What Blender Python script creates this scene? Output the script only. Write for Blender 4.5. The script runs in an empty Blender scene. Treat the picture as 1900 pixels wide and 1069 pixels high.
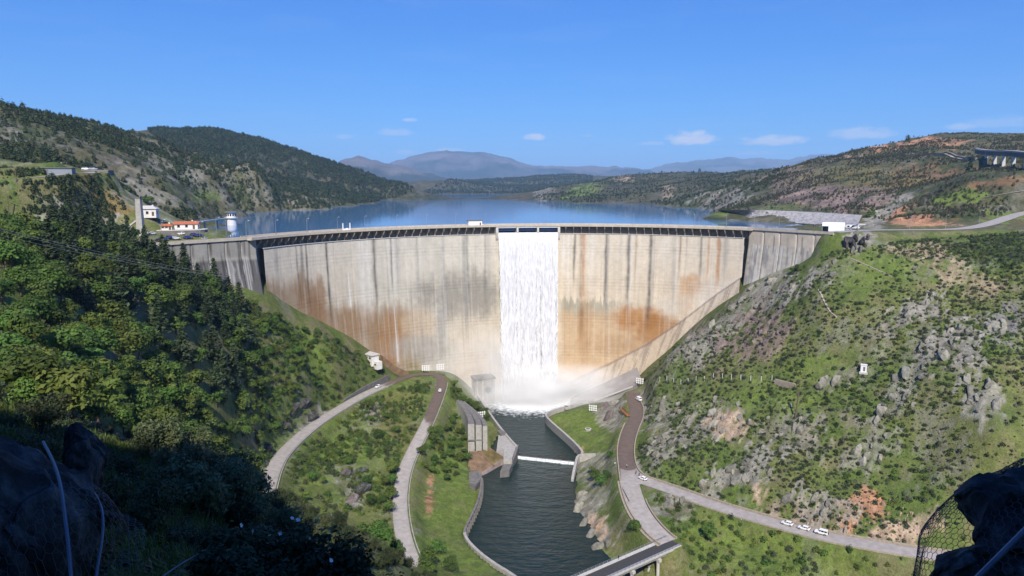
import bpy, bmesh, math, random
import numpy as np
from mathutils import Vector, Matrix
R = math.radians
random.seed(7); rng = np.random.default_rng(7)
scene = bpy.context.scene
COL = scene.collection
# ------------------------------------------------------------------ camera
F = 1267.0; CU, CV = 950.0, 534.5; PITCH = R(8.46); CAM = np.array([0.0, 0.0, 138.0])
cam = bpy.data.cameras.new('camera'); cam.sensor_width = 36.0; cam.lens = 36.0 * F / 1900.0
cam.clip_start = 0.1; cam.clip_end = 120000
cam_o = bpy.data.objects.new('camera', cam); COL.objects.link(cam_o)
cam_o.location = CAM; cam_o.rotation_euler = (math.pi / 2 - PITCH, 0, 0)
scene.camera = cam_o
# ------------------------------------------------------------------ sun, sky, exposure
SUN_EL = R(43); SUN_H = np.array([0.06, -0.998])        # horizontal direction towards the sun
sun = bpy.data.lights.new('sun', 'SUN'); sun.energy = 5.0; sun.angle = R(0.5); sun.color = (1.0, 0.93, 0.82)
sun_o = bpy.data.objects.new('sun', sun); COL.objects.link(sun_o); sun_o.location = (-100, -300, 500)
_d = Vector((-SUN_H[0] * math.cos(SUN_EL), -SUN_H[1] * math.cos(SUN_EL), -math.sin(SUN_EL)))
sun_o.rotation_euler = _d.to_track_quat('-Z', 'Y').to_euler()
world = bpy.data.worlds.new('World'); scene.world = world; world.use_nodes = True
scene.view_settings.view_transform = 'Standard'; scene.view_settings.look = 'None'
scene.view_settings.exposure = 0.36; scene.view_settings.gamma = 1.0; scene.view_settings.use_curve_mapping = False
scene.cycles.use_denoising = True; scene.cycles.max_bounces = 6; scene.cycles.diffuse_bounces = 2
scene.cycles.glossy_bounces = 3; scene.cycles.transparent_max_bounces = 12; scene.cycles.volume_bounces = 1
scene.cycles.transmission_bounces = 3; scene.cycles.caustics_reflective = False; scene.cycles.caustics_refractive = False

def build_world():
    nt = world.node_tree; N = nt.nodes; L = nt.links; N.clear()
    out = N.new('ShaderNodeOutputWorld'); bg = N.new('ShaderNodeBackground'); bg.inputs['Strength'].default_value = 0.082
    sky = N.new('ShaderNodeTexSky'); sky.sky_type = 'NISHITA'; sky.sun_disc = False
    sky.sun_elevation = SUN_EL; sky.sun_rotation = math.atan2(SUN_H[0], SUN_H[1]) % (2 * math.pi)
    sky.altitude = 900; sky.air_density = 1.0; sky.dust_density = 0.0; sky.ozone_density = 8.0
    L.new(bg.outputs[0], out.inputs[0])
    geo = N.new('ShaderNodeTexCoord')
    sep = N.new('ShaderNodeSeparateXYZ'); L.new(geo.outputs['Generated'], sep.inputs[0])
    def M(op, a, b=None, c=None, clamp=False):
        n = N.new('ShaderNodeMath'); n.operation = op; n.use_clamp = clamp
        for i, x in enumerate((a, b, c)):
            if x is None: continue
            if isinstance(x, (int, float)): n.inputs[i].default_value = x
            else: L.new(x, n.inputs[i])
        return n.outputs[0]
    az = M('ARCTAN2', sep.outputs['X'], sep.outputs['Y'])           # azimuth and elevation of the direction looked in
    el = M('ARCSINE', sep.outputs['Z'])
    comb = N.new('ShaderNodeCombineXYZ'); L.new(M('MULTIPLY', az, 55.0), comb.inputs[0]); L.new(M('MULTIPLY', el, 120.0), comb.inputs[1])
    noi = N.new('ShaderNodeTexNoise'); noi.inputs['Scale'].default_value = 1.0; noi.inputs['Detail'].default_value = 6.0
    noi.inputs['Roughness'].default_value = 0.58; L.new(comb.outputs[0], noi.inputs['Vector'])
    # fair weather clouds low over the horizon: azimuth, elevation, half width, half height, amount
    clouds = [(1283, 260, 56, 20, 1.0), (1437, 263, 66, 14, .8), (993, 256, 27, 10, .85), (760, 223, 22, 5, .5),
              (735, 247, 42, 11, .38), (638, 255, 20, 7, .35), (1600, 250, 62, 16, .6), (1785, 236, 24, 9, .5), (1210, 267, 30, 6, .4),
              (835, 279, 30, 5, .6), (1860, 228, 60, 14, .25), (1090, 252, 14, 4, .3), (1400, 285, 60, 5, .3), (752, 283, 26, 6, .4)]
    total = None
    for (u, v, ru, rv, amt) in clouds:
        a0 = math.atan2(u - CU, F * math.cos(PITCH)); 
        d = np.array([(u - CU) / F, 0, 0]) + np.array([0, math.cos(PITCH), -math.sin(PITCH)]) + (CV - v) / F * np.array([0, math.sin(PITCH), math.cos(PITCH)])
        a0 = math.atan2(d[0], d[1]); e0 = math.asin(d[2] / np.linalg.norm(d))
        fx = M('DIVIDE', M('SUBTRACT', az, a0), ru / F); 
        dy = M('SUBTRACT', el, e0)
        fy = M('DIVIDE', dy, rv / F)
        fyl = M('MULTIPLY', M('MINIMUM', fy, 0.0), 1.7); fyh = M('MAXIMUM', fy, 0.0)
        r2 = M('ADD', M('MULTIPLY', fx, fx), M('ADD', M('MULTIPLY', fyl, fyl), M('MULTIPLY', fyh, fyh)))
        g = M('MULTIPLY', M('SUBTRACT', 1.25, r2), 1.0)
        m = M('MULTIPLY', M('SUBTRACT', M('ADD', M('MULTIPLY', g, 0.5), noi.outputs['Fac']), 0.72), 2.8, clamp=True)
        m = M('MULTIPLY', m, amt)
        total = m if total is None else M('MAXIMUM', total, m)
    # thin cirrus veil
    c2 = N.new('ShaderNodeCombineXYZ'); L.new(M('MULTIPLY', az, 5.0), c2.inputs[0]); L.new(M('MULTIPLY', el, 38.0), c2.inputs[1])
    n2 = N.new('ShaderNodeTexNoise'); n2.inputs['Scale'].default_value = 1.0; n2.inputs['Detail'].default_value = 5.0
    L.new(c2.outputs[0], n2.inputs['Vector'])
    veil = M('MULTIPLY', M('MULTIPLY', M('SUBTRACT', n2.outputs['Fac'], 0.52), 1.2, clamp=True), 0.16)
    total = M('MAXIMUM', total, veil)
    # film response: the photograph's deeper, more even blue
    sc_ = N.new('ShaderNodeSeparateColor'); L.new(sky.outputs[0], sc_.inputs[0]); hsv = N.new('ShaderNodeCombineColor')
    for ch, (pw, kk) in enumerate(((1.12, .38), (.84, 1.06), (.48, 3.55))): L.new(M('MULTIPLY', M('POWER', sc_.outputs[ch], pw), kk), hsv.inputs[ch])
    mix = N.new('ShaderNodeMix'); mix.data_type = 'RGBA'; L.new(total, mix.inputs['Factor'])
    L.new(hsv.outputs[0], mix.inputs['A']); mix.inputs['B'].default_value = (8.2, 8.3, 9.2, 1)
    L.new(mix.outputs['Result'], bg.inputs['Color'])
build_world()

# ------------------------------------------------------------------ pixel <-> world helpers
FWD = np.array([0, math.cos(PITCH), -math.sin(PITCH)]); UPV = np.array([0, math.sin(PITCH), math.cos(PITCH)])
def ray(u, v):
    return FWD + (u - CU) / F * np.array([1.0, 0, 0]) + (CV - v) / F * UPV
def at_z(u, v, z):
    d = ray(u, v); t = (z - CAM[2]) / d[2]; return CAM + t * d
def at_y(u, v, y):
    d = ray(u, v); return CAM + d * (y / d[1])
def proj(P):
    P = np.asarray(P, float) - CAM; d = P @ FWD
    d = np.where(d < 0.1, 0.1, d)
    return CU + F * P[..., 0] / d, CV - F * (P @ UPV) / d

# ------------------------------------------------------------------ numpy noise
def _hash(ix, iy, s):
    h = (ix * 374761393 + iy * 668265263 + s * 974711) & 0xffffffff
    h = ((h ^ (h >> 13)) * 1274126177) & 0xffffffff
    return ((h ^ (h >> 16)) & 0xffff) / 65535.0
def vnoise(x, y, s=0):
    x = np.asarray(x, float); y = np.asarray(y, float)
    ix = np.floor(x).astype(np.int64); iy = np.floor(y).astype(np.int64); fx = x - ix; fy = y - iy
    fx = fx * fx * fx * (fx * (fx * 6 - 15) + 10); fy = fy * fy * fy * (fy * (fy * 6 - 15) + 10)
    a = _hash(ix, iy, s); b = _hash(ix + 1, iy, s); c = _hash(ix, iy + 1, s); d = _hash(ix + 1, iy + 1, s)
    return (a + (b - a) * fx) * (1 - fy) + (c + (d - c) * fx) * fy
def fbm(x, y, oct=4, s=0, gain=0.5):
    t = 0; a = 1; n = 0
    for i in range(oct):
        t = t + a * vnoise(x * 2 ** i + 17.3 * i, y * 2 ** i - 9.1 * i, s + i); n += a; a *= gain
    return t / n
def ridged(x, y, oct=4, s=0):
    t = 0; a = 1; n = 0
    for i in range(oct):
        t = t + a * (1 - np.abs(2 * vnoise(x * 2 ** i + 5.3 * i, y * 2 ** i + 3.7 * i, s + i) - 1)); n += a; a *= 0.55
    return t / n
def sstep(a, b, x):
    t = np.clip((x - a) / (b - a), 0, 1); return t * t * (3 - 2 * t)
def in_poly(u, v, poly):
    u = np.asarray(u); v = np.asarray(v); r = np.zeros(u.shape, bool); n = len(poly); j = n - 1
    for i in range(n):
        xi, yi = poly[i]; xj, yj = poly[j]
        c = ((yi > v) != (yj > v)) & (u < (xj - xi) * (v - yi) / ((yj - yi) or 1e-9) + xi)
        r ^= c; j = i
    return r

# ------------------------------------------------------------------ materials
MATS = {}
def new_mat(name):
    m = bpy.data.materials.new(name); m.use_nodes = True; MATS[name] = m
    nt = m.node_tree; b = nt.nodes['Principled BSDF']
    return m, nt, nt.nodes, nt.links, b
def plain(name, col, rough=0.7, metal=0.0, var=0.12, scale=3.0, bump=0.0, spec=0.3, objvar=0.0):
    m, nt, N, L, b = new_mat(name)
    b.inputs['Roughness'].default_value = rough; b.inputs['Metallic'].default_value = metal
    b.inputs['Specular IOR Level'].default_value = spec
    tc = N.new('ShaderNodeTexCoord'); no = N.new('ShaderNodeTexNoise'); no.inputs['Scale'].default_value = scale
    no.inputs['Detail'].default_value = 5; L.new(tc.outputs['Object'], no.inputs['Vector'])
    r = N.new('ShaderNodeMapRange'); r.inputs['From Min'].default_value = .25; r.inputs['From Max'].default_value = .75
    r.inputs['To Min'].default_value = 1 - var; r.inputs['To Max'].default_value = 1 + var; L.new(no.outputs['Fac'], r.inputs['Value'])
    val = r.outputs[0]
    if objvar:
        oi = N.new('ShaderNodeObjectInfo'); r2 = N.new('ShaderNodeMapRange')
        r2.inputs['To Min'].default_value = 1 - objvar; r2.inputs['To Max'].default_value = 1 + objvar
        L.new(oi.outputs['Random'], r2.inputs['Value'])
        mu = N.new('ShaderNodeMath'); mu.operation = 'MULTIPLY'; L.new(val, mu.inputs[0]); L.new(r2.outputs[0], mu.inputs[1]); val = mu.outputs[0]
    h = N.new('ShaderNodeHueSaturation'); h.inputs['Color'].default_value = (*col, 1); L.new(val, h.inputs['Value'])
    L.new(h.outputs[0], b.inputs['Base Color'])
    if bump:
        bp = N.new('ShaderNodeBump'); bp.inputs['Strength'].default_value = bump; bp.inputs['Distance'].default_value = 0.1
        L.new(no.outputs['Fac'], bp.inputs['Height']); L.new(bp.outputs[0], b.inputs['Normal'])
    return m
def foliage(name, c1, c2, transl=0.25, hue=0.03, val=0.3, fine=0.8):
    """leaf material: colour runs between two leaf tones over the crown, and from plant to plant"""
    m, nt, N, L, b = new_mat(name)
    oi = N.new('ShaderNodeObjectInfo'); tc = N.new('ShaderNodeTexCoord')
    no = N.new('ShaderNodeTexNoise'); no.inputs['Scale'].default_value = fine; no.inputs['Detail'].default_value = 3
    L.new(tc.outputs['Object'], no.inputs['Vector'])
    rp = N.new('ShaderNodeMapRange'); rp.inputs['From Min'].default_value = .33; rp.inputs['From Max'].default_value = .67; L.new(no.outputs['Fac'], rp.inputs['Value'])
    mx = N.new('ShaderNodeMix'); mx.data_type = 'RGBA'; mx.inputs['A'].default_value = (*c1, 1); mx.inputs['B'].default_value = (*c2, 1)
    L.new(rp.outputs[0], mx.inputs['Factor'])
    h = N.new('ShaderNodeHueSaturation'); L.new(mx.outputs['Result'], h.inputs['Color'])
    r1 = N.new('ShaderNodeMapRange'); r1.inputs['To Min'].default_value = .5 - hue; r1.inputs['To Max'].default_value = .5 + hue
    L.new(oi.outputs['Random'], r1.inputs['Value']); L.new(r1.outputs[0], h.inputs['Hue'])
    mm = N.new('ShaderNodeMath'); mm.operation = 'FRACT'; m7 = N.new('ShaderNodeMath'); m7.operation = 'MULTIPLY'; m7.inputs[1].default_value = 7.31
    L.new(oi.outputs['Random'], m7.inputs[0]); L.new(m7.outputs[0], mm.inputs[0])
    r2 = N.new('ShaderNodeMapRange'); r2.inputs['To Min'].default_value = 1 - val; r2.inputs['To Max'].default_value = 1 + val
    L.new(mm.outputs[0], r2.inputs['Value']); L.new(r2.outputs[0], h.inputs['Value'])
    L.new(h.outputs[0], b.inputs['Base Color']); b.inputs['Roughness'].default_value = .65; b.inputs['Specular IOR Level'].default_value = .25
    if transl:
        tr = N.new('ShaderNodeBsdfTranslucent'); L.new(h.outputs[0], tr.inputs['Color'])
        ms = N.new('ShaderNodeMixShader'); ms.inputs[0].default_value = transl
        L.new(b.outputs[0], ms.inputs[1]); L.new(tr.outputs[0], ms.inputs[2]); L.new(ms.outputs[0], N['Material Output'].inputs['Surface'])
    return m
def vcol_mat(name, attr='Col', rough=0.9, var=0.18, scales=(0.35, 2.2), bump=0.5, dist=0.3, spec=0.2, tufts=None):
    """colour attribute (cover of the ground, stains of the concrete) broken up by two noises"""
    m, nt, N, L, b = new_mat(name)
    at = N.new('ShaderNodeAttribute'); at.attribute_name = attr
    geo = N.new('ShaderNodeNewGeometry'); val = None; last = None
    for sc in scales:
        no = N.new('ShaderNodeTexNoise'); no.inputs['Scale'].default_value = sc; no.inputs['Detail'].default_value = 6; no.inputs['Roughness'].default_value = .65
        L.new(geo.outputs['Position'], no.inputs['Vector'])
        r = N.new('ShaderNodeMapRange'); r.inputs['From Min'].default_value = .3; r.inputs['From Max'].default_value = .7
        r.inputs['To Min'].default_value = 1 - var; r.inputs['To Max'].default_value = 1 + var; L.new(no.outputs['Fac'], r.inputs['Value'])
        if val is None: val = r.outputs[0]
        else:
            mu = N.new('ShaderNodeMath'); mu.operation = 'MULTIPLY'; L.new(val, mu.inputs[0]); L.new(r.outputs[0], mu.inputs[1]); val = mu.outputs[0]
        last = no
    h = N.new('ShaderNodeHueSaturation'); L.new(at.outputs['Color'], h.inputs['Color']); L.new(val, h.inputs['Value'])
    outc = h.outputs[0]
    for (tsc, lo, hi, tcol, amt) in (tufts or ()):
        no = N.new('ShaderNodeTexNoise'); no.inputs['Scale'].default_value = tsc; no.inputs['Detail'].default_value = 7; no.inputs['Roughness'].default_value = .7; L.new(geo.outputs['Position'], no.inputs['Vector'])
        r = N.new('ShaderNodeMapRange'); r.inputs['From Min'].default_value = lo; r.inputs['From Max'].default_value = hi; r.inputs['To Max'].default_value = amt; L.new(no.outputs['Fac'], r.inputs['Value'])
        mx = N.new('ShaderNodeMix'); mx.data_type = 'RGBA'; L.new(r.outputs[0], mx.inputs['Factor']); L.new(outc, mx.inputs['A']); mx.inputs['B'].default_value = (*tcol, 1); outc = mx.outputs['Result']
    L.new(outc, b.inputs['Base Color']); b.inputs['Roughness'].default_value = rough; b.inputs['Specular IOR Level'].default_value = spec
    if bump:
        bp = N.new('ShaderNodeBump'); bp.inputs['Strength'].default_value = bump; bp.inputs['Distance'].default_value = dist
        L.new(last.outputs['Fac'], bp.inputs['Height']); L.new(bp.outputs[0], b.inputs['Normal'])
    return m

# ------------------------------------------------------------------ mesh helpers
def tag(o, label=None, cat=None, group=None, kind=None):
    if label: o['label'] = label
    if cat: o['category'] = cat
    if group: o['group'] = group
    if kind: o['kind'] = kind
    return o
def empty(name, loc=(0, 0, 0), rz=0.0):
    o = bpy.data.objects.new(name, None); COL.objects.link(o); o.location = loc; o.rotation_euler = (0, 0, rz); o.empty_display_size = .3
    return o
def link_mesh(name, me, mats, parent=None, smooth=False):
    if not isinstance(mats, (list, tuple)): mats = [mats]
    for m in mats: me.materials.append(m)
    if smooth: me.polygons.foreach_set('use_smooth', [True] * len(me.polygons))
    o = bpy.data.objects.new(name, me); COL.objects.link(o)
    if parent is not None: o.parent = parent
    return o
def from_py(name, verts, faces, mats, parent=None, smooth=False):
    me = bpy.data.meshes.new(name); me.from_pydata([tuple(map(float, v)) for v in verts], [], [tuple(f) for f in faces]); me.update()
    return link_mesh(name, me, mats, parent, smooth)
def fast_mesh(name, V, Fq, mats, parent=None, smooth=False, col=None):
    """V (n,3), Fq (m,k) arrays; col (n,3) optional vertex colours"""
    me = bpy.data.meshes.new(name); V = np.asarray(V, np.float32); Fq = np.asarray(Fq, np.int32); k = Fq.shape[1]
    me.vertices.add(len(V)); me.vertices.foreach_set('co', V.ravel())
    me.loops.add(Fq.size); me.loops.foreach_set('vertex_index', Fq.ravel())
    me.polygons.add(len(Fq)); me.polygons.foreach_set('loop_start', np.arange(0, Fq.size, k, dtype=np.int32))
    me.polygons.foreach_set('loop_total', np.full(len(Fq), k, np.int32))
    if col is not None:
        a = me.attributes.new('Col', 'FLOAT_COLOR', 'POINT')
        c4 = np.ones((len(V), 4), np.float32); c4[:, :3] = col; a.data.foreach_set('color', c4.ravel())
    me.update(calc_edges=True); me.validate()
    return link_mesh(name, me, mats, parent, smooth)
def grid_faces(nx, ny):
    i = np.arange((nx - 1) * (ny - 1)); r = i // (nx - 1); c = i % (nx - 1); a = r * nx + c
    return np.stack([a, a + 1, a + nx + 1, a + nx], 1)
class MB:
    """collects boxes, bars and prisms that make up one part"""
    def __init__(s): s.v = []; s.f = []; s.m = []
    def box(s, c, d, rz=0.0, mi=0, taper=1.0):
        x, y, z = c; a, b, h = d[0] / 2, d[1] / 2, d[2]; n = len(s.v); co, si = math.cos(rz), math.sin(rz)
        for zz, t in ((0, 1.0), (h, taper)):
            for px, py in ((-a, -b), (a, -b), (a, b), (-a, b)):
                px *= t; py *= t; s.v.append((x + px * co - py * si, y + px * si + py * co, z + zz))
        for q in ((0, 3, 2, 1), (4, 5, 6, 7), (0, 1, 5, 4), (1, 2, 6, 5), (2, 3, 7, 6), (3, 0, 4, 7)):
            s.f.append([n + i for i in q]); s.m.append(mi)
        return s
    def bar(s, p, q, w, h=None, mi=0, n=4):
        p = Vector(p); q = Vector(q); d = (q - p); h = h or w
        z = Vector((0, 0, 1)) if abs(d.normalized().z) < .95 else Vector((0, 1, 0))
        a = d.cross(z).normalized(); b = a.cross(d).normalized(); k = len(s.v)
        for e in (p, q):
            for i in range(n):
                t = 2 * math.pi * (i + .5) / n; s.v.append(tuple(e + a * math.cos(t) * w * .7071 + b * math.sin(t) * h * .7071))
        for i in range(n):
            j = (i + 1) % n; s.f.append([k + i, k + j, k + n + j, k + n + i]); s.m.append(mi)
        s.f.append([k + i for i in range(n)][::-1]); s.f.append([k + n + i for i in range(n)]); s.m += [mi, mi]
        return s
    def poly(s, pts, mi=0):
        k = len(s.v); s.v += [tuple(p) for p in pts]; s.f.append(list(range(k, k + len(pts)))); s.m.append(mi); return s
    def prism(s, pts, dz, mi=0):
        k = len(s.v); n = len(pts); s.v += [tuple(p) for p in pts]; s.v += [(p[0], p[1], p[2] + dz) for p in pts]
        s.f.append(list(range(k, k + n))[::-1]); s.f.append(list(range(k + n, k + 2 * n))); s.m += [mi, mi]
        for i in range(n):
            j = (i + 1) % n; s.f.append([k + i, k + j, k + n + j, k + n + i]); s.m.append(mi)
        return s
    def build(s, name, mats, parent=None, smooth=False):
        me = bpy.data.meshes.new(name); me.from_pydata(s.v, [], s.f); me.update()
        o = link_mesh(name, me, mats, parent, smooth)
        me.polygons.foreach_set('material_index', s.m)
        b = bmesh.new(); b.from_mesh(me); bmesh.ops.recalc_face_normals(b, faces=b.faces); b.to_mesh(me); b.free()
        return o
def copy_tree(o, parent=None):
    c = o.copy(); COL.objects.link(c)
    if parent is not None: c.parent = parent
    for ch in list(o.children): copy_tree(ch, c)
    return c

# ------------------------------------------------------------------ dam geometry (shared by the ground that meets it)
DC = np.array([31.5, 279.8]); DR = 165.2; CREST = 113.5
PHL, PHR = R(160.9), R(49.6)
SHELF = 107.6                                             # ledge under the crest brackets
def face_off(z):
    t = np.clip((SHELF - np.asarray(z, float)) / SHELF, 0, 1.1); return 9.0 * t ** 1.5
def dpt(ph, rad, z): return np.array([DC[0] + rad * math.cos(ph), DC[1] + rad * math.sin(ph), z])
def on_dam(u, v, extra=0.0):
    """point of the downstream dam face seen at a pixel"""
    d = ray(u, v)
    for t in np.arange(250.0, 520.0, 0.25):
        p = CAM + d * t
        if p[1] > DC[1] - 40 and math.hypot(p[0] - DC[0], p[1] - DC[1]) >= DR - face_off(p[2]) - extra: return p
    return CAM + d * 400
PHU = lambda u, v=600: (lambda p: math.atan2(p[1] - DC[1], p[0] - DC[0]))(on_dam(u, v))
WATER_R, WATER_P, WATER_L = 110.6, 0.0, -1.5             # reservoir, stilling pool, river below the weir

# ------------------------------------------------------------------ roads (pixel, level) -> world lines
def line_z(pts): return np.array([at_z(u, v, z) for u, v, z in pts])
def smooth_line(P, step=2.0, it=2):
    for _ in range(it):
        Q = [P[0]]
        for a, b in zip(P[:-1], P[1:]): Q += [a * .75 + b * .25, a * .25 + b * .75]
        Q.append(P[-1]); P = np.array(Q)
    d = np.r_[0, np.cumsum(np.linalg.norm(np.diff(P, axis=0), axis=1))]; n = max(3, int(d[-1] / step)); s = np.linspace(0, d[-1], n)
    return np.stack([np.interp(s, d, P[:, i]) for i in range(3)], 1)
ROADS = {
 'upper_road': (smooth_line(line_z([(752, 700, 25), (722, 712, 26), (690, 725, 26.5), (655, 743, 27), (600, 776, 28), (560, 806, 29), (523, 842, 30), (506, 872, 30.5), (496, 905, 31), (486, 945, 31), (482, 985, 31)])), 2.95),
 'lower_road': (smooth_line(line_z([(752, 699, 25), (780, 694, 25), (804, 694, 24.5), (819, 700, 24), (820, 714, 23.5), (812, 738, 22.5), (793, 785, 19.5), (768, 832, 16.5), (750, 872, 14.5), (742, 915, 13), (742, 955, 12), (749, 1000, 11), (763, 1040, 10), (780, 1080, 9.5), (800, 1130, 9)])), 2.9),
 'river_road': (smooth_line(line_z([(1178, 728, 17), (1172, 738, 16.5), (1184, 766, 16), (1166, 805, 14.5), (1160, 835, 13), (1163, 868, 12), (1180, 888, 12), (1240, 907, 12), (1330, 940, 12.5), (1420, 966, 13), (1520, 994, 13.5), (1620, 1013, 14.5), (1720, 1029, 15), (1800, 1040, 15.5), (1900, 1050, 16)])), 3.6),
 'bridge_road': (smooth_line(line_z([(1165, 870, 12), (1170, 905, 11.5), (1184, 945, 11), (1205, 975, 10.4), (1228, 998, 10), (1240, 1006, 9.8)])), 3.9),
 'crest_access_road': (smooth_line(np.array([at_z(1546, 431, 113.4), at_z(1600, 427, 113.4), at_z(1700, 426.5, 113.6), at_z(1770, 426, 114), at_z(1815, 421, 115), at_z(1850, 411, 117), at_z(1880, 400, 119.5), at_z(1915, 392, 121.5), at_z(2000, 380, 125)])), 4.2),
 'hill_track': (smooth_line(np.array([at_y(1650, 387, 520), at_y(1720, 380, 500), at_y(1800, 371, 480), at_y(1870, 358, 470), at_y(1930, 350, 470)])), 2.0),
 'upper_left_road': (smooth_line(np.array([at_y(-60, 336, 300), at_y(30, 333, 312), at_y(90, 327, 322), at_y(135, 321, 335), at_y(160, 322, 350), at_y(190, 318, 365)])), 3.2),
}
# ------------------------------------------------------------------ the ground: levels known at points, interpolated
CP = []
def c_z(*a):
    for u, v, z in a: CP.append(at_z(u, v, z))
def c_y(*a):
    for u, v, y in a: CP.append(at_y(u, v, y))
def c_p(*a):
    for p in a: CP.append(np.array(p, float))
for nm, (P, w) in ROADS.items():
    for p in P[::max(1, len(P) // 9)]: CP.append(p)
# river bed and banks
c_z((985, 775, -5), (1005, 820, -5), (1015, 880, -8), (1010, 940, -8), (1000, 1000, -8), (1015, 1060, -8), (960, 760, -5), (985, 745, -4), (960, 905, -7), (1045, 745, -3))
c_p((20, 195, -9), (55, 165, -10), (120, 140, -10), (200, 120, -11), (320, 100, -12))
c_z((893, 745, 4), (925, 792, 4), (948, 825, 3.5), (885, 720, 8), (868, 702, 13), (880, 760, 7), (900, 790, 6), (850, 740, 17))    # left bank of the pool
c_z((835, 790, 12), (860, 830, 6), (880, 890, 2), (872, 930, 1.5), (858, 985, 1), (880, 1010, 1), (915, 1040, 1), (955, 1069, 1), (995, 1100, 1))
c_z((800, 900, 7), (790, 980, 6.5), (810, 860, 9), (830, 960, 3.5), (840, 1060, 4), (800, 1060, 8))
c_z((1030, 770, 3.5), (1080, 770, 4.5), (1100, 745, 5), (1060, 800, 3.5), (1085, 830, 3.5), (1110, 800, 5), (1110, 830, 5), (1075, 752, 4), (1150, 745, 12), (1130, 790, 11), (1128, 850, 7))
c_z((1072, 880, -2.5), (1062, 925, -3.2), (1075, 965, -3.2), (1100, 1005, -3.2), (1112, 1040, -3.2), (1100, 910, 3), (1130, 950, 4), (1160, 990, 4.5), (1200, 1010, 5), (1150, 1030, 0), (1125, 900, 5.5))
c_z((1245, 930, 10), (1270, 965, 8), (1300, 1000, 6.5), (1400, 1010, 7), (1350, 1060, 4), (1480, 1050, 6), (1600, 1060, 7.5), (1250, 1060, 0), (1700, 1075, 9), (1440, 1100, 3))
c_z((640, 800, 24), (700, 760, 22.5), (770, 715, 24), (680, 860, 19), (600, 880, 24), (620, 940, 20), (700, 950, 13), (560, 930, 27), (640, 1010, 13), (700, 1030, 10), (550, 1000, 26))
# where the ground meets the dam
for u, v in ((488, 530), (520, 556), (560, 583), (610, 605), (655, 628), (700, 660), (745, 690), (800, 690), (850, 696), (1150, 735), (1195, 680), (1240, 645), (1275, 610), (1320, 572), (1360, 545), (1392, 524)):
    CP.append(on_dam(u, v))
for u, v in ((900, 745), (960, 750), (1050, 750), (1100, 745)): CP.append(np.r_[on_dam(u, v)[:2], -3])
# left abutment and right abutment toes, and the platforms behind
LA0, LA1 = np.array([-155.5, 295.8]), np.array([-125.2, 334.1]); RA0, RA1 = np.array([141.3, 408.7]), np.array([171.8, 365.5])
def on_wall(u, v, a, b, off=0.0):
    """point where a pixel's ray meets the vertical plane through a and b"""
    d = ray(u, v); n = np.array([b[1] - a[1], -(b[0] - a[0])]); t = ((a - CAM[:2]) @ n) / (d[:2] @ n); return CAM + d * t
for u, v in ((300, 470), (330, 490), (390, 513), (430, 520), (470, 530)): CP.append(on_wall(u, v, LA0, LA1))
for u, v in ((1400, 520), (1440, 500), (1490, 488), (1545, 465)): CP.append(on_wall(u, v, RA0, RA1))
c_p((-165, 300, 113.1), (-160, 325, 113.1), (-145, 340, 113.1), (-190, 310, 113.3), (-200, 335, 113.3), (-175, 345, 113.2), (-150, 356, 112.8), (-215, 300, 114), (-205, 285, 113.6), (-165, 280, 108), (-190, 270, 110))
c_p((180, 372, 113.0), (195, 395, 113.2), (215, 420, 113.4), (178, 410, 113), (180, 355, 106), (205, 380, 112.8), (225, 405, 113.3), (200, 420, 113), (190, 440, 112))
# left forest slope
c_y((0, 700, 90), (0, 600, 120), (0, 500, 160), (0, 430, 210), (0, 390, 260), (100, 700, 120), (100, 600, 150), (100, 500, 200), (200, 600, 195), (200, 500, 245), (200, 700, 155), (200, 800, 110), (300, 700, 190), (300, 600, 225), (300, 800, 140),
    (400, 700, 235), (400, 800, 192), (400, 600, 262), (550, 650, 318), (650, 690, 357), (600, 620, 352), (500, 750, 282), (450, 850, 236), (400, 900, 172), (480, 640, 298), (470, 905, 222), (590, 720, 332), (540, 790, 287), (-150, 600, 120), (-150, 450, 210), (-300, 500, 220))
# the near slope below the viewpoint (in the shade of the hill behind it)
c_p((0, 0, 136.2), (-2.5, 4, 133.9), (1.5, 5, 132.6), (-8, 9, 131.8), (-5.5, 12, 129.6), (-3.2, 12, 128.6), (-13, 14, 130.3), (-9.8, 16, 129.4), (-14.5, 25, 125.0), (-12, 30, 121.8), (-20, 45, 116.5), (-4, 25, 118.5), (-22, 30, 126), (-32, 40, 124), (-45, 55, 118), (-10, 45, 108), (0, 45, 101),
    (0, 20, 120), (0, 60, 84), (0, 100, 62), (0, 140, 36), (-35, 80, 98), (-25, 110, 78), (-30, 150, 52), (0, 175, 12), (25, 10, 126), (40, 40, 98), (60, 80, 62), (80, 110, 20), (8, 6, 131.2), (6, 3, 134), (120, 40, 70), (200, 20, 60), (300, 10, 40), (40, -5, 133), (-40, 20, 133), (-80, 40, 130), (-120, 60, 134), (-200, 100, 150), (-300, 160, 170))
c_p((0, -10, 141), (-8, -8, 142), (-15, -25, 167), (0, -30, 175), (20, -25, 166), (-35, -40, 198), (0, -55, 212), (40, -50, 200), (-40, -90, 228), (0, -100, 235), (60, -90, 225), (-100, -60, 222), (-100, -10, 168), (-200, 0, 180), (100, -40, 130), (0, -180, 240), (-150, -150, 235), (150, -150, 170))  # unseen ridge, levels set for the shadow it throws on the near slope
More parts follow.
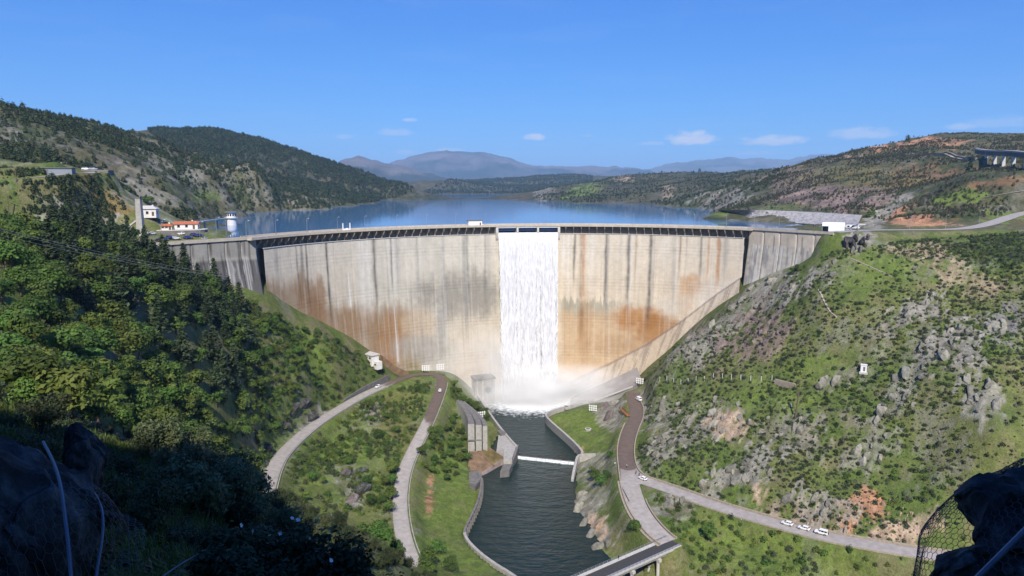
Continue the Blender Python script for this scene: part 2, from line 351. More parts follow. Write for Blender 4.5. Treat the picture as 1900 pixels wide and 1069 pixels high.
# right hillside
c_z((1560, 452, 108), (1620, 442, 110.5), (1700, 440, 110), (1800, 434, 112), (1900, 425, 112), (2000, 430, 114), (2200, 450, 116))
c_y((1300, 700, 345), (1400, 600, 365), (1480, 520, 362), (1600, 667, 296), (1600, 550, 325), (1500, 750, 290), (1330, 800, 300), (1230, 780, 342), (1420, 880, 264), (1750, 560, 312), (1750, 700, 268), (1850, 650, 270), (1850, 800, 236), (1700, 860, 248), (1600, 930, 238), (1900, 560, 300), (1900, 940, 220), (2050, 700, 260), (2200, 900, 220), (1250, 650, 372), (1480, 470, 388))
# reservoir bed and shores
c_p((-60, 470, 88), (0, 500, 85), (80, 490, 90), (130, 460, 100), (-120, 450, 96), (-40, 700, 85), (0, 1200, 85), (100, 700, 88), (-150, 620, 95), (0, 2000, 90), (140, 520, 98), (-125, 405, 104), (150, 620, 98), (200, 760, 98))
c_y((1340, 391, 590), (1420, 392, 566), (1500, 395, 541), (1600, 401, 506))
c_z((1330, 405, 109.5), (1400, 410, 109.6), (1490, 416, 110.2), (1590, 421, 111.8))
c_z((430, 418, 101), (460, 427, 100), (500, 415, 98), (415, 424, 104), (480, 405, 100), (450, 410, 102), (400, 422, 107), (405, 405, 110.6), (440, 396, 110.8), (470, 394, 110.8), (520, 391, 110.6), (580, 386, 110.6), (620, 380, 110.6), (680, 373, 110.6), (720, 371, 110.6), (765, 368, 110.6))
c_p((-168, 366, 110.6), (-205, 420, 110.8), (-240, 470, 111))
c_z((780, 361, 110.6), (900, 359, 110.6), (990, 372, 110.6), (1030, 377, 110.6), (1100, 378, 110.6), (1170, 377, 110.6), (1230, 381, 110.6), (1300, 387, 110.6), (1310, 398, 110.6), (1300, 406, 110.6))
c_p((168, 442, 110.8), (150, 470, 106))
# left hills
c_y((0, 330, 330), (0, 250, 430), (0, 205, 520), (60, 215, 560), (120, 235, 640), (-200, 300, 400), (-200, 180, 600), (100, 300, 420), (100, 400, 290), (200, 420, 315), (230, 390, 345), (200, 330, 420), (170, 238, 780), (210, 250, 800), (250, 258, 760), (300, 270, 720), (300, 330, 520), (400, 320, 640), (400, 380, 560), (340, 390, 480), (500, 340, 780), (560, 360, 850), (620, 370, 1000), (470, 310, 800), (290, 262, 1300), (330, 250, 1500), (380, 240, 1700), (430, 247, 1750), (500, 264, 1700), (560, 285, 1600), (610, 310, 1500), (650, 335, 1400), (700, 336, 1500), (740, 345, 1450), (760, 358, 1450), (600, 345, 1150))
c_p((-700, 2000, 140), (-1500, 2500, 160), (-1400, 1200, 230), (-900, 700, 230))
# far shore and right hills
c_y((800, 345, 2700), (840, 336, 2800), (870, 340, 2800), (930, 334, 3800), (1000, 330, 4200), (1050, 325, 4300), (1100, 328, 4000), (960, 345, 3400), (900, 345, 3300))
c_p((-1500, 4500, 120), (0, 5500, 130), (1500, 5000, 130), (-600, 5200, 125))
c_y((1080, 345, 1650), (1040, 360, 1350), (1140, 328, 2000), (1230, 320, 2100), (1300, 325, 2200), (1150, 352, 1500), (1240, 352, 1250), (1300, 360, 950), (1400, 345, 1100), (1450, 318, 1900), (1350, 330, 1900), (1330, 395, 640), (1345, 388, 600), (1420, 385, 620), (1420, 345, 800), (1500, 295, 950), (1520, 300, 900), (1600, 285, 850), (1680, 258, 1000), (1740, 249, 1000), (1800, 250, 950), (1900, 258, 900), (1520, 360, 640), (1600, 340, 660), (1700, 300, 720), (1700, 350, 600), (1600, 390, 520), (1500, 393, 560), (1800, 320, 620), (1800, 295, 720), (1880, 330, 560), (1900, 300, 640), (1880, 370, 470), (1800, 395, 440), (1700, 410, 430), (1650, 418, 425), (2100, 280, 800), (2100, 350, 500), (1950, 385, 420))
c_y((1830, 290, 628), (1863, 300, 580), (1884, 307, 554), (1908, 315, 526), (1935, 320, 498), (1560, 298, 862), (1620, 294, 817), (1700, 290, 762), (1760, 285, 707))
c_p((1500, 2500, 150), (900, 3000, 150), (1500, 1200, 220))
CP = np.array(CP)
_c = 7.0
class RBF:
    def __init__(s, P):
        n = len(P); s.P = P[:, :2]
        d = np.hypot(P[:, None, 0] - P[None, :, 0], P[:, None, 1] - P[None, :, 1]); A = np.sqrt(d * d + _c * _c)
        A -= np.eye(n) * 2.0                                 # a little smoothing
        Q = np.c_[np.ones(n), P[:, :2] / 500.0]; Mx = np.block([[A, Q], [Q.T, np.zeros((3, 3))]])
        s.w = np.linalg.solve(Mx, np.r_[P[:, 2], 0, 0, 0])
    def __call__(s, x, y):
        sh = np.shape(x); x = np.ravel(x).astype(np.float32); y = np.ravel(y).astype(np.float32); out = np.empty(len(x), np.float32)
        W = s.w[:-3].astype(np.float32); PX = s.P[:, 0].astype(np.float32); PY = s.P[:, 1].astype(np.float32)
        for i in range(0, len(x), 20000):
            a = x[i:i + 20000, None] - PX; b = y[i:i + 20000, None] - PY; a *= a; b *= b; a += b; a += np.float32(_c * _c); np.sqrt(a, out=a)
            out[i:i + 20000] = a @ W
        q = s.w[-3:]; return (out + q[0] + q[1] * x / 500 + q[2] * y / 500).reshape(sh)
rbf = RBF(CP)

# cover of the ground: (kind, u, v, half width, half height, tilt deg, amount, nearest, farthest) - patches where that cover lies
PATCH = [
 ('rock', 1430, 545, 75, 38, -28, 1.0, 330, 430), ('rock', 1370, 590, 70, 34, -30, 1.0, 330, 430), ('rock', 1300, 640, 60, 34, -35, .9, 330, 430), ('purple', 1400, 620, 80, 40, -35, .8, 300, 430),
 ('rock', 1590, 450, 30, 24, 0, 1.2, 320, 420), ('rock', 1530, 510, 50, 22, -20, .8, 300, 420),
 ('rock', 1330, 785, 70, 34, -12, 1.1, 250, 360), ('tan', 1350, 785, 45, 26, -8, 1.0, 250, 360), ('rock', 1240, 830, 60, 28, -25, .9, 250, 380), ('rock', 1220, 760, 40, 40, -40, .7, 250, 400),
 ('rock', 1400, 860, 80, 34, -40, .9, 230, 330), ('rock', 1480, 800, 50, 60, -45, .6, 230, 330), ('rock', 1340, 890, 50, 24, -30, .8, 230, 330),
 ('rock', 1700, 580, 75, 26, -25, 1.0, 250, 360), ('rock', 1780, 640, 60, 50, -40, 1.1, 230, 360), ('rock', 1820, 740, 45, 60, -45, .8, 220, 330), ('rock', 1850, 610, 25, 28, 0, .8, 250, 360),
 ('rock', 1650, 760, 50, 24, -30, .7, 230, 330), ('rock', 1560, 700, 50, 20, -25, .6, 230, 330), ('rock', 1690, 690, 40, 28, -30, .7, 230, 330), ('rock', 1620, 840, 60, 34, -35, .6, 200, 300),
 ('red', 1590, 955, 60, 40, -30, 1.2, 200, 290), ('tan', 1480, 945, 70, 28, 12, 1.1, 200, 290), ('tan', 1660, 985, 60, 24, 8, 1.0, 200, 290), ('tan', 1720, 960, 40, 20, 0, .6, 190, 290), ('rock', 1520, 940, 80, 30, 8, .8, 200, 290),
 ('scree', 1505, 1045, 20, 40, 0, 1.1, 180, 260), ('scree', 1460, 930, 30, 20, 0, .5, 180, 280), ('scree', 1875, 600, 22, 40, 0, 1.1, 230, 360), ('tan', 1700, 470, 70, 18, 5, .6, 300, 400), ('tan', 1800, 520, 60, 26, 10, .5, 260, 380),
 ('dark', 1860, 470, 60, 30, 0, .9, 280, 400), ('bright', 1500, 680, 60, 26, 0, .9, 260, 360), ('bright', 1620, 500, 80, 30, 0, .7, 280, 380), ('bright', 1440, 740, 80, 40, 0, .9, 240, 360), ('bright', 1300, 745, 90, 24, 0, .7, 240, 400),
 ('bright', 1090, 790, 60, 60, 0, 1.2, 280, 400), ('red', 1075, 838, 8, 10, 0, 1.0, 280, 400), ('bright', 1450, 1040, 120, 40, 0, .8, 180, 250), ('bright', 1320, 1000, 70, 40, 0, .8, 180, 260),
 ('rock', 1090, 970, 35, 60, -30, 1.2, 200, 290), ('rock', 1110, 920, 28, 40, -30, .7, 220, 300), ('tan', 1110, 975, 22, 22, 0, .8, 200, 290), ('rock', 1250, 945, 30, 30, -30, .6, 200, 290), ('rock', 1130, 760, 26, 36, 0, 1.1, 290, 400), ('rock', 1095, 870, 40, 22, -35, .8, 250, 330), ('rock', 1190, 735, 24, 20, 0, .7, 330, 400),
 ('bright', 840, 960, 60, 100, 0, 1.1, 210, 330), ('bright', 880, 1030, 60, 40, 0, 1.0, 200, 260), ('red', 798, 925, 7, 38, 4, .9, 210, 300), ('bright', 860, 740, 50, 50, 0, .7, 320, 420), ('bright', 830, 840, 40, 40, 0, .6, 270, 350),
 ('rock', 640, 880, 42, 46, 30, .9, 220, 310), ('rock', 665, 905, 20, 40, 0, 1.1, 210, 310), ('rock', 690, 770, 24, 34, 10, .8, 280, 360), ('rock', 560, 770, 45, 40, -30, 1.1, 270, 340), ('rock', 490, 830, 22, 30, 0, .8, 220, 300), ('rock', 610, 985, 30, 16, 15, .8, 180, 260),
 ('bright', 620, 830, 70, 50, 0, .9, 240, 340), ('bright', 700, 850, 60, 60, 0, .7, 230, 340), ('bright', 740, 740, 50, 30, 0, .8, 300, 400), ('bright', 590, 920, 50, 40, 0, .7, 200, 290), ('bright', 520, 760, 30, 60, 30, .8, 240, 330), ('olive', 740, 780, 40, 60, 0, .8, 270, 380), ('bright', 560, 650, 50, 40, 30, .7, 280, 380), ('rock', 700, 655, 30, 10, 40, .5, 360, 400),
 ('dry', 330, 455, 40, 12, 0, .3, 270, 300),
 # hills behind
 ('dry', 170, 370, 90, 34, 20, .5, 260, 420), ('rust', 170, 375, 80, 26, 20, .45, 260, 420), ('rock', 150, 398, 80, 18, 12, .9, 250, 420), ('rock', 60, 370, 50, 14, 10, .6, 250, 420), ('dark', 100, 345, 70, 10, 12, .6, 250, 420), ('olive', 80, 355, 80, 30, 10, .8, 280, 420), ('rock', 110, 405, 40, 18, 0, .8, 270, 380), ('rock', 280, 370, 80, 40, 40, .6, 350, 620), ('rock', 350, 320, 100, 30, 30, .5, 450, 800), ('rock', 20, 255, 30, 20, 0, .7, 400, 600),
 ('olive', 150, 260, 70, 16, 0, .7, 600, 900), ('dry', 170, 268, 60, 8, -2, .7, 600, 900), ('rock', 460, 335, 120, 30, 20, .5, 550, 900), ('bright', 385, 365, 24, 8, 0, .9, 450, 620), ('scree', 460, 370, 30, 18, 0, .7, 500, 700),
 ('bright', 1080, 357, 36, 9, -12, 1.2, 1100, 1800), ('rock', 1010, 358, 18, 14, 0, .7, 1100, 1800), ('rock', 1340, 370, 60, 18, 0, .9, 700, 1100), ('tan', 1145, 332, 30, 7, 0, .7, 1500, 2300), ('tan', 1240, 358, 10, 14, 0, .6, 1100, 1700), ('red', 1355, 382, 12, 7, 0, 1.2, 550, 700),
 ('purple', 1560, 365, 120, 26, 5, 1.0, 500, 760), ('purple', 1480, 340, 60, 30, 0, .6, 600, 900), ('rust', 1700, 325, 120, 20, -6, .7, 550, 850), ('red', 1720, 265, 70, 9, 2, 1.3, 700, 1100), ('red', 1640, 280, 60, 9, -16, 1.2, 700, 1100), ('tan', 1560, 296, 60, 6, -5, 1.0, 700, 1000), ('rust', 1860, 340, 60, 8, -8, .9, 450, 640),
 ('red', 1690, 405, 80, 16, 5, 1.1, 400, 500), ('rock', 1650, 385, 60, 12, -35, 1.2, 400, 560), ('rock', 1620, 415, 30, 16, -30, 1.2, 400, 520), ('red', 1695, 380, 24, 8, 0, 1.2, 440, 560), ('bright', 1770, 370, 60, 12, -8, 1.0, 420, 560), ('bright', 1450, 385, 50, 8, 0, .6, 550, 700), ('bright', 1340, 400, 30, 8, -10, 1.0, 500, 680), ('bright', 1850, 400, 40, 16, 0, .9, 380, 480), ('dark', 1780, 400, 50, 12, 0, .8, 400, 480), ('olive', 1600, 330, 100, 20, 0, .6, 500, 900),
]
PAL = {'rock': (.235, .222, .18), 'purple': (.20, .145, .12), 'tan': (.36, .27, .19), 'red': (.38, .20, .11), 'rust': (.23, .13, .06), 'scree': (.17, .16, .15), 'dark': (.035, .055, .016),
       'bright': (.125, .175, .032), 'olive': (.15, .145, .045), 'dry': (.21, .18, .07)}
def cover(x, y, z, far=False):
    """base colour and rockiness of the ground"""
    u, v = proj(np.stack([x, y, z], -1)); r = np.hypot(x, y)
    n1 = fbm(x / 28, y / 28, 4, 3); n2 = fbm(x / 7, y / 7, 4, 11); n3 = fbm(x / 2.2, y / 2.2, 3, 23)
    if far: n1 = fbm(x / 90, y / 90, 5, 3); n2 = fbm(x / 30, y / 30, 4, 11); n3 = fbm(x / 10, y / 10, 3, 23)
    mixn = sstep(.35, .65, n1 * .55 + n2 * .45)[..., None]
    c = np.array([.095, .138, .028]) * (1 - mixn) + np.array([.140, .155, .048]) * mixn
    c = c + (np.array([.20, .17, .10]) - c) * (sstep(.56, .72, n2) * .45)[..., None]
    rock = sstep(.57, .66, fbm(x / 15, y / 15, 4, 41) * .6 + n3 * .4) * .5
    c = c + (np.array(PAL['rock']) - c) * rock[..., None]
    if far:
        c = np.array([.055, .068, .026]) * (1 - mixn) + np.array([.10, .095, .042]) * mixn; rock = sstep(.55, .7, n3) * .5
        c = c + (np.array([.17, .16, .14]) - c) * rock[..., None]
        bl = sstep(900, 1500, r)[..., None]; c = c * (1 - .35 * bl)
    _w = (fbm(x / 9, y / 9, 3, 31) - .5) * 6; _a = x * .67 + y * .74; _b = x * .74 - y * .67; fs = 5.0 if far else 1.0
    ns = ridged(_a / (15 * fs) + _w * .05, (_b + _w) / (2.6 * fs), 4, 151); ng = fbm(_a / (5 * fs), _b / (1.3 * fs), 3, 152)
    for (k, pu, pv, ru, rv, a, amt, y0, y1) in PATCH:
        m = (y > y0) & (y < y1) & (np.abs(u - pu) < (ru + rv) * 1.5) & (np.abs(v - pv) < (ru + rv) * 1.5)
        if not m.any(): continue
        ca, sa = math.cos(R(a)), math.sin(R(a)); du = u[m] - pu; dv = v[m] - pv
        q = ((du * ca + dv * sa) / ru) ** 2 + ((-du * sa + dv * ca) / rv) ** 2
        w = np.clip(sstep(.0, .22, (n2[m] - .5) * 1.5 + (n3[m] - .5) * .9 + (ns[m] - .62) * 1.5 + (ng[m] - .5) * .8 + .62 * (1.0 - q)), 0, 1) * min(amt, 1.0)
        if k in ('rock', 'purple', 'tan', 'red', 'scree'):
            rk = rock[m]; rock[m] = np.maximum(rk, w * (1.0 if k in ('rock', 'purple') else .55))
        cm = c[m]; tone = .25 + .55 * n3[m] + .75 * sstep(.3, .85, ns[m]) + .25 * (ng[m] - .5) if k in ('rock', 'purple', 'tan', 'red', 'scree') else .75 + .5 * n3[m]; c[m] = cm + (np.array(PAL[k]) * tone[:, None] - cm) * w[:, None]
    return np.clip(c, .008, .8), rock
STR = np.array([.67, .74]); PER = np.array([.74, -.67])
def road_dist(x, y):
    best = np.full(x.shape, 1e9, np.float32); zz = np.zeros(x.shape, np.float32); hw = np.zeros(x.shape, np.float32)
    for nm, (P, w) in ROADS.items():
        m = (x > P[:, 0].min() - 14) & (x < P[:, 0].max() + 14) & (y > P[:, 1].min() - 14) & (y < P[:, 1].max() + 14)
        if not m.any(): continue
        xs = x[m]; ys = y[m]; bd = np.full(xs.shape, 1e9, np.float32); bz = np.zeros(xs.shape, np.float32)
        for a, b in zip(P[:-1], P[1:]):
            d = (b - a)[:2]; L2 = d @ d + 1e-9; t = np.clip(((xs - a[0]) * d[0] + (ys - a[1]) * d[1]) / L2, 0, 1)
            dd = np.hypot(xs - a[0] - t * d[0], ys - a[1] - t * d[1]); k = dd < bd
            bd = np.where(k, dd, bd); bz = np.where(k, a[2] + t * (b[2] - a[2]), bz)
        e = bd - w; cur = best[m]; k = e < cur
        best[m] = np.where(k, e, cur); zz[m] = np.where(k, bz, zz[m])
    return best, zz
def dam_dist(x, y): return np.abs(np.hypot(x - DC[0], y - DC[1]) - DR + 4)
FLATS = [((-176, 318), 36), ((195, 398), 26)]               # car park and the platform with the tent
MEADOW = [((1085, 785), 70), ((840, 960), 75), ((880, 1030), 50)]
def height_detail(x, y, z):
    """base level -> level with relief; returns level, rockiness and colour"""
    r = np.hypot(x, y); far = sstep(520, 800, r)
    c, rock = cover(x, y, z)
    cf, rf = cover(x, y, z, True); k = sstep(330, 520, np.where(y > 380, r, 0))[..., None]
    c = c * (1 - k) + cf * k; rock = rock * (1 - k[..., 0]) + rf * k[..., 0]
    d, rz = road_dist(x, y); free = sstep(0.5, 9, d) * sstep(3, 14, np.where(y > DC[1] - 10, dam_dist(x, y), 99))
    for (p, rad) in FLATS: free = free * sstep(rad * .75, rad * 1.1, np.hypot(x - p[0], y - p[1]))
    mead = np.ones(x.shape); uu, vv = proj(np.stack([x, y, z], -1))
    for (p, rad) in MEADOW: mead = np.minimum(mead, .2 + .8 * sstep(rad * .6, rad * 1.1, np.hypot(uu - p[0], vv - p[1])))
    low = sstep(1.0, 7.0, np.abs(z)) * .85 + .15
    low = np.where(z < 0, .5, low)
    nearcam = sstep(12, 45, r) * .85 + .15
    amp = free * mead * low * nearcam
    dz = (fbm(x / 26, y / 26, 4, 5) - .5) * 6.0 + (fbm(x / 6, y / 6, 3, 8) - .5) * 1.6
    a = (x * STR[0] + y * STR[1]); b = (x * PER[0] + y * PER[1])
    wx = (fbm(x / 9, y / 9, 3, 31) - .5) * 5
    rr = ridged(a / 16 + wx * .05, (b + wx) / 3.6, 4, 51) - .45
    dz = dz * amp + rock * rr * 3.4 * amp * (1 - far)
    dz = dz + far * ((fbm(x / 170, y / 170, 5, 61) - .5) * 26 + (ridged(x / 60, y / 60, 3, 71) - .5) * 7) * np.clip((z - 112) / 22, 0, 1.0) * np.clip(r / 1500, .5, 1.3)
    h = z + dz
    h = np.where(d < 30, (rz - .12) + (h - rz + .12) * sstep(0.6, 6.5, d), h)
    return h, rock, c, d
GX0, GX1, GY0, GY1, GS = -262.0, 332.0, -12.0, 520.0, 1.25
gx = np.arange(GX0, GX1 + .1, GS); gy = np.arange(GY0, GY1 + .1, GS); NX, NY = len(gx), len(gy)
XX, YY = np.meshgrid(gx, gy); ZB = rbf(XX, YY).astype(float)
ZZ, RK, CC, RDI = height_detail(XX, YY, ZB)
# beneath the dam and its pool the ground stays low
pool = (np.hypot(XX - DC[0], YY - DC[1]) < DR + 12) & (ZZ < 3) & (YY > 380)
_riv = [at_z(u, v, z)[:2] for u, v, z in ((888, 876, 3), (894, 893, 2.6), (889, 925, 2.3), (878, 950, 2.2), (868, 970, 2.2), (860, 988, 2.2), (867, 1003, 2.2), (886, 1023, 2.2), (915, 1045, 2.2), (955, 1069, 2.2), (990, 1098, 2.2), (1112, 1045, -2.2), (1097, 1005, -2.2), (1080, 975, -2.2), (1064, 930, -2.2), (1066, 890, -2), (1068, 858, 0), (956, 840, 2))]
_pol = [at_z(u, v, z)[:2] for u, v, z in ((880, 718, 8), (893, 745, 5.5), (910, 770, 4.6), (926, 792, 4.4), (945, 815, 4.2), (958, 829, 4), (956, 842, 1), (1070, 858, 1), (1078, 838, 4.2), (1052, 808, 4.2), (1026, 786, 4.2), (1012, 771, 4.2), (1020, 763, 4.2), (1045, 756, 4.2), (1090, 747, 4.4), (1060, 725, 4), (900, 715, 4))]
_apr = [at_z(u, v, 2)[:2] for u, v in ((866, 842), (872, 834), (908, 826), (925, 800), (958, 826), (950, 868), (896, 896), (872, 872))]
for _p in (_riv, _pol, _apr): ZZ = np.where(in_poly(XX, YY, [tuple(q) for q in _p]), np.minimum(ZZ, -4.5), ZZ)
def H(x, y):
    x = np.asarray(x, float); y = np.asarray(y, float)
    fx = np.clip((x - GX0) / GS, 0, NX - 1.001); fy = np.clip((y - GY0) / GS, 0, NY - 1.001); i = fx.astype(int); j = fy.astype(int); a = fx - i; b = fy - j
    h = (ZZ[j, i] * (1 - a) + ZZ[j, i + 1] * a) * (1 - b) + (ZZ[j + 1, i] * (1 - a) + ZZ[j + 1, i + 1] * a) * b
    out = (x < GX0) | (x > GX1) | (y > GY1) | (y < GY0)
    if np.any(out):
        xo = np.atleast_1d(x)[np.atleast_1d(out)]; yo = np.atleast_1d(y)[np.atleast_1d(out)]
        ho = height_detail(xo, yo, rbf(xo, yo).astype(float))[0]
        h = np.atleast_1d(h); h[np.atleast_1d(out)] = ho; h = h.reshape(np.shape(x))
    return h
def G(u, v, ymin=30.0, ymax=6000.0):
    """where the ray through a pixel meets the ground"""
    d = ray(u, v); t = ymin; ts = []
    while t < ymax: ts.append(t); t *= 1.004
    P = CAM + np.array(ts)[:, None] * d; h = H(P[:, 0], P[:, 1]); below = np.nonzero(P[:, 2] < h)[0]
    if not len(below): return P[-1]
    p = P[below[0]]; p[2] = float(H(p[0], p[1])); return p
ground_m = vcol_mat('ground_cover', bump=1.0, dist=.5, scales=(.35, 1.5), var=.30, tufts=((.11, .52, .70, (.23, .18, .10), .34), (.55, .53, .68, (.22, .18, .085), .28), (.8, .54, .66, (.032, .048, .014), .55)))
V = np.stack([XX, YY, ZZ], -1).reshape(-1, 3)
tag(fast_mesh('hillside', V, grid_faces(NX, NY), ground_m, smooth=True, col=CC.reshape(-1, 3)), kind='structure')
# hill behind the viewpoint, continuing the slope; unseen, shaped to shade the foreground
bx, by = np.meshgrid(np.arange(-262, 333, 6.0), np.arange(-222, -9, 6.0)); bz = rbf(bx, by) + (fbm(bx / 26, by / 26, 4, 5) - .5) * 6
bz[-1] = H(bx[-1], np.full(bx.shape[1], GY0)) ; by[-1] = GY0
tag(fast_mesh('hill_behind', np.stack([bx, by, bz], -1).reshape(-1, 3), grid_faces(bx.shape[1], bx.shape[0]), ground_m, smooth=True, col=np.full((bx.size, 3), .1) * [1, 1.05, .5]), kind='structure')
# hills round the reservoir
th = np.radians(np.linspace(-50, 50, 520)); rr_ = np.exp(np.linspace(math.log(300), math.log(6500), 330))
TH, RRr = np.meshgrid(th, rr_); FX = RRr * np.sin(TH); FY = RRr * np.cos(TH); FZB = rbf(FX, FY).astype(float)
FZ, FRK, FC, _ = height_detail(FX, FY, FZB)
inside = (FX > GX0 + 5) & (FX < GX1 - 5) & (FY < GY1 - 5)
near_in = (FX > GX0) & (FX < GX1) & (FY < GY1); FZ = np.where(near_in, FZ - 1.0, FZ)
fq = grid_faces(FX.shape[1], FX.shape[0]); keep = ~inside.ravel()[fq].all(1)
used = np.zeros(FX.size, bool); used[fq[keep].ravel()] = True; remap = np.cumsum(used) - 1
Vf = np.stack([FX, FY, FZ], -1).reshape(-1, 3)
far_m = vcol_mat('far_hill_cover', bump=1.0, dist=2.0, scales=(.03, .2), var=.30, tufts=((.02, .5, .7, (.20, .15, .09), .4), (.09, .50, .64, (.03, .04, .016), .75), (.25, .52, .66, (.24, .215, .17), .45)))
tag(fast_mesh('reservoir_hills', Vf[used], remap[fq[keep]], far_m, smooth=True, col=FC.reshape(-1, 3)[used]), kind='structure')

# ------------------------------------------------------------------ water
def water_mat(name, deep, wscale, bstr, rough=.04, foam=None, stretch=(1, 1, 1), bdist=.5):
    m, nt, N, L, b = new_mat(name)
    b.inputs['Base Color'].default_value = (*deep, 1); b.inputs['Roughness'].default_value = rough; b.inputs['IOR'].default_value = 1.33
    if foam: b.inputs['Specular IOR Level'].default_value = .32
    geo = N.new('ShaderNodeNewGeometry'); mp = N.new('ShaderNodeMapping'); mp.inputs['Scale'].default_value = stretch; L.new(geo.outputs['Position'], mp.inputs['Vector'])
    no = N.new('ShaderNodeTexNoise'); no.inputs['Scale'].default_value = wscale; no.inputs['Detail'].default_value = 5; no.inputs['Roughness'].default_value = .6
    L.new(mp.outputs[0], no.inputs['Vector'])
    bp = N.new('ShaderNodeBump'); bp.inputs['Strength'].default_value = bstr; bp.inputs['Distance'].default_value = bdist
    L.new(no.outputs['Fac'], bp.inputs['Height']); L.new(bp.outputs[0], b.inputs['Normal'])
    if foam:
        at = N.new('ShaderNodeAttribute'); at.attribute_name = 'Col'; sp = N.new('ShaderNodeSeparateColor'); L.new(at.outputs['Color'], sp.inputs[0])
        n2 = N.new('ShaderNodeTexNoise'); n2.inputs['Scale'].default_value = .35; n2.inputs['Detail'].default_value = 8; n2.inputs['Roughness'].default_value = .7
        L.new(geo.outputs['Position'], n2.inputs['Vector'])
        ad = N.new('ShaderNodeMath'); ad.operation = 'ADD'; L.new(sp.outputs[0], ad.inputs[0]); L.new(n2.outputs['Fac'], ad.inputs[1])
        mr = N.new('ShaderNodeMapRange'); mr.inputs['From Min'].default_value = .78; mr.inputs['From Max'].default_value = 1.15; L.new(ad.outputs[0], mr.inputs['Value'])
        df = N.new('ShaderNodeBsdfDiffuse'); df.inputs['Color'].default_value = (.85, .88, .88, 1)
        ms = N.new('ShaderNodeMixShader'); L.new(mr.outputs[0], ms.inputs[0]); L.new(b.outputs[0], ms.inputs[1]); L.new(df.outputs[0], ms.inputs[2])
        L.new(ms.outputs[0], N['Material Output'].inputs['Surface'])
    return m
resv_m = water_mat('reservoir_water', (.055, .17, .36), .06, .13, .06, stretch=(.5, 1.6, 1), bdist=.4)
river_m = water_mat('river_water', (.010, .024, .021), .28, .9, .10, foam=True, stretch=(.55, 1.15, 1), bdist=.8)
# reservoir: bounded by the upstream face of the dam
UPR = DR + 8.0
arc = [dpt(p, UPR, WATER_R) for p in np.linspace(PHL, PHR, 60)]
outer = [(-170, 345, WATER_R), (-400, 500, WATER_R), (-2600, 1500, WATER_R), (-3500, 6400, WATER_R), (3500, 6400, WATER_R), (2600, 1500, WATER_R), (500, 560, WATER_R), (168, 425, WATER_R)]
_op = np.array(outer, float); _od = np.r_[0, np.cumsum(np.linalg.norm(np.diff(_op, axis=0), axis=1))]
_ou = np.stack([np.interp(np.linspace(0, 1, 60) ** 1.0 * _od[-1], _od, _op[:, k]) for k in range(3)], 1)
_rows = [np.array(arc) * (1 - t) + _ou * t for t in np.linspace(0, 1, 24) ** 2]
o = fast_mesh('reservoir', np.concatenate(_rows), grid_faces(60, 24), resv_m)
if o.data.polygons[5].normal.z < 0: o.data.flip_normals()
tag(o, kind='structure')
# stilling pool (above the weir) and the river below it
WA, WB = at_z(950, 843, 0.0), at_z(1070, 856, 0.0); WD = (WB - WA)[:2] / np.linalg.norm((WB - WA)[:2]); WN = np.array([-WD[1], WD[0]])   # weir ends; WN points upstream
def water_sheet(name, x0, x1, y0, y1, z, test, foamf, st=2.0):
    xs = np.arange(x0, x1, st); ys = np.arange(y0, y1, st); X, Y = np.meshgrid(xs, ys); q = grid_faces(len(xs), len(ys)); k = test(X, Y).ravel()[q].all(1)
    col = np.zeros((X.size, 3)); col[:, 0] = foamf(X, Y).ravel()
    o = fast_mesh(name, np.stack([X, Y, np.full(X.shape, z)], -1).reshape(-1, 3), q[k], river_m, smooth=True, col=col); return tag(o, kind='structure')
FALL = at_z(986, 744, 0)                                    # foot of the fall
def up_side(X, Y): return (X - WA[0]) * WN[0] + (Y - WA[1]) * WN[1]
def foam_pool(X, Y):
    d = np.hypot((X - FALL[0]) / 1.25, Y - FALL[1]); lip = np.exp(-(up_side(X, Y) / 1.2) ** 2) * .2
    return .72 * np.exp(-(d / 22) ** 2) + .24 * np.exp(-(d / 55) ** 2) + lip
def foam_river(X, Y):
    d = -up_side(X, Y); return .40 * np.exp(-(np.maximum(d - 1.4, 0) / .9) ** 2) + .06 * np.exp(-(d / 16) ** 2)
water_sheet('stilling_pool', -60, 90, 300, 452, WATER_P, lambda X, Y: (up_side(X, Y) > -.6) & (np.hypot(X - DC[0], Y - DC[1]) < DR + 4), foam_pool, 1.5)
water_sheet('river', -60, 330, 60, 360, WATER_L, lambda X, Y: up_side(X, Y) < 1.0, foam_river, 1.5)
# the low weir with its thin white fall
MATS_C = {}
conc = plain('concrete_grey', (.36, .345, .315), .88, var=.22, scale=.8, bump=.3)
conc_dark = plain('concrete_dark', (.16, .15, .14), .9, var=.3, scale=.6, bump=.3)
conc_stain = plain('concrete_wet_rusty', (.19, .125, .07), .75, var=.45, scale=.35, bump=.3)
conc_lt = plain('concrete_light', (.50, .48, .44), .85, var=.14, scale=.9, bump=.2)
asphalt = plain('asphalt_dark', (.055, .053, .052), .9, var=.2, scale=1.2)
white = plain('white_paint', (.78, .78, .77), .45, var=.04)
metal = plain('galvanised_metal', (.42, .43, .44), .45, metal=.7, var=.08)
glassd = plain('dark_glass', (.02, .025, .03), .08, var=.02, spec=.6)
rubber = plain('rubber_black', (.02, .02, .02), .8, var=.1)
foam_m = plain('white_foam', (.62, .66, .67), .8, var=.45, scale=1.6)
w = empty('weir', (0, 0, 0)); tag(w, 'low weir across the river below the pool, with a thin white fall', 'weir')
mb = MB(); ln = float(np.linalg.norm((WB - WA)[:2])); c = (WA + WB) / 2
mb.box((c[0] - WN[0] * .3, c[1] - WN[1] * .3, -9), (ln, 1.6, 8.85), math.atan2(WD[1], WD[0])); mb.build('weir_sill', conc_dark, w)
n = 150; vv = []; ff = []
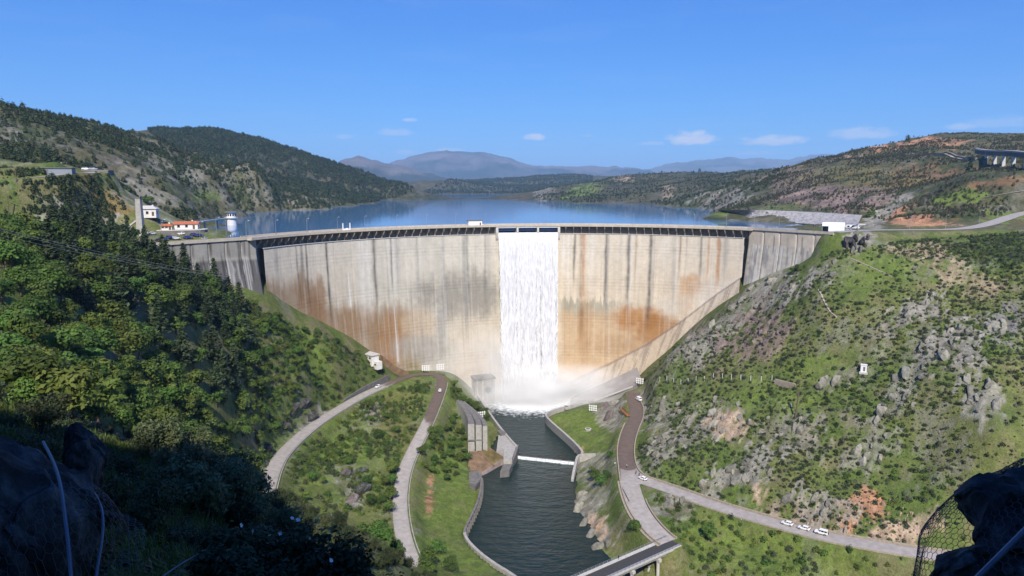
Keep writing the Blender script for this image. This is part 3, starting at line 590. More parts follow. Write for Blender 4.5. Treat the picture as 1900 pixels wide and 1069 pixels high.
for i in range(n + 1):
    t = i / n; p = WA[:2] + WD * ln * t
    for j in range(6):
        s = j / 5; o = -1.15 - .45 * s + (vnoise(i * .9, j * .5, 3) - .5) * .5 * s; vv.append((p[0] + WN[0] * o, p[1] + WN[1] * o, -.12 - 1.5 * s ** 1.4 + (vnoise(i * .8, j, 9) - .5) * .5 * s))
for i in range(n):
    for j in range(5): a = i * 6 + j; ff.append((a, a + 1, a + 7, a + 6))
weir_fall = from_py('falling_water', vv, ff, foam_m, w, True)

# ------------------------------------------------------------------ roads
def road_mat(name, base, wet_z=None):
    m, nt, N, L, b = new_mat(name)
    at = N.new('ShaderNodeAttribute'); at.attribute_name = 'Col'; geo = N.new('ShaderNodeNewGeometry')
    no = N.new('ShaderNodeTexNoise'); no.inputs['Scale'].default_value = .5; no.inputs['Detail'].default_value = 7; L.new(geo.outputs['Position'], no.inputs['Vector'])
    r = N.new('ShaderNodeMapRange'); r.inputs['From Min'].default_value = .3; r.inputs['From Max'].default_value = .7; r.inputs['To Min'].default_value = .82; r.inputs['To Max'].default_value = 1.14; L.new(no.outputs['Fac'], r.inputs['Value'])
    h = N.new('ShaderNodeHueSaturation'); L.new(at.outputs['Color'], h.inputs['Color']); L.new(r.outputs[0], h.inputs['Value']); L.new(h.outputs[0], b.inputs['Base Color'])
    b.inputs['Roughness'].default_value = .85; return m
roadm = road_mat('old_pale_asphalt', None)
def road_mesh(name, P, w, colf, lift=.05):
    T = np.gradient(P[:, :2], axis=0); T /= np.linalg.norm(T, axis=1)[:, None]; Nn = np.stack([-T[:, 1], T[:, 0]], 1)
    nu = 9; V = []; C = []
    for i, p in enumerate(P):
        for j in range(nu):
            s = (j / (nu - 1) - .5) * 2 * w; q = p[:2] + Nn[i] * s; V.append((q[0], q[1], p[2] + lift + .05 * (1 - (s / w) ** 2))); C.append(colf(p, s / w, i))
    n = len(V)
    o = fast_mesh(name, V, grid_faces(nu, len(P))[:, ::-1], roadm, smooth=True, col=np.array(C)); 
    if o.data.polygons[0].normal.z < 0: o.data.flip_normals()
    return tag(o, kind='structure')
PALE = np.array([.37, .335, .295]); WET = np.array([.135, .098, .075]); TAR = np.array([.055, .053, .052])
def mixc(t): return PALE * (1 - t) + WET * t
def edgy(p, s): return (fbm(p[0] / 6 + s * 2, p[1] / 6, 3, 77) - .5)
road_mesh('upper_road', *ROADS['upper_road'], lambda p, s, i: mixc(float(sstep(372, 384, p[1] + edgy(p, s) * 16))) * (1 - .15 * abs(s) ** 4))
road_mesh('lower_road', *ROADS['lower_road'], lambda p, s, i: mixc(float(sstep(329, 336, p[1] + edgy(p, s) * 14 + s * 3))) * (1 - .15 * abs(s) ** 4), lift=.065)
road_mesh('river_road', *ROADS['river_road'], lambda p, s, i: mixc(float(sstep(283, 287, p[1] + edgy(p, s) * 10 - s * 1 + max(0, 50 - p[0]) * .1))) * (1 - .12 * abs(s) ** 4))
road_mesh('bridge_road', *ROADS['bridge_road'], lambda p, s, i: (mixc(float(sstep(283, 287, p[1] + edgy(p, s) * 10)))), lift=.078)
road_mesh('crest_access_road', *ROADS['crest_access_road'], lambda p, s, i: PALE * .95)
road_mesh('hill_track', *ROADS['hill_track'], lambda p, s, i: np.array([.33, .28, .2]))
road_mesh('upper_left_road', *ROADS['upper_left_road'], lambda p, s, i: PALE * .85)
# junction apron filling the fork
jp = [at_z(u, v, 12.02) for u, v in ((1150, 840), (1185, 850), (1215, 893), (1185, 900), (1168, 930), (1152, 900))]
_jc = np.mean(jp, axis=0); _jv = np.array([_jc] + jp) + [0, 0, .10]
o = fast_mesh('road_junction', _jv, np.array([[0, i + 1, (i + 1) % 6 + 1] for i in range(6)]), roadm, col=np.array([mixc(float(sstep(283, 287, q[1] + edgy(q, 0) * 10))) for q in _jv])); tag(o, kind='structure')
if o.data.polygons[0].normal.z < 0: o.data.flip_normals()
# ------------------------------------------------------------------ low walls along roads and water
def offset_line(P, d):
    T = np.gradient(P[:, :2], axis=0); T /= np.linalg.norm(T, axis=1)[:, None] + 1e-9; Q = P.copy(); Q[:, 0] += -T[:, 1] * d; Q[:, 1] += T[:, 0] * d; return Q
def wall_line(name, P, th, up, down, mat, label, cat, group=None, part=None, follow=None):
    """a wall along a line: top 'up' above it, foot 'down' below it"""
    P = np.asarray(P, float); A = offset_line(P, th / 2); B = offset_line(P, -th / 2); n = len(P); v = []
    for i in range(n):
        up_i = up(i / (n - 1)) if callable(up) else up; dn = down(i / (n - 1)) if callable(down) else down
        v += [(A[i][0], A[i][1], P[i][2] - dn), (A[i][0], A[i][1], P[i][2] + up_i), (B[i][0], B[i][1], P[i][2] + up_i), (B[i][0], B[i][1], P[i][2] - dn)]
    f = [(0, 1, 2, 3), (4 * n - 4, 4 * n - 1, 4 * n - 2, 4 * n - 3)]
    for i in range(n - 1):
        a = 4 * i
        for k in range(4): f.append((a + k, a + 4 + k, a + 4 + (k + 1) % 4, a + (k + 1) % 4))
    me = bpy.data.meshes.new(name); me.from_pydata(v, [], f); b = bmesh.new(); b.from_mesh(me); bmesh.ops.recalc_face_normals(b, faces=b.faces); b.to_mesh(me); b.free()
    o = link_mesh(name, me, mat, part)
    if part is None: tag(o, label, cat, group)
    return o
stone = plain('pale_stone', (.34, .29, .22), .9, var=.3, scale=1.4, bump=.4)
rr1 = ROADS['river_road'][0]; br1 = ROADS['bridge_road'][0]; lr1 = ROADS['lower_road'][0]; ur1 = ROADS['upper_road'][0]
i_j = int(np.argmin(np.abs(rr1[:, 1] - 276) + (rr1[:, 0] < 45) * 50))
wall_line('road_parapet', offset_line(rr1[3:], 4.1), .45, .75, .8, stone, 'low stone parapet on the hill side of the river road', 'parapet')
wall_line('road_kerb', offset_line(rr1[i_j + 6:], -3.9), .3, .35, .6, stone, 'low kerb wall on the river side of the road where the white cars stand', 'kerb')
Pq = np.concatenate([offset_line(rr1[26:int(np.argmin(np.abs(rr1[:, 1] - 300))) + 1], -3.95), offset_line(br1[4:], -4.2)])
wall_line('quay_parapet', smooth_line(Pq, 2.0, 2), .5, .8, 1.2, stone, 'stone parapet on the river side of the road above the retaining wall', 'parapet')
wall_line('road_parapet', offset_line(br1[14:], 4.3), .45, .7, .8, stone, 'low stone parapet on the inner side of the branch leading to the bridge', 'parapet')
wall_line('road_kerb', offset_line(lr1[18:], 3.55), .3, .45, .7, conc, 'concrete kerb wall on the river side of the lower hairpin road', 'kerb')
wall_line('road_kerb', offset_line(ur1[12:], 3.6), .3, .45, .9, conc, 'low concrete kerb on the outer side of the road below the forest', 'kerb')
wall_line('retaining_wall', offset_line(ur1[6:int(len(ur1) * .30)], -3.9), .6, lambda t: .4 + 3.2 * (1 - t) ** .6, 1.0, conc_dark, 'dark retaining wall on the hill side above the white hatchback', 'wall')

# ------------------------------------------------------------------ the arch dam
dam_m = vcol_mat('dam_concrete', rough=.9, var=.10, scales=(.25, 1.6), bump=.25, dist=.08)
dam = empty('arch_dam', dpt((PHL + PHR) / 2, DR, 0)); tag(dam, 'huge curved concrete arch dam with rust stains and a central spillway', 'dam')
DO = np.array(dam.location)
SPL, SPR = PHU(921.6, 445), PHU(1036.8, 445)               # spillway bay, as angles
PLZ = [(1392, 505), (1330, 547), (1265, 597), (1200, 640), (1130, 676), (1060, 708)]
pl_ph = np.array([PHU(*q) for q in PLZ]); pl_z = np.array([on_dam(*q)[2] for q in PLZ]); _o = np.argsort(pl_ph); pl_ph = pl_ph[_o]; pl_z = pl_z[_o]
def dam_color(ph, z):
    """concrete with its streaks, rust and lift lines; ph, z arrays"""
    x = DC[0] + DR * np.cos(ph); y = DC[1] + DR * np.sin(ph); s = ph * DR
    u, v = proj(np.stack([DC[0] + (DR - face_off(z)) * np.cos(ph), DC[1] + (DR - face_off(z)) * np.sin(ph), z], -1))
    n = fbm(s / 9, z / 30, 4, 91); n2 = fbm(s / 1.3, z / 40, 3, 92); n3 = fbm(s / 3.0, z / 2.4, 4, 93); n4 = fbm(s / .7, z / 60, 2, 95)
    t = sstep(880, 1080, u)[..., None]
    c = np.array([.53, .475, .385]) * (1 - t) + np.array([.57, .485, .37]) * t
    gl = sstep(640, 720, u) * sstep(960, 860, u); c = c + (np.array([.46, .435, .37]) - c) * (gl * .8)[..., None]
    c = c * (.80 + .26 * n + .22 * (n2 - .5) + .12 * n4)[..., None]
    def blend(col, w): 
        nonlocal c
        c = c + (np.array(col) - c) * np.clip(w, 0, 1)[..., None]
    def blob(u0, v0, ru, rv, k=.35): return sstep(-.55, .95, 1 - ((u - u0) / ru) ** 2 - ((v - v0) / rv) ** 2 + (n - .5) * 1.5 + (n3 - .5) * (k + .5) + (n2 - .5) * .7)
    blend([.62, .58, .50], sstep(545, 450, v) * .4)
    # wet, weathered lower zones
    lowL = sstep(-14, 22, v - (566 + (n2 - .5) * 30 + (n3 - .5) * 14 - 46 * sstep(620, 545, u))) * sstep(800, 730, u)
    blend(np.array([.27, .185, .11]) * 1.0, lowL * .86 * (.75 + .5 * n)); blend([.30, .215, .13], lowL * sstep(600, 660, v) * .5)
    blend([.24, .13, .06], blob(585, 560, 22, 45) * .8); blend([.25, .14, .065], blob(559, 545, 14, 45) * .8); blend([.26, .145, .065], blob(640, 600, 60, 30, .2) * .45); blend([.30, .15, .055], blob(725, 640, 22, 60) * .6); blend([.34, .20, .09], blob(748, 605, 30, 24) * .4)
    blend([.22, .17, .06], blob(765, 672, 18, 30) * .7)
    blend([.47, .37, .26], blob(785, 602, 36, 30) * .75); blend([.33, .30, .265], blob(785, 648, 60, 26) * .75); blend([.52, .43, .32], blob(880, 620, 50, 80) * .6)
    blend([.25, .23, .195], blob(862, 545, 85, 44) * .85); blend([.27, .26, .24], blob(817, 600, 8, 70) * .6); blend([.52, .42, .31], blob(880, 690, 60, 40) * .6)
    right = sstep(1030, 1050, u)
    blend([.25, .235, .17], sstep(0, 6, v - (552 + (n2 - .5) * 26 + (u - 1050) * .06)) * sstep(1180, 1110, u) * right * sstep(600, 580, v) * .7)
    blend([.47, .325, .185], sstep(-4, 14, v - (574 + (n2 - .5) * 22)) * sstep(1290, 1230, u) * right * .85)
    blend([.36, .17, .055], blob(1180, 590, 48, 26) * .85 * right); blend([.32, .155, .05], blob(1215, 612, 40, 30) * .85 * right); blend([.40, .22, .09], blob(1085, 620, 14, 80) * .5 * right); blend([.33, .20, .10], blob(1150, 640, 60, 24) * .5 * right)
    blend([.44, .22, .08], blob(1285, 530, 20, 20) * .7); blend([.46, .27, .12], blob(1272, 556, 14, 26) * .5)
    blend([.50, .36, .22], blob(1110, 680, 90, 34) * .5 * right); blend([.60, .55, .48], blob(1340, 545, 60, 34) * .6)
    blend([.52, .48, .42], blob(1250, 570, 30, 20) * .4)
    # rain streaks running down from the ledge: pixel column, width, length, strength, colour
    K = (.085, .08, .075); BR = (.22, .12, .055); OR = (.42, .17, .04); WH = (.66, .65, .62); GY = (.24, .235, .225)
    for (uc, wd, v1, st, col) in [(510, 3.0, 510, .45, GY), (513, 2, 535, .35, K), (549, 1.3, 560, .9, K), (558, 2.6, 540, .8, K), (567, 1.5, 575, .95, K), (605, 2.0, 600, 1.0, K), (648, 2.5, 570, .0, WH), (670, 7, 585, .5, WH), (682, 4, 590, .6, WH), (693, 2.8, 585, .95, K), (725, 1.8, 540, .95, K), (735, 4, 520, .5, GY), (729, 4, 560, .4, WH), (772, 2.6, 560, .5, GY), (790, 6, 500, .25, GY), (820, 2.8, 620, .6, GY), (861, 3.4, 600, .65, GY), (867, 2, 560, .5, K), (899, 2, 590, .4, K), (907, 4, 540, .35, GY),
                                (1045, 2.4, 500, .6, WH), (1055, 2, 540, .5, WH), (1066, 2, 525, .9, K), (1080, 3.4, 640, .65, BR), (1084, 2.6, 560, .5, OR), (1098, 5, 520, .3, WH), (1125, 2.8, 570, .9, K), (1128, 2, 590, .5, GY), (1152, 2, 540, .3, GY), (1167, 3.4, 560, .85, K), (1172, 2, 580, .5, WH), (1179, 2.2, 510, .5, BR), (1208, 3.2, 600, .9, K), (1215, 2.2, 560, .4, GY), (1235, 5, 500, .3, WH), (1252, 4.5, 575, .45, GY), (1257, 2, 560, .35, WH), (1263, 1.8, 520, .75, BR), (1274, 1.6, 500, .5, BR), (1301, 3.2, 510, .75, K), (1315, 2.0, 520, .6, OR), (1333, 2.6, 525, .95, OR), (1336, 1.4, 510, .7, BR), (1346, 4.5, 515, .55, GY), (1375, 2.0, 510, .2, GY)]:
        p0 = PHU(uc, 460); d = np.abs(s - p0 * DR + (fbm(z / 14, uc * 3.1 + 0 * z, 3, 88) - .5) * 1.4) / (wd * .34 * (0.75 + .9 * fbm(z / 8, 0 * z + uc, 2, 87)))
        lenf = sstep(v1 + 30, v1 - 40, v + (n2 - .5) * 50); blend(col, np.exp(-d ** 2 * 1.2) * st * lenf * (.55 + .7 * n3))
    # white efflorescence run
    for (uc, va, vb, wd) in [(648, 505, 565, 1.5), (735, 570, 668, 1.2)]:
        p0 = PHU(uc + (0), (va + vb) / 2); d = np.abs(s - p0 * DR) / (wd * .4 * (.4 + sstep(va, vb, v))); blend((.68, .67, .65), np.exp(-d ** 2) * sstep(va - 8, va + 4, v) * sstep(vb + 10, vb, v) * .8)
    # fine streaks everywhere, lift lines and form panels
    blend((.20, .185, .16), sstep(.60, .78, n4 * .6 + n2 * .4) * .32 * (1 - .3 * right)); blend((.66, .62, .56), sstep(.64, .8, fbm(s / 1.1, z / 50, 2, 97)) * .18)
    lift = np.abs(((z / 2.0) % 1.0) - .5) * 2; c = c * (1 - .13 * sstep(.80, .98, lift) * (.4 + n3))[..., None]
    pj = np.abs(((s / 3.05) % 1.0) - .5) * 2; wz = sstep(500, 560, v); c = c * (1 - .12 * sstep(.82, .98, pj) * wz * (.3 + n3))[..., None]
    # the footing block under the right half: paler, with drips, a dark line along its top edge
    zl = np.interp(ph, pl_ph, pl_z, left=pl_z[0], right=-99); foot = sstep(zl + .2, zl - .6, z) * (zl > -50)
    blend([.50, .42, .33], foot * .75); blend([.20, .165, .13], foot * sstep(.50, .66, fbm((s + z * .35) / 1.2, (z - s * .2) / 22, 3, 99)) * .6); blend([.13, .11, .095], np.exp(-((z - zl - .2) / .55) ** 2) * .85 * (zl > -50))
    return np.clip(c, .03, .8)
NB = 26; AST = 3.2 / DR                                     # the first strip at each end is an open joint recess
edges = np.linspace(PHL - 4.2 / DR, PHR + .6 / DR, NB + 1)
for b in range(NB):
    p0, p1 = edges[b], edges[b + 1]; nc = 20; ph = np.linspace(p0, p1, nc); inspill = SPR - .002 < (p0 + p1) / 2 < SPL + .002
    top = SHELF; zs = np.linspace(-5, top, 165); PH, Zg = np.meshgrid(ph, zs)
    off = face_off(Zg)
    zl = np.interp(PH, pl_ph, pl_z, left=pl_z[0], right=-99); off = off + 2.6 * sstep(zl + .35, zl - .25, Zg) * (PH < PHU(1052, 705))
    joint = np.minimum(np.abs(PH - p0), np.abs(PH - p1)) * DR; off = off - .05 * sstep(.10, .0, joint)
    Rg = DR - off; Xg = DC[0] + Rg * np.cos(PH) - DO[0]; Yg = DC[1] + Rg * np.sin(PH) - DO[1]
    V = np.stack([Xg, Yg, Zg], -1).reshape(-1, 3); Cc = dam_color(PH, Zg).reshape(-1, 3); q = grid_faces(nc, len(zs))[:, ::-1]
    # top ledge and back
    n0 = len(V); ex = []
    for rad, z in ((DR + 4.6, top), (DR + 8, top), (DR + 14, -5)):
        for a in ph: ex.append((DC[0] + rad * math.cos(a) - DO[0], DC[1] + rad * math.sin(a) - DO[1], z))
    V = np.concatenate([V, ex]); Cc = np.concatenate([Cc, np.tile(np.array([[.5, .47, .42]]), (len(ex), 1))]); base = n0 - nc; fx = []
    for k in range(3):
        a0 = base + k * nc
        for i in range(nc - 1): fx.append((a0 + i, a0 + nc + i, a0 + nc + i + 1, a0 + i + 1))
    o = fast_mesh('concrete_block', V, np.concatenate([q, fx]), dam_m, dam, col=Cc)
    o.data.polygons.foreach_set('use_smooth', [True] * len(q) + [False] * len(fx))
# recess back wall, deck, parapets
def ring(name, p0, p1, prof, mat, parent, n=120, closed=True):
    V = []; m = len(prof); f = []
    for a in np.linspace(p0, p1, n):
        for (r_, z) in prof: V.append((DC[0] + r_ * math.cos(a) - DO[0], DC[1] + r_ * math.sin(a) - DO[1], z))
    for i in range(n - 1):
        for k in range(m if closed else m - 1): f.append((i * m + k, (i + 1) * m + k, (i + 1) * m + (k + 1) % m, i * m + (k + 1) % m))
    if closed: f += [tuple(range(m)), tuple(range((n - 1) * m, n * m))[::-1]]
    me = bpy.data.meshes.new(name); me.from_pydata(V, [], f); bb = bmesh.new(); bb.from_mesh(me); bmesh.ops.recalc_face_normals(bb, faces=bb.faces); bb.to_mesh(me); bb.free()
    return link_mesh(name, me, mat, parent)
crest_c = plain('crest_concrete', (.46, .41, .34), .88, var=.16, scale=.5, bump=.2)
recess_shade_c = plain('recess_shade_concrete', (.20, .19, .185), .9, var=.2, scale=.6)  # darker than the crest: shade of the recesses put into the colour
for (a, b_) in ((PHL, SPL), (SPR, PHR)): ring('recess_wall', a, b_, [(DR + 4.0, SHELF - .3), (DR + 4.0, 112.25), (DR + 8.0, 112.25), (DR + 8.0, SHELF - .3)], recess_shade_c, dam, 90)
ring('crest_deck', PHL + .03, PHR - .02, [(DR - .7, 112.2), (DR + 8.6, 112.2), (DR + 8.6, 113.0), (DR - .7, 113.0)], crest_c, dam)
ring('parapet', PHL + .03, PHR - .02, [(DR - .9, 112.3), (DR - .45, 112.3), (DR - .45, 113.6), (DR - .9, 113.6)], crest_c, dam)
ring('parapet', PHL + .01, PHR - .01, [(DR + 8.2, 112.6), (DR + 8.7, 112.6), (DR + 8.7, 113.9), (DR + 8.2, 113.9)], crest_c, dam)
for (a, b_) in ((PHL - 4 / DR, SPL + .004), (SPR - .004, PHR + .006)): ring('ledge', a, b_, [(DR - .35, SHELF - .15), (DR + .3, SHELF - .15), (DR + .3, SHELF + .18), (DR - .35, SHELF + .18)], conc_lt, dam, 90)
# curved brackets that carry the crest
prof = [(4.1, SHELF), (4.1, 112.05), (-.55, 112.05), (-.55, 111.35)] + [(3.3 - 3.7 * math.cos(t), 108.6 + 2.6 * math.sin(t)) for t in np.linspace(R(12), R(-10), 1)] 
prof = [(4.1, SHELF), (4.1, 112.3), (-.5, 112.3), (-.5, 111.7)] + [(-.5 + 2.6 * (1 - math.cos(t)), 111.7 - 2.4 * math.sin(t)) for t in np.linspace(R(20), R(88), 6)] + [(2.4, SHELF)]
def bracket_mesh():
    mb = MB(); k = len(prof); th_ = .2
    for y in (-th_, th_): mb.v += [(r_, y, z) for r_, z in prof]
    mb.f.append(list(range(k))); mb.f.append(list(range(k, 2 * k))[::-1]); mb.m += [0, 0]
    for i in range(k): j = (i + 1) % k; mb.f.append([i, j, k + j, k + i]); mb.m.append(0)
    o = mb.build('bracket', plain('bracket_shade_concrete', (.30, .275, .24), .9, var=.15), dam); return o  # darkened concrete: the dim light under the deck is put into its colour
b0 = bracket_mesh(); bl = [a for a in np.arange(PHR + 2.5 / DR, PHL - 1.5 / DR, 5.02 / DR) if not (SPR - .012 < a < SPL + .012)]
for i, a in enumerate(bl):
    o = b0 if i == 0 else b0.copy()
    if i: COL.objects.link(o)
    p = dpt(a, DR, 0); o.location = p - DO; o.rotation_euler = (0, 0, a)
# open joint recesses at both ends of the arch
ring('joint_recess', PHL + .006, PHL - 5 / DR, [(DR + 3.5, 20), (DR + 3.5, 111.5), (DR + 5.5, 111.5), (DR + 5.5, 20)], recess_shade_c, dam, 4)
# spillway piers and gates
blue = plain('gate_blue', (.06, .17, .45), .5, var=.12, scale=.7)
pier_ph = [PHU(u, 440) for u in (921.6, 959.5, 997.7, 1036.8)]
for i, a in enumerate(pier_ph):
    mb = MB(); hw = .75 if i in (0, 3) else .6; pr = [(8, 104), (8, 112), (-1.4, 112), (-1.9, 108.6), (-1.0, 105.0), (.4, 102.5)]; k = len(pr)
    for y in (-hw, hw): mb.v += [(r_, y, z) for r_, z in pr]
    mb.f.append(list(range(k))); mb.f.append(list(range(k, 2 * k))[::-1]); mb.m += [0, 0]
    for q in range(k): j = (q + 1) % k; mb.f.append([q, j, k + j, k + q]); mb.m.append(0)
    o = mb.build('spillway_pier', conc_lt, dam); o.location = dpt(a, DR, 0) - DO; o.rotation_euler = (0, 0, a)
for a, b_ in zip(pier_ph[:-1], pier_ph[1:]):
    g = ring('spillway_gate', a - .75 / DR, b_ + .75 / DR, [(DR + 2.0, 109.4), (DR + 1.2, 110.4), (DR + 1.4, 111.9), (DR + 2.6, 111.9), (DR + 2.6, 109.4)], blue, dam, 10)
    ring('gate_beam', a - .75 / DR, b_ + .75 / DR, [(DR - .7, 111.55), (DR + .2, 111.55), (DR + .2, 111.88), (DR - .7, 111.88)], white, g, 10)
# ------------------------------------------------------------------ the fall over the spillway
def fall_material():
    m, nt, N, L, b = new_mat('falling_water_white')
    at = N.new('ShaderNodeAttribute'); at.attribute_name = 'Col'; sp = N.new('ShaderNodeSeparateColor'); L.new(at.outputs['Color'], sp.inputs[0])
    cm = N.new('ShaderNodeCombineXYZ'); L.new(sp.outputs[0], cm.inputs[0]); L.new(sp.outputs[1], cm.inputs[1]); L.new(sp.outputs[2], cm.inputs[2])
    mp = N.new('ShaderNodeMapping'); mp.inputs['Scale'].default_value = (20, 6.5, 1); L.new(cm.outputs[0], mp.inputs['Vector'])
    no = N.new('ShaderNodeTexNoise'); no.inputs['Scale'].default_value = 2.2; no.inputs['Detail'].default_value = 8; no.inputs['Roughness'].default_value = .62; L.new(mp.outputs[0], no.inputs['Vector'])
    r = N.new('ShaderNodeMapRange'); r.inputs['From Min'].default_value = .33; r.inputs['From Max'].default_value = .62; r.inputs['To Min'].default_value = .66; r.inputs['To Max'].default_value = .86; L.new(no.outputs['Fac'], r.inputs['Value'])
    cc = N.new('ShaderNodeCombineColor'); L.new(r.outputs[0], cc.inputs[0]); L.new(r.outputs[0], cc.inputs[1])
    mm = N.new('ShaderNodeMath'); mm.operation = 'MULTIPLY_ADD'; mm.inputs[1].default_value = .93; mm.inputs[2].default_value = .07; L.new(r.outputs[0], mm.inputs[0]); L.new(mm.outputs[0], cc.inputs[2])
    L.new(cc.outputs[0], b.inputs['Base Color']); b.inputs['Roughness'].default_value = .6
    tr = N.new('ShaderNodeBsdfTranslucent'); tr.inputs['Color'].default_value = (.75, .79, .82, 1); ms = N.new('ShaderNodeMixShader'); ms.inputs[0].default_value = .2; L.new(b.outputs[0], ms.inputs[1]); L.new(tr.outputs[0], ms.inputs[2])
    # tears towards the sides and low down
    al = N.new('ShaderNodeMapRange'); al.inputs['From Min'].default_value = 0; al.inputs['From Max'].default_value = .16
    ad = N.new('ShaderNodeMath'); ad.operation = 'ADD'; L.new(no.outputs['Fac'], ad.inputs[0]); L.new(sp.outputs[2], ad.inputs[1])
    su = N.new('ShaderNodeMath'); su.operation = 'SUBTRACT'; L.new(ad.outputs[0], su.inputs[0]); su.inputs[1].default_value = 1.0; L.new(su.outputs[0], al.inputs['Value'])
    tp = N.new('ShaderNodeBsdfTransparent'); m2 = N.new('ShaderNodeMixShader'); L.new(al.outputs[0], m2.inputs[0]); L.new(tp.outputs[0], m2.inputs[1]); L.new(ms.outputs[0], m2.inputs[2])
    L.new(m2.outputs[0], N['Material Output'].inputs['Surface'])
    bp = N.new('ShaderNodeBump'); bp.inputs['Strength'].default_value = .35; bp.inputs['Distance'].default_value = .5; L.new(no.outputs['Fac'], bp.inputs['Height']); L.new(bp.outputs[0], b.inputs['Normal'])
    return m
fall_m = fall_material()
def fall_sheet(name, a0, a1, push, seed, edge, parent=None, nu=150, nv=190, lump=1.0):
    """water leaving the lip, falling in an arc; strands thicken and break up as it drops"""
    t = np.linspace(0, 1, nv)[:, None]; s = np.linspace(0, 1, nu)[None, :]; T = t + 0 * s; S = s + 0 * t
    z = 108.6 - 109.2 * T ** 1.35
    ph = a0 + (a1 - a0) * S; wid = (S - .5) * T * 2.0
    sx = S * abs(a1 - a0) * DR
    strand = ridged(sx / 2.4, z / 34 + seed, 3, 40 + seed); fine = fbm(sx / .8, z / 9, 3, 50 + seed)
    out = 1.2 + push * T ** .75 + lump * ((strand - .5) * (.4 + 1.7 * T) + (fine - .5) * (.25 + 1.0 * T))
    rad = DR - out; X = DC[0] + rad * np.cos(ph); Y = DC[1] + rad * np.sin(ph)
    jit = (fbm(sx / 1.5, z / 5, 3, 60 + seed) - .5) * 1.2 * T; X = X + jit
    eA = np.minimum(S, 1 - S) * abs(a1 - a0) * DR
    a = np.clip(.62 + eA / (edge * (.3 + 2.0 * T)) * .45, 0, 1.25) - .18 * T * (lump > 1.2)
    Cc = np.stack([S * abs(a1 - a0) * DR / 38.0, z / 109.0 * 2 + .013 * seed, a], -1).reshape(-1, 3)
    return fast_mesh(name, np.stack([X, Y, z], -1).reshape(-1, 3), grid_faces(nu, nv), fall_m, parent, True, Cc)
fa = empty('waterfall', (FALL[0], FALL[1], 0)); tag(fa, kind='structure')
sh = fall_sheet('water_sheet', pier_ph[0] - .6 / DR, pier_ph[3] + .6 / DR, 8.0, 3, 1.3, None)
sh.parent = fa; sh.matrix_parent_inverse = Matrix.Translation(-Vector(fa.location))
for i, (a, b_) in enumerate(zip(pier_ph[:-1], pier_ph[1:])):
    sh = fall_sheet('water_sheet', a - .75 / DR, b_ + .75 / DR, 9.4, 11 + i * 5, 1.6, None, 70, 170, 1.5); sh.parent = fa; sh.matrix_parent_inverse = Matrix.Translation(-Vector(fa.location))

# ------------------------------------------------------------------ abutment walls
def abutment(name, a, b, zt, batter, ncol, colf, label, zlow=60, back=9.0, band=8.0):
    root = empty(name, ((a[0] + b[0]) / 2, (a[1] + b[1]) / 2, 0)); tag(root, label, 'abutment'); o3 = np.array(root.location)
    d = (b - a); L_ = np.linalg.norm(d); d = d / L_; nrm = np.array([d[1], -d[0]])
    if nrm[1] > 0: nrm = -nrm
    for k in range(ncol):
        s0, s1 = L_ * k / ncol, L_ * (k + 1) / ncol; nc = 16; ss = np.linspace(s0, s1, nc); zs = np.linspace(zlow, zt, 70); S, Z = np.meshgrid(ss, zs)
        off = batter * np.clip((zt - band - Z) / 30, 0, 3); jt = np.minimum(S - s0, s1 - S); off = off - .3 * sstep(.25, 0, jt)
        X = a[0] + d[0] * S + nrm[0] * off - o3[0]; Y = a[1] + d[1] * S + nrm[1] * off - o3[1]
        V = np.stack([X, Y, Z], -1).reshape(-1, 3); Cc = colf(S, Z).reshape(-1, 3); q = grid_faces(nc, 70)[:, ::-1]
        ex = [(a[0] + d[0] * s - nrm[0] * back - o3[0], a[1] + d[1] * s - nrm[1] * back - o3[1], z) for z in (zt, zlow) for s in (ss[0], ss[-1])]; n0 = len(V)
        V = np.concatenate([V, ex]); Cc = np.concatenate([Cc, np.full((4, 3), .33)])
        o = fast_mesh('concrete_block', V, q, dam_m, root, col=Cc)
        me = o.data; bm_ = bmesh.new(); bm_.from_mesh(me); bm_.verts.ensure_lookup_table()
        tl, tr_ = bm_.verts[n0 - nc], bm_.verts[n0 - 1]
        bm_.faces.new([bm_.verts[n0 - nc + i] for i in range(nc)] + [bm_.verts[n0 + 1], bm_.verts[n0]])
        bm_.faces.new([bm_.verts[i * nc] for i in range(70)] + [bm_.verts[n0], bm_.verts[n0 + 2]])
        bm_.faces.new([bm_.verts[i * nc + nc - 1] for i in range(70)] + [bm_.verts[n0 + 1], bm_.verts[n0 + 3]])
        bmesh.ops.recalc_face_normals(bm_, faces=bm_.faces); bm_.to_mesh(me); bm_.free()
    pts = [(a[0] + d[0] * s + nrm[0] * .3 - o3[0], a[1] + d[1] * s + nrm[1] * .3 - o3[1], zt) for s in np.linspace(-.2, L_ + .2, 12)]
    wall_line('parapet', np.array(pts), .6, .95, .55, crest_c, None, None, part=root)
    return root
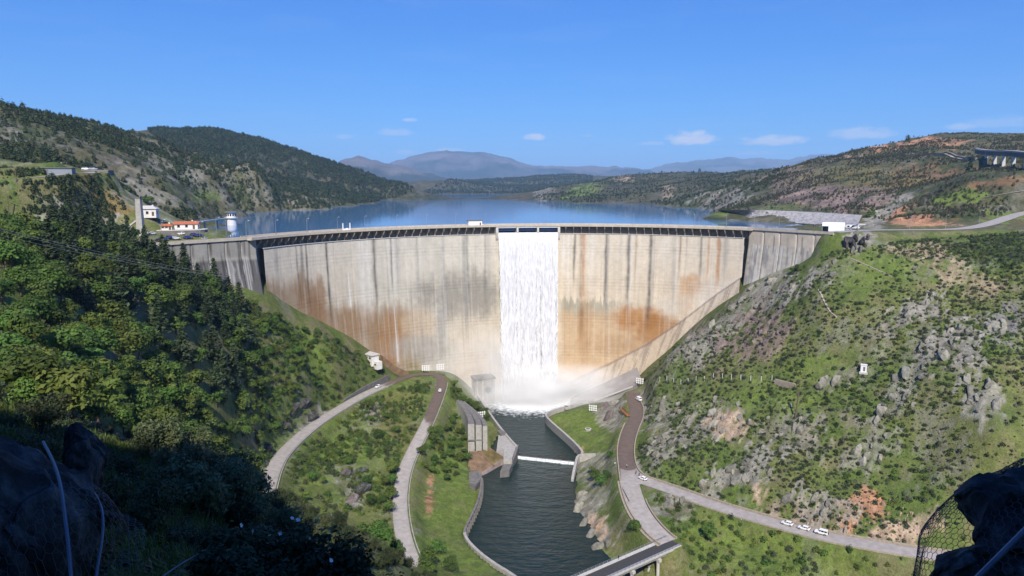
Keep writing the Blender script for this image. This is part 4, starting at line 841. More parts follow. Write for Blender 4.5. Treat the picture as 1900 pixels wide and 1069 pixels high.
def col_left(S, Z):
    n = fbm(S / 5, Z / 5, 4, 101); n2 = fbm(S / 1.1, Z / 14, 3, 102); c = np.array([.30, .285, .255]) * (.8 + .4 * n)[..., None]
    k = sstep(0, 1.5, 105.5 - 1.2 * np.floor(S / 8.5) * .35 - Z)[..., None]; c = c * (1 - k) + (np.array([.115, .11, .105]) * (.7 + .6 * n)[..., None]) * k
    wv = sstep(.63, .75, n2) * sstep(1, 6, 106 - Z); c = c + (np.array([.46, .45, .43]) - c) * (wv * .6)[..., None]
    dk = sstep(.60, .72, fbm(S / 1.4, Z / 25, 3, 104)); c = c * (1 - .5 * dk)[..., None]
    j = np.abs(((S / 8.47) + .5) % 1 - .5) * 8.47; c = c * (1 - .6 * np.exp(-(j / .5) ** 2) * sstep(103, 108, Z))[..., None]; c = c + (np.array([.5, .49, .47]) - c) * (np.exp(-((j - .6) / .35) ** 2) * sstep(106, 102, Z) * .7)[..., None]
    return np.clip(c, .03, .7)
def col_right(S, Z):
    n = fbm(S / 5, Z / 5, 4, 111); n2 = fbm(S / .9, Z / 12, 3, 112); n3 = fbm(S / 2.2, Z / 1.6, 3, 113); c = np.array([.50, .44, .36]) * (.8 + .4 * n)[..., None]
    k = sstep(0, 1.2, 104.5 - Z + (n - .5) * 3)[..., None]; low = np.array([.42, .39, .335]) * (.75 + .5 * n3)[..., None]; c = c * (1 - k) + low * k
    wv = sstep(.55, .68, n2) * k[..., 0]; c = c + (np.array([.60, .58, .55]) - c) * (wv * .7)[..., None]; dk = sstep(.57, .66, fbm(S / 1.0, Z / 16, 3, 114)) * k[..., 0]; c = c + (np.array([.17, .165, .165]) - c) * (dk * .6)[..., None]
    j = np.abs(((S / 8.8) + .5) % 1 - .5) * 8.8; c = c * (1 - .6 * np.exp(-(j / .3) ** 2) * sstep(99, 101, Z) * sstep(111, 109, Z))[..., None]
    return np.clip(c, .03, .75)
abutment('left_abutment', LA0, LA1, 113.0, 6.5, 6, col_left, 'grey stained gravity wall beside the car park, left end of the dam', band=8.5)
abutment('right_abutment', RA0, RA1, 113.0, 4.0, 5, col_right, 'pale streaked concrete wall joining the arch to the hill by the white tent', band=9.0)

# ------------------------------------------------------------------ small builders
def put(root, p, rz=0.0): root.location = tuple(p); root.rotation_euler = (0, 0, rz)
def cyl(mb, p, q, r0, r1=None, n=10, mi=0):
    p = Vector(p); q = Vector(q); d = q - p; r1 = r0 if r1 is None else r1; z = Vector((0, 0, 1)) if abs(d.normalized().z) < .95 else Vector((1, 0, 0))
    a = d.cross(z).normalized(); b = a.cross(d).normalized(); k = len(mb.v)
    for e, r_ in ((p, r0), (q, r1)):
        for i in range(n): t = 2 * math.pi * i / n; mb.v.append(tuple(e + a * math.cos(t) * r_ + b * math.sin(t) * r_))
    for i in range(n): j = (i + 1) % n; mb.f.append([k + i, k + j, k + n + j, k + n + i]); mb.m.append(mi)
    mb.f.append([k + i for i in range(n)][::-1]); mb.f.append([k + n + i for i in range(n)]); mb.m += [mi, mi]
roof_tile = plain('roof_tile_red', (.42, .13, .06), .8, var=.25, scale=2.0, bump=.3)
roof_grey = plain('roof_grey', (.16, .16, .17), .8, var=.15)
plaster = plain('white_plaster', (.66, .64, .60), .85, var=.12, scale=.8)
wood = plain('weathered_wood', (.13, .095, .07), .9, var=.25, scale=3)
tarp = plain('white_tent_fabric', (.82, .82, .84), .6, var=.03)
rustm = plain('rust_orange_steel', (.42, .15, .05), .7, var=.25, scale=2)
door_m = plain('door_brown', (.12, .07, .04), .6)
skin_m = plain('skin', (.5, .32, .24), .6, var=.03)
CARP = {'white': plain('car_paint_white', (.80, .80, .80), .25, var=.02, spec=.5), 'blue': plain('car_paint_blue', (.03, .05, .22), .25, var=.02, spec=.5), 'silver': plain('car_paint_silver', (.42, .43, .45), .3, metal=.3, var=.02), 'black': plain('car_paint_black', (.015, .016, .02), .25, var=.02, spec=.5), 'red': plain('car_paint_red', (.35, .03, .03), .3, var=.02)}
lampg = plain('lamp_lens', (.75, .75, .72), .2, var=.02); taill = plain('tail_lamp_red', (.45, .02, .02), .3, var=.02)
# ------------------------------------------------------------------ cars
WHEEL = {}
def car_proto(kind, paint):
    r_ = empty(kind)
    suv = kind == 'off_road_car'; van = kind == 'van'
    if suv: st = [(-2.3, .80, .50, 1.02), (-2.2, .93, .42, 1.10), (-1.2, .96, .38, 1.12), (.95, .96, .38, 1.12), (2.0, .94, .42, 1.06), (2.25, .84, .5, .92)]; cab = [(-2.22, -2.1, 1.1), (1.05, .62, 1.1)]; top = 1.92; tw = .80
    elif van: st = [(-2.6, .86, .45, 1.2), (-2.5, .97, .34, 1.25), (-1.2, .99, .3, 1.25), (1.2, .99, .3, 1.25), (2.2, .95, .34, 1.05), (2.55, .82, .45, .85)]; cab = [(-2.55, -2.5, 1.25), (1.9, 1.05, 1.2)]; top = 2.25; tw = .88
    else: st = [(-2.15, .70, .46, .84), (-2.02, .85, .30, .96), (-1.2, .89, .24, .98), (.9, .89, .24, .94), (1.75, .86, .28, .84), (2.12, .74, .40, .66)]; cab = [(-2.0, -1.45, .97), (1.12, .30, .93)]; top = 1.50; tw = .66
    mb = MB()
    for (x, w_, zl, zt) in st:
        m_ = zl + (zt - zl) * .62; mb.v += [(x, -w_ * .93, zl), (x, w_ * .93, zl), (x, w_, m_), (x, w_ * .93, zt), (x, -w_ * .93, zt), (x, -w_, m_)]
    for i in range(len(st) - 1):
        for k in range(6): mb.f.append([6 * i + k, 6 * i + (k + 1) % 6, 6 * i + 6 + (k + 1) % 6, 6 * i + 6 + k]); mb.m.append(0)
    mb.f.append(list(range(6))[::-1]); mb.f.append([6 * (len(st) - 1) + k for k in range(6)]); mb.m += [0, 0]
    k = len(mb.v); bw = st[2][1] * .93
    mb.v += [(cab[0][0], -bw, cab[0][2]), (cab[0][0], bw, cab[0][2]), (cab[1][0], bw, cab[1][2]), (cab[1][0], -bw, cab[1][2]), (cab[0][1], -tw, top), (cab[0][1], tw, top), (cab[1][1], tw, top), (cab[1][1], -tw, top)]
    for q in ((0, 1, 5, 4), (1, 2, 6, 5), (2, 3, 7, 6), (3, 0, 4, 7), (4, 5, 6, 7)): mb.f.append([k + i for i in q]); mb.m.append(0)
    body = mb.build('body', paint, r_)
    bv = body.modifiers.new('soft_edges', 'BEVEL'); bv.width = .06; bv.segments = 2
    c0 = [Vector(v) for v in mb.v[k:k + 8]]
    def pane(name, q, s0, s1, t0, t1):
        a, b, c, d = [c0[i] for i in q]
        def pt(s, t): return a.lerp(b, s).lerp(d.lerp(c, s), t)
        n = (b - a).cross(d - a).normalized(); cen = Vector((0, 0, 1.0)); 
        if n.dot(a - cen) < 0: n = -n
        P = [pt(s0, t0), pt(s1, t0), pt(s1, t1), pt(s0, t1)]; m2 = MB(); m2.v = [tuple(p + n * .015) for p in P] + [tuple(p - n * .03) for p in P]
        m2.f = [[0, 1, 2, 3], [7, 6, 5, 4], [0, 4, 5, 1], [1, 5, 6, 2], [2, 6, 7, 3], [3, 7, 4, 0]]; m2.m = [0] * 6; m2.build(name, glassd, r_)
    pane('windscreen', (2, 3, 7, 6), .08, .92, .12, .92); pane('rear_window', (0, 1, 5, 4), .1, .9, .2, .88)
    sp = ((.06, .36), (.40, .70), (.74, .94)) if not van else ((.70, .94),)
    for (a, b) in sp:
        pane('side_window', (0, 3, 7, 4), a, b, .14, .88); pane('side_window', (1, 2, 6, 5), a, b, .14, .88)
    wr = .36 if not suv else .42
    for sx in (-1, 1):
        for sy in (-1, 1):
            m2 = MB(); cyl(m2, (0, -.11, 0), (0, .11, 0), wr, n=14); wo = m2.build('wheel', rubber, r_); wo.location = (sx * (1.32 if not van else 1.6), sy * (bw - .05), wr)
            m2 = MB(); cyl(m2, (0, sy * .09, 0), (0, sy * .125, 0), wr * .62, n=10); m2.build('rim', metal, wo)
        m2 = MB(); m2.box((st[-1][0] - .08, sx * .58, st[-1][3] - .20), (.22, .32, .14)); m2.build('headlight', lampg, r_)
        m2 = MB(); m2.box((st[0][0] + .08, sx * .66, st[0][3] - .26), (.22, .2, .24)); m2.build('tail_lamp', taill, r_)
    MB().box((st[-1][0] - .05, 0, st[-1][2] - .02), (.3, st[-1][1] * 1.9, .16)).build('bumper', rubber, r_); MB().box((st[0][0] + .05, 0, st[0][2] - .02), (.3, st[0][1] * 1.9, .16)).build('bumper', rubber, r_)
    if suv: m2 = MB(); cyl(m2, (-2.45, .15, 1.0), (-2.25, .15, 1.0), .36, n=12); m2.build('spare_wheel', rubber, r_)
    return r_
CARS = {}
def car(kind, paint, p, rz, label, group=None):
    key = (kind, paint)
    if key not in CARS: CARS[key] = r_ = car_proto(kind, CARP[paint])
    else: r_ = copy_tree(CARS[key])
    r_['label'] = label; r_['category'] = 'van' if kind == 'van' else 'car'
    if group: r_['group'] = group
    elif 'group' in r_: del r_['group']
    put(r_, p, rz); return r_
def on_road(nm, u, v, side=0.0):
    P, w_ = ROADS[nm]; uu, vv_ = proj(P); i = int(np.argmin((uu - u) ** 2 + (vv_ - v) ** 2)); i = min(max(i, 1), len(P) - 2); d = P[i + 1] - P[i - 1]; d = d / np.linalg.norm(d)
    p = P[i].copy(); p[0] += -d[1] * side; p[1] += d[0] * side; p[2] += .13; return p, math.atan2(d[1], d[0])
p, a = on_road('upper_road', 703, 719, -.6); car('hatchback_car', 'white', p, a, 'white hatchback on the upper road below the dark retaining wall')
p, a = on_road('lower_road', 813, 727, .3); car('hatchback_car', 'white', p, a + math.pi, 'white car on the wet brown hairpin road at the dam foot')
p, a = on_road('river_road', 1192, 894, .4); car('hatchback_car', 'white', p, a + math.pi, 'white car alone at the road fork beside the walkers')
p, a = on_road('river_road', 1459, 983, 1.3); car('hatchback_car', 'white', p, a + math.pi, 'white hatchback leading the row of three on the river road')
p, a = on_road('river_road', 1486, 989, 1.2); car('hatchback_car', 'white', p, a + math.pi, 'white hatchback in the middle of the row of three on the river road')
p, a = on_road('river_road', 1521, 996, .9); car('off_road_car', 'white', p, a + math.pi, 'boxy white off-road car with a spare wheel, last of the row of three')
for i, (u, v, col, rz) in enumerate([(243, 444, 'white', .3), (272, 440, 'silver', 1.2), (283, 438, 'white', 1.2), (293, 445, 'black', .9), (303, 443.5, 'blue', .9), (313, 442, 'blue', .9), (326, 441.5, 'white', .9), (336, 438, 'white', 1.0), (349, 440, 'blue', .9), (358, 438.5, 'blue', .9), (369, 438.5, 'blue', .9), (378, 439, 'silver', 1.0), (290, 433.5, 'black', .1), (303, 432.5, 'silver', .1), (276, 434, 'black', .2)]):
    p = at_z(u, v + 1.5, 113.4); p[2] = float(H(p[0], p[1])) + .06
    car('hatchback_car', col, p, rz + math.pi / 2 * (i % 2), '%s car parked in the car park by the left abutment' % col, '%s cars in the car park' % col)
for (u, v, k, col, rz, lb) in [(1522, 429.5, 'off_road_car', 'black', 2.6, 'black off-road car parked in front of the white tent'), (1532, 428.5, 'hatchback_car', 'black', 2.6, 'black car parked between the off-road car and the tent'), (1573, 428, 'hatchback_car', 'silver', 2.4, 'silver car beside the tent by the grey awning'), (1586, 426, 'van', 'white', 2.3, 'white van parked beyond the tent against the rock')]:
    p = at_z(u, v, 113.2); p[2] = float(H(p[0], p[1])) + .03; car(k, col, p, rz, lb)
p = on_road('river_road', 1179, 742, 3.0)[0]; car('van', 'white', p, 1.9, 'white van at the upper end of the wet river road')

# ------------------------------------------------------------------ people
PEOPLE = []
def person(p, rz, shirt, trousers, label, stride=.2, h=1.72):
    """one continuous skinned figure"""
    J = {'pel': (0, 0, .95), 'wai': (0, 0, 1.1), 'che': (0, 0, 1.32), 'nec': (0, 0, 1.48), 'hea': (.02, 0, 1.58), 'top': (.01, 0, 1.70),
         'lh': (0, .10, .90), 'lk': (stride * .6, .11, .50), 'la': (stride * .5, .11, .09), 'lt': (stride * .5 + .17, .12, .04), 'rh': (0, -.10, .90), 'rk': (-stride * .2, -.11, .50), 'ra': (-stride, -.11, .10), 'rt': (-stride + .16, -.12, .04),
         'ls': (0, .19, 1.40), 'le': (-.05, .24, 1.12), 'lw': (.06, .25, .90), 'lf': (.10, .25, .80), 'rs': (0, -.19, 1.40), 're': (-.06, -.24, 1.13), 'rw': (.10, -.22, .95), 'rf': (.15, -.21, .86)}
    rad = {'pel': .15, 'wai': .135, 'che': .16, 'nec': .065, 'hea': .10, 'top': .085, 'lh': .10, 'lk': .065, 'la': .045, 'lt': .04, 'rh': .10, 'rk': .065, 'ra': .045, 'rt': .04, 'ls': .07, 'le': .048, 'lw': .036, 'lf': .034, 'rs': .07, 're': .048, 'rw': .036, 'rf': .034}
    E = [('pel', 'wai'), ('wai', 'che'), ('che', 'nec'), ('nec', 'hea'), ('hea', 'top'), ('pel', 'lh'), ('lh', 'lk'), ('lk', 'la'), ('la', 'lt'), ('pel', 'rh'), ('rh', 'rk'), ('rk', 'ra'), ('ra', 'rt'), ('che', 'ls'), ('ls', 'le'), ('le', 'lw'), ('lw', 'lf'), ('che', 'rs'), ('rs', 're'), ('re', 'rw'), ('rw', 'rf')]
    ks = list(J); me = bpy.data.meshes.new('person'); me.from_pydata([J[k] for k in ks], [(ks.index(a), ks.index(b)) for a, b in E], [])
    o = bpy.data.objects.new('person', me); COL.objects.link(o); o.modifiers.new('skin', 'SKIN'); sv = me.skin_vertices[0].data
    for i, k in enumerate(ks): sv[i].radius = (rad[k], rad[k])
    sv[0].use_root = True; ss = o.modifiers.new('sub', 'SUBSURF'); ss.levels = 1; ss.render_levels = 1
    dg = bpy.context.evaluated_depsgraph_get(); me2 = bpy.data.meshes.new_from_object(o.evaluated_get(dg)); o.modifiers.clear(); o.data = me2
    for m_ in (shirt, trousers, skin_m, rubber): me2.materials.append(m_)
    for f in me2.polygons:
        z = f.center.z; y = abs(f.center.y); f.material_index = 2 if z > 1.46 else (3 if z < .09 else (1 if z < .98 and y < .2 else (2 if (y > .2 and z < 1.0) else 0))); f.use_smooth = True
    m2 = MB(); m2.box((-.01, 0, 1.63), (.19, .17, .10), taper=.7); hr = m2.build('hair', rubber, o)
    o['label'] = label; o['category'] = 'person'; put(o, p, rz); o.scale = (h / 1.72,) * 3; return o
shW = plain('shirt_white', (.7, .7, .7), .8); shK = plain('shirt_black', (.02, .02, .025), .8); shB = plain('shirt_blue', (.06, .12, .3), .8); trK = plain('trousers_dark', (.03, .03, .04), .85); trB = plain('jeans_blue', (.07, .1, .17), .85)
for (u, v, s_, t_, rz, lb) in [(1141, 864, shW, trB, 1.6, 'person in a white top standing by the stone parapet'), (1163, 868, shW, trK, .6, 'person in a white top walking on the wet brown road'), (1180, 880, shK, trK, 2.2, 'person in black standing at the edge of the wet road'), (1186, 884, shK, trB, 1.0, 'person in a black top and jeans beside the lone white car'), (1375, 969, shW, trK, .2, 'person in a white top walking along the empty river road')]:
    q = at_z(u, v, 12.25); P_, w_ = ROADS['river_road']; q[2] = float(P_[np.argmin(np.hypot(P_[:, 0] - q[0], P_[:, 1] - q[1])), 2]) + .1; q = at_z(u, v, q[2]); person(q, rz, s_, t_, lb)
for (u, v, s_, rz, lb) in [(1509, 420.5, shK, 1.0, 'person in black on the crest road left of the tent'), (1513, 420.5, shB, 2.0, 'person in a blue top on the crest road left of the tent'), (433, 438, shW, .5, 'person in a white top on the crest above the grey wall')]:
    q = at_z(u, v + 1.5, 113.2); q[2] = max(float(H(q[0], q[1])), 113.0) + .02; person(q, rz, s_, trK, lb)

# ------------------------------------------------------------------ lamps
def lamp_proto(h=7.5, double=False):
    r_ = empty('street_lamp'); mb = MB(); cyl(mb, (0, 0, 0), (0, 0, h), .11, .07, 8); mb.build('pole', metal, r_)
    mb = MB(); mb.box((0, 0, 0), (.4, .4, .12)); mb.build('base_plate', metal, r_)
    for s_ in ((1, -1) if double else (1,)):
        mb = MB(); mb.bar((0, 0, h - .05), (s_ * 1.3, 0, h + .25), .09); mb.build('arm', metal, r_)
        mb = MB(); mb.box((s_ * 1.55, 0, h + .18), (.75, .26, .16)); hd = mb.build('lamp_head', white, r_)
        mb = MB(); mb.box((s_ * 1.55, 0, h + .14), (.5, .2, .035)); mb.build('lens', lampg, hd)
    return r_
LP = lamp_proto(); LD = lamp_proto(double=True); first = {'s': True, 'd': True}
def lamp(p, rz, label, group, dbl=False):
    k = 'd' if dbl else 's'; src = LD if dbl else LP; r_ = src if first[k] else copy_tree(src); first[k] = False
    put(r_, p, rz); tag(r_, label, 'street lamp', group); return r_
ORD = ['first', 'second', 'third', 'fourth', 'fifth', 'sixth', 'seventh', 'eighth', 'ninth', 'tenth', 'eleventh', 'twelfth', 'thirteenth', 'fourteenth', 'fifteenth', 'sixteenth', 'seventeenth', 'eighteenth', 'nineteenth', 'twentieth']
for i_l, u in enumerate((511, 569, 626, 677, 736, 791, 845, 900, 955, 1010, 1065, 1120, 1176, 1232, 1289, 1348)):
    d = ray(u, 417)                                         # where that column crosses the upstream parapet
    for t in np.arange(300, 520, .25):
        q = CAM + d * t
        if math.hypot(q[0] - DC[0], q[1] - DC[1]) >= DR + 7.9: break
    ph = math.atan2(q[1] - DC[1], q[0] - DC[0]); lamp(dpt(ph, DR + 7.9, 113.0), ph + math.pi, 'slim street lamp on the arch dam crest, %s counted from the car park' % ORD[i_l], 'street lamps along the dam crest')
for (u, v, lb) in ((301, 441, 'street lamp standing among the parked cars'), (402, 436, 'street lamp past the terrace, second after the double-headed one'), (420, 435, 'street lamp beside the footbridge end of the grey abutment wall'), (457, 437, 'street lamp where the grey abutment meets the arch')):
    p = at_z(u, v, 113.2); p[2] = max(float(H(p[0], p[1])), 113.0); lamp(p, .6, lb, 'street lamps around the car park')
p = at_z(371, 441, 113.2); p[2] = float(H(p[0], p[1])); lamp(p, .6, 'double-headed street lamp at the edge of the car park', None, True)
for (u, v, y) in ((1399, 424, 0), (1445, 424, 0), (1521, 424, 0)):
    p = at_z(u, v, 113.0); p[2] = max(113.0, float(H(p[0], p[1]))) ; lamp(p, 3.4, 'street lamp on the crest road, %s past the arch towards the tent' % ORD[[1399, 1445, 1521].index(u)], 'street lamps near the tent')
for i_l, (u, v) in enumerate(((1635, 428), (1693, 428), (1767, 427), (1834, 418), (1865, 404))):
    p, a = on_road('crest_access_road', u, v, 4.6); lamp(p, a - math.pi / 2, 'street lamp along the access road, %s after the white tent' % ORD[i_l], 'street lamps on the access road')

# ------------------------------------------------------------------ buildings
def windows(parent, pts, w_, h_, axis_rz, mat=glassd, frame=True):
    for (x, y, z) in pts:
        mb = MB(); mb.box((x, y, z), (w_, .12, h_), axis_rz); o = mb.build('window', mat, parent)
        if frame: mb = MB(); mb.box((x, y, z - .1), (w_ + .3, .3, .1), axis_rz); mb.build('sill', conc_lt, o)
# control hut on the crest
ph = PHU(884, 419); r_ = empty('control_hut', dpt(ph, DR + 4.2, 113.0), ph - math.pi / 2); tag(r_, 'white control hut with a flat dark roof on the crest beside the spillway', 'hut')
MB().box((0, 0, 0), (9.0, 3.2, 3.3)).build('wall', white, r_); MB().box((0, 0, 3.3), (9.8, 4.0, .35)).build('roof', roof_grey, r_); MB().box((3.3, -1.62, 0), (.9, .1, 2.1)).build('door', door_m, r_)
# instruments on the crest
for u, nm in ((641, 0), (654, 0)):
    ph = PHU(u, 425); r_ = empty('white_mast', dpt(ph, DR + 2.5, 113.0)); tag(r_, 'short white mast beside white domes on the crest', 'mast', 'white masts on the crest'); mb = MB(); cyl(mb, (0, 0, 0), (0, 0, 4.2), .32, .3); mb.build('post', white, r_); MB().box((0, 0, 0), (1, 1, .25)).build('foot', conc_lt, r_); MB().box((0, 0, 4.2), (.8, .8, .15)).build('cap', white, r_)
for u, rr2 in ((644.5, .75), (648.5, .95), (651, .7)):
    ph = PHU(u, 425); bm = bmesh.new(); bmesh.ops.create_icosphere(bm, subdivisions=2, radius=rr2); 
    for v_ in bm.verts: v_.co.z = max(v_.co.z + rr2 * .6, 0)
    me = bpy.data.meshes.new('white_dome'); bm.to_mesh(me); bm.free(); o = link_mesh('white_dome', me, white, smooth=True); o.location = dpt(ph, DR + 2.5, 113.0); tag(o, 'small white dome between the two white masts on the crest', 'dome', 'white domes on the crest')
# intake tower and footbridge
IT = at_z(430, 418, WATER_R); r_ = empty('intake_tower', IT); tag(r_, 'round white intake tower with a glazed cabin standing in the reservoir', 'tower')
mb = MB(); cyl(mb, (0, 0, -8), (0, 0, 5.0), 3.6, 3.4, 20); mb.build('shaft', plaster, r_)
mb = MB(); cyl(mb, (0, 0, 5.0), (0, 0, 5.6), 4.6, 4.6, 20); mb.build('gallery', conc_lt, r_)
mb = MB(); cyl(mb, (0, 0, 5.6), (0, 0, 9.2), 3.3, 3.3, 12); cb = mb.build('cabin', white, r_)
for k in range(12):
    t = (k + .5) * math.pi / 6; mb = MB(); mb.box((math.cos(t) * 3.2, math.sin(t) * 3.2, 6.5), (.2, 1.1, 1.7), t); mb.build('window', glassd, cb)
mb = MB(); cyl(mb, (0, 0, 9.2), (0, 0, 9.7), 4.4, 4.2, 16); mb.build('roof', roof_grey, r_)
for k in range(10):
    t = k * math.pi / 5; mb = MB(); mb.bar((math.cos(t) * 4.4, math.sin(t) * 4.4, 5.6), (math.cos(t) * 4.4, math.sin(t) * 4.4, 6.6), .08); mb.build('railing_post', metal, r_)
S0 = at_y(318, 409, 400); S0[2] = 116.0; E0 = np.array([IT[0] - 3, IT[1] - 1, 116.0]); dv = E0 - S0; ln = np.linalg.norm(dv); rz = math.atan2(dv[1], dv[0]); mid = (S0 + E0) / 2
r_ = empty('footbridge', (mid[0], mid[1], 116.0), rz); tag(r_, 'long thin concrete footbridge leading out to the intake tower', 'bridge')
MB().box((0, 0, -1.0), (ln, 1.8, .9)).build('deck', conc_lt, r_)
for s_ in (-1, 1):
    mb = MB(); mb.box((0, s_ * .85, .95), (ln, .07, .07)); [mb.box((x, s_ * .85, -.1), (.07, .07, 1.06)) for x in np.arange(-ln / 2, ln / 2, 2.5)]; mb.build('railing', metal, r_)
for x in (-.25, .05, .3):
    mb = MB(); cyl(mb, (ln * x, 0, -22), (ln * x, 0, -1.0), .7, .6, 10); mb.build('pier', conc, r_)
# terrace with the red-roofed lodge
TB = at_y(338, 428, 352); TB[2] = 113.2
r_ = empty('terrace', TB, .35); tag(r_, 'raised pale concrete terrace with a rounded end below the red-roofed lodge', 'terrace')
pts = [(-11, -4.5, 0), (6, -5.5, 0)] + [(6 + 6 * math.cos(t), .5 + 6 * math.sin(t), 0) for t in np.linspace(-1.4, 1.5, 9)] + [(-11, 6.5, 0)]
MB().prism([(a, b, -3) for a, b, c in pts], 5.6).build('wall', conc_dark, r_); MB().prism([(a * 1.03, b * 1.03, 2.6) for a, b, c in pts], .35).build('slab', conc_lt, r_)
def house(name, p, rz, L_, W_, hh, roofm, label, hip=False, wall=plaster):
    r_ = empty(name, p, rz); tag(r_, label, 'house'); MB().box((0, 0, -1), (L_, W_, hh + 1)).build('wall', wall, r_)
    o = .55; rh = W_ * .26; x0 = L_ / 2 + o; y0 = W_ / 2 + o; xr = x0 - (W_ * .45 if hip else 0); mb = MB()
    mb.v = [(-x0, -y0, hh), (x0, -y0, hh), (x0, y0, hh), (-x0, y0, hh), (-xr, 0, hh + rh), (xr, 0, hh + rh)]
    mb.v += [(a, b, c - .18) for a, b, c in mb.v[:4]]
    mb.f = [[0, 1, 5, 4], [1, 2, 5], [2, 3, 4, 5], [3, 0, 4], [0, 6, 7, 1], [1, 7, 8, 2], [2, 8, 9, 3], [3, 9, 6, 0], [6, 9, 8, 7]]; mb.m = [0] * 9; ro = mb.build('roof', roofm, r_)
    MB().box((L_ * .25, W_ * .1, hh + rh * .4), (.7, .7, 1.3)).build('chimney', plaster, ro)
    for x in (-.32, 0.02): windows(r_, [(x * L_, -W_ / 2 - .02, 1.0)], 1.2, 1.3, 0)
    windows(r_, [(L_ / 2 + .02, 0, 1.0)], 1.1, 1.2, math.pi / 2)
    MB().box((L_ * .33, -W_ / 2 - .02, 0), (1.0, .12, 2.1)).build('door', door_m, r_)
    return r_
ca, sa = math.cos(.35), math.sin(.35)
def loc(x, y, z): return (TB[0] + x * ca - y * sa, TB[1] + x * sa + y * ca, TB[2] + z)
house('lodge', loc(2, 3.2, 2.95), .3, 11, 5.0, 2.7, roof_tile, 'white lodge with a long red tiled roof on the terrace')
house('annex', loc(-7.0, -.2, 2.95), .35, 5.0, 4.0, 2.0, roof_tile, 'small white annex with a red hipped roof at the end of the terrace', True)
p = G(276, 404, 200, 700); house('keepers_house', (p[0], p[1], p[2] + .6), .25, 8.5, 6, 3.6, conc_lt, 'white house with a pale hipped roof standing behind the concrete pylon', True)
# concrete pylon with its ramp
p = at_z(263, 447, 113.2); p[2] = float(H(p[0], p[1])); r_ = empty('pylon', p); tag(r_, 'tall slender concrete pylon rising beside the car park', 'pylon')
MB().box((0, 0, -1), (3.0, 2.6, 18.0), taper=.72).build('shaft', conc, r_); MB().box((0, 0, -.2), (3.6, 3.6, .7)).build('foot', conc_lt, r_); MB().box((0, 0, 17.0), (2.5, 2.2, .5)).build('cap', conc_dark, r_)
r2 = empty('ramp', (p[0] - 1.5, p[1], p[2])); tag(r2, 'sloping concrete ramp on thin posts leaning against the pylon', 'ramp')
mb = MB(); mb.bar((-.2, 0, 6.8), (-10, 3, .8), .9, .7); mb.build('beam', conc_lt, r2)
for t in (.3, .55, .8):
    mb = MB(); q = np.array([-.2, 0, 6.6]) * (1 - t) + np.array([-10, 3, .6]) * t; mb.bar((q[0], q[1], -1.5), tuple(q), .3); mb.build('post', conc, r2)
# white marquee and stands at the right end of the crest
p = at_z(1546, 427.5, 113.2); p[2] = float(H(p[0], p[1])); r_ = empty('marquee', p, -.45); tag(r_, 'big white marquee tent with a pitched roof at the right end of the crest', 'tent')
mb = MB(); L_, W_, hh, rh = 11.5, 8.5, 2.9, 2.0; x0, y0 = L_ / 2, W_ / 2
mb.v = [(-x0, -y0, hh), (x0, -y0, hh), (x0, y0, hh), (-x0, y0, hh), (-x0, 0, hh + rh), (x0, 0, hh + rh)]; mb.f = [[0, 1, 5, 4], [2, 3, 4, 5], [1, 2, 5], [3, 0, 4], [0, 3, 2, 1]]; mb.m = [0] * 5; mb.build('roof', tarp, r_)
MB().box((0, y0 - .05, 0), (L_, .1, hh - .01)).build('wall', tarp, r_); MB().box((x0 - .05, 0, 0), (.1, W_ - .22, hh - .01)).build('wall', tarp, r_); MB().box((1.6, -y0 + .05, 0), (L_ - 3.3, .1, hh - .01)).build('wall', tarp, r_); MB().box((-x0 + .05, 2.6, 0), (.1, 3, hh - .01)).build('wall', tarp, r_); MB().box((-x0 + .05, -2.9, 0), (.1, 2.4, hh - .01)).build('wall', tarp, r_)
for x in (-x0, -x0 / 3, x0 / 3, x0):
    for y in (-y0, y0): mb = MB(); mb.bar((x, y * .985, 0), (x, y * .985, hh), .12); mb.build('pole', metal, r_)
for (u, v, w_, d_, h_, m_, nm, lb) in [(1580, 426, 6.5, 3, 2.8, roof_grey, 'awning', 'grey awning on posts beside the white marquee'), (1596, 425.5, 5, 3, 2.6, tarp, 'awning', 'white awning on posts nearest the rock slope')]:
    p = at_z(u, v, 113.2); p[2] = float(H(p[0], p[1])); r_ = empty(nm, p, -.4); tag(r_, lb, 'awning'); MB().box((0, 0, h_), (w_, d_, .2)).build('canopy', m_, r_)
    for x in (-1, 1):
        for y in (-1, 1): mb = MB(); mb.bar((x * w_ * .46, y * d_ * .44, 0), (x * w_ * .46, y * d_ * .44, h_), .12); mb.build('post', metal, r_)
p = at_z(1578, 421, 113.2); p[2] = float(H(p[0], p[1])); r_ = empty('container', p, -.4); tag(r_, 'white site container behind the grey awning', 'container'); MB().box((0, 0, .1), (6, 2.4, 2.5)).build('box', white, r_); MB().box((1.4, -1.22, .2), (1, .08, 2.0)).build('door', roof_grey, r_); MB().box((-1.2, -1.22, 1.1), (1.3, .08, 1.0)).build('window', glassd, r_)
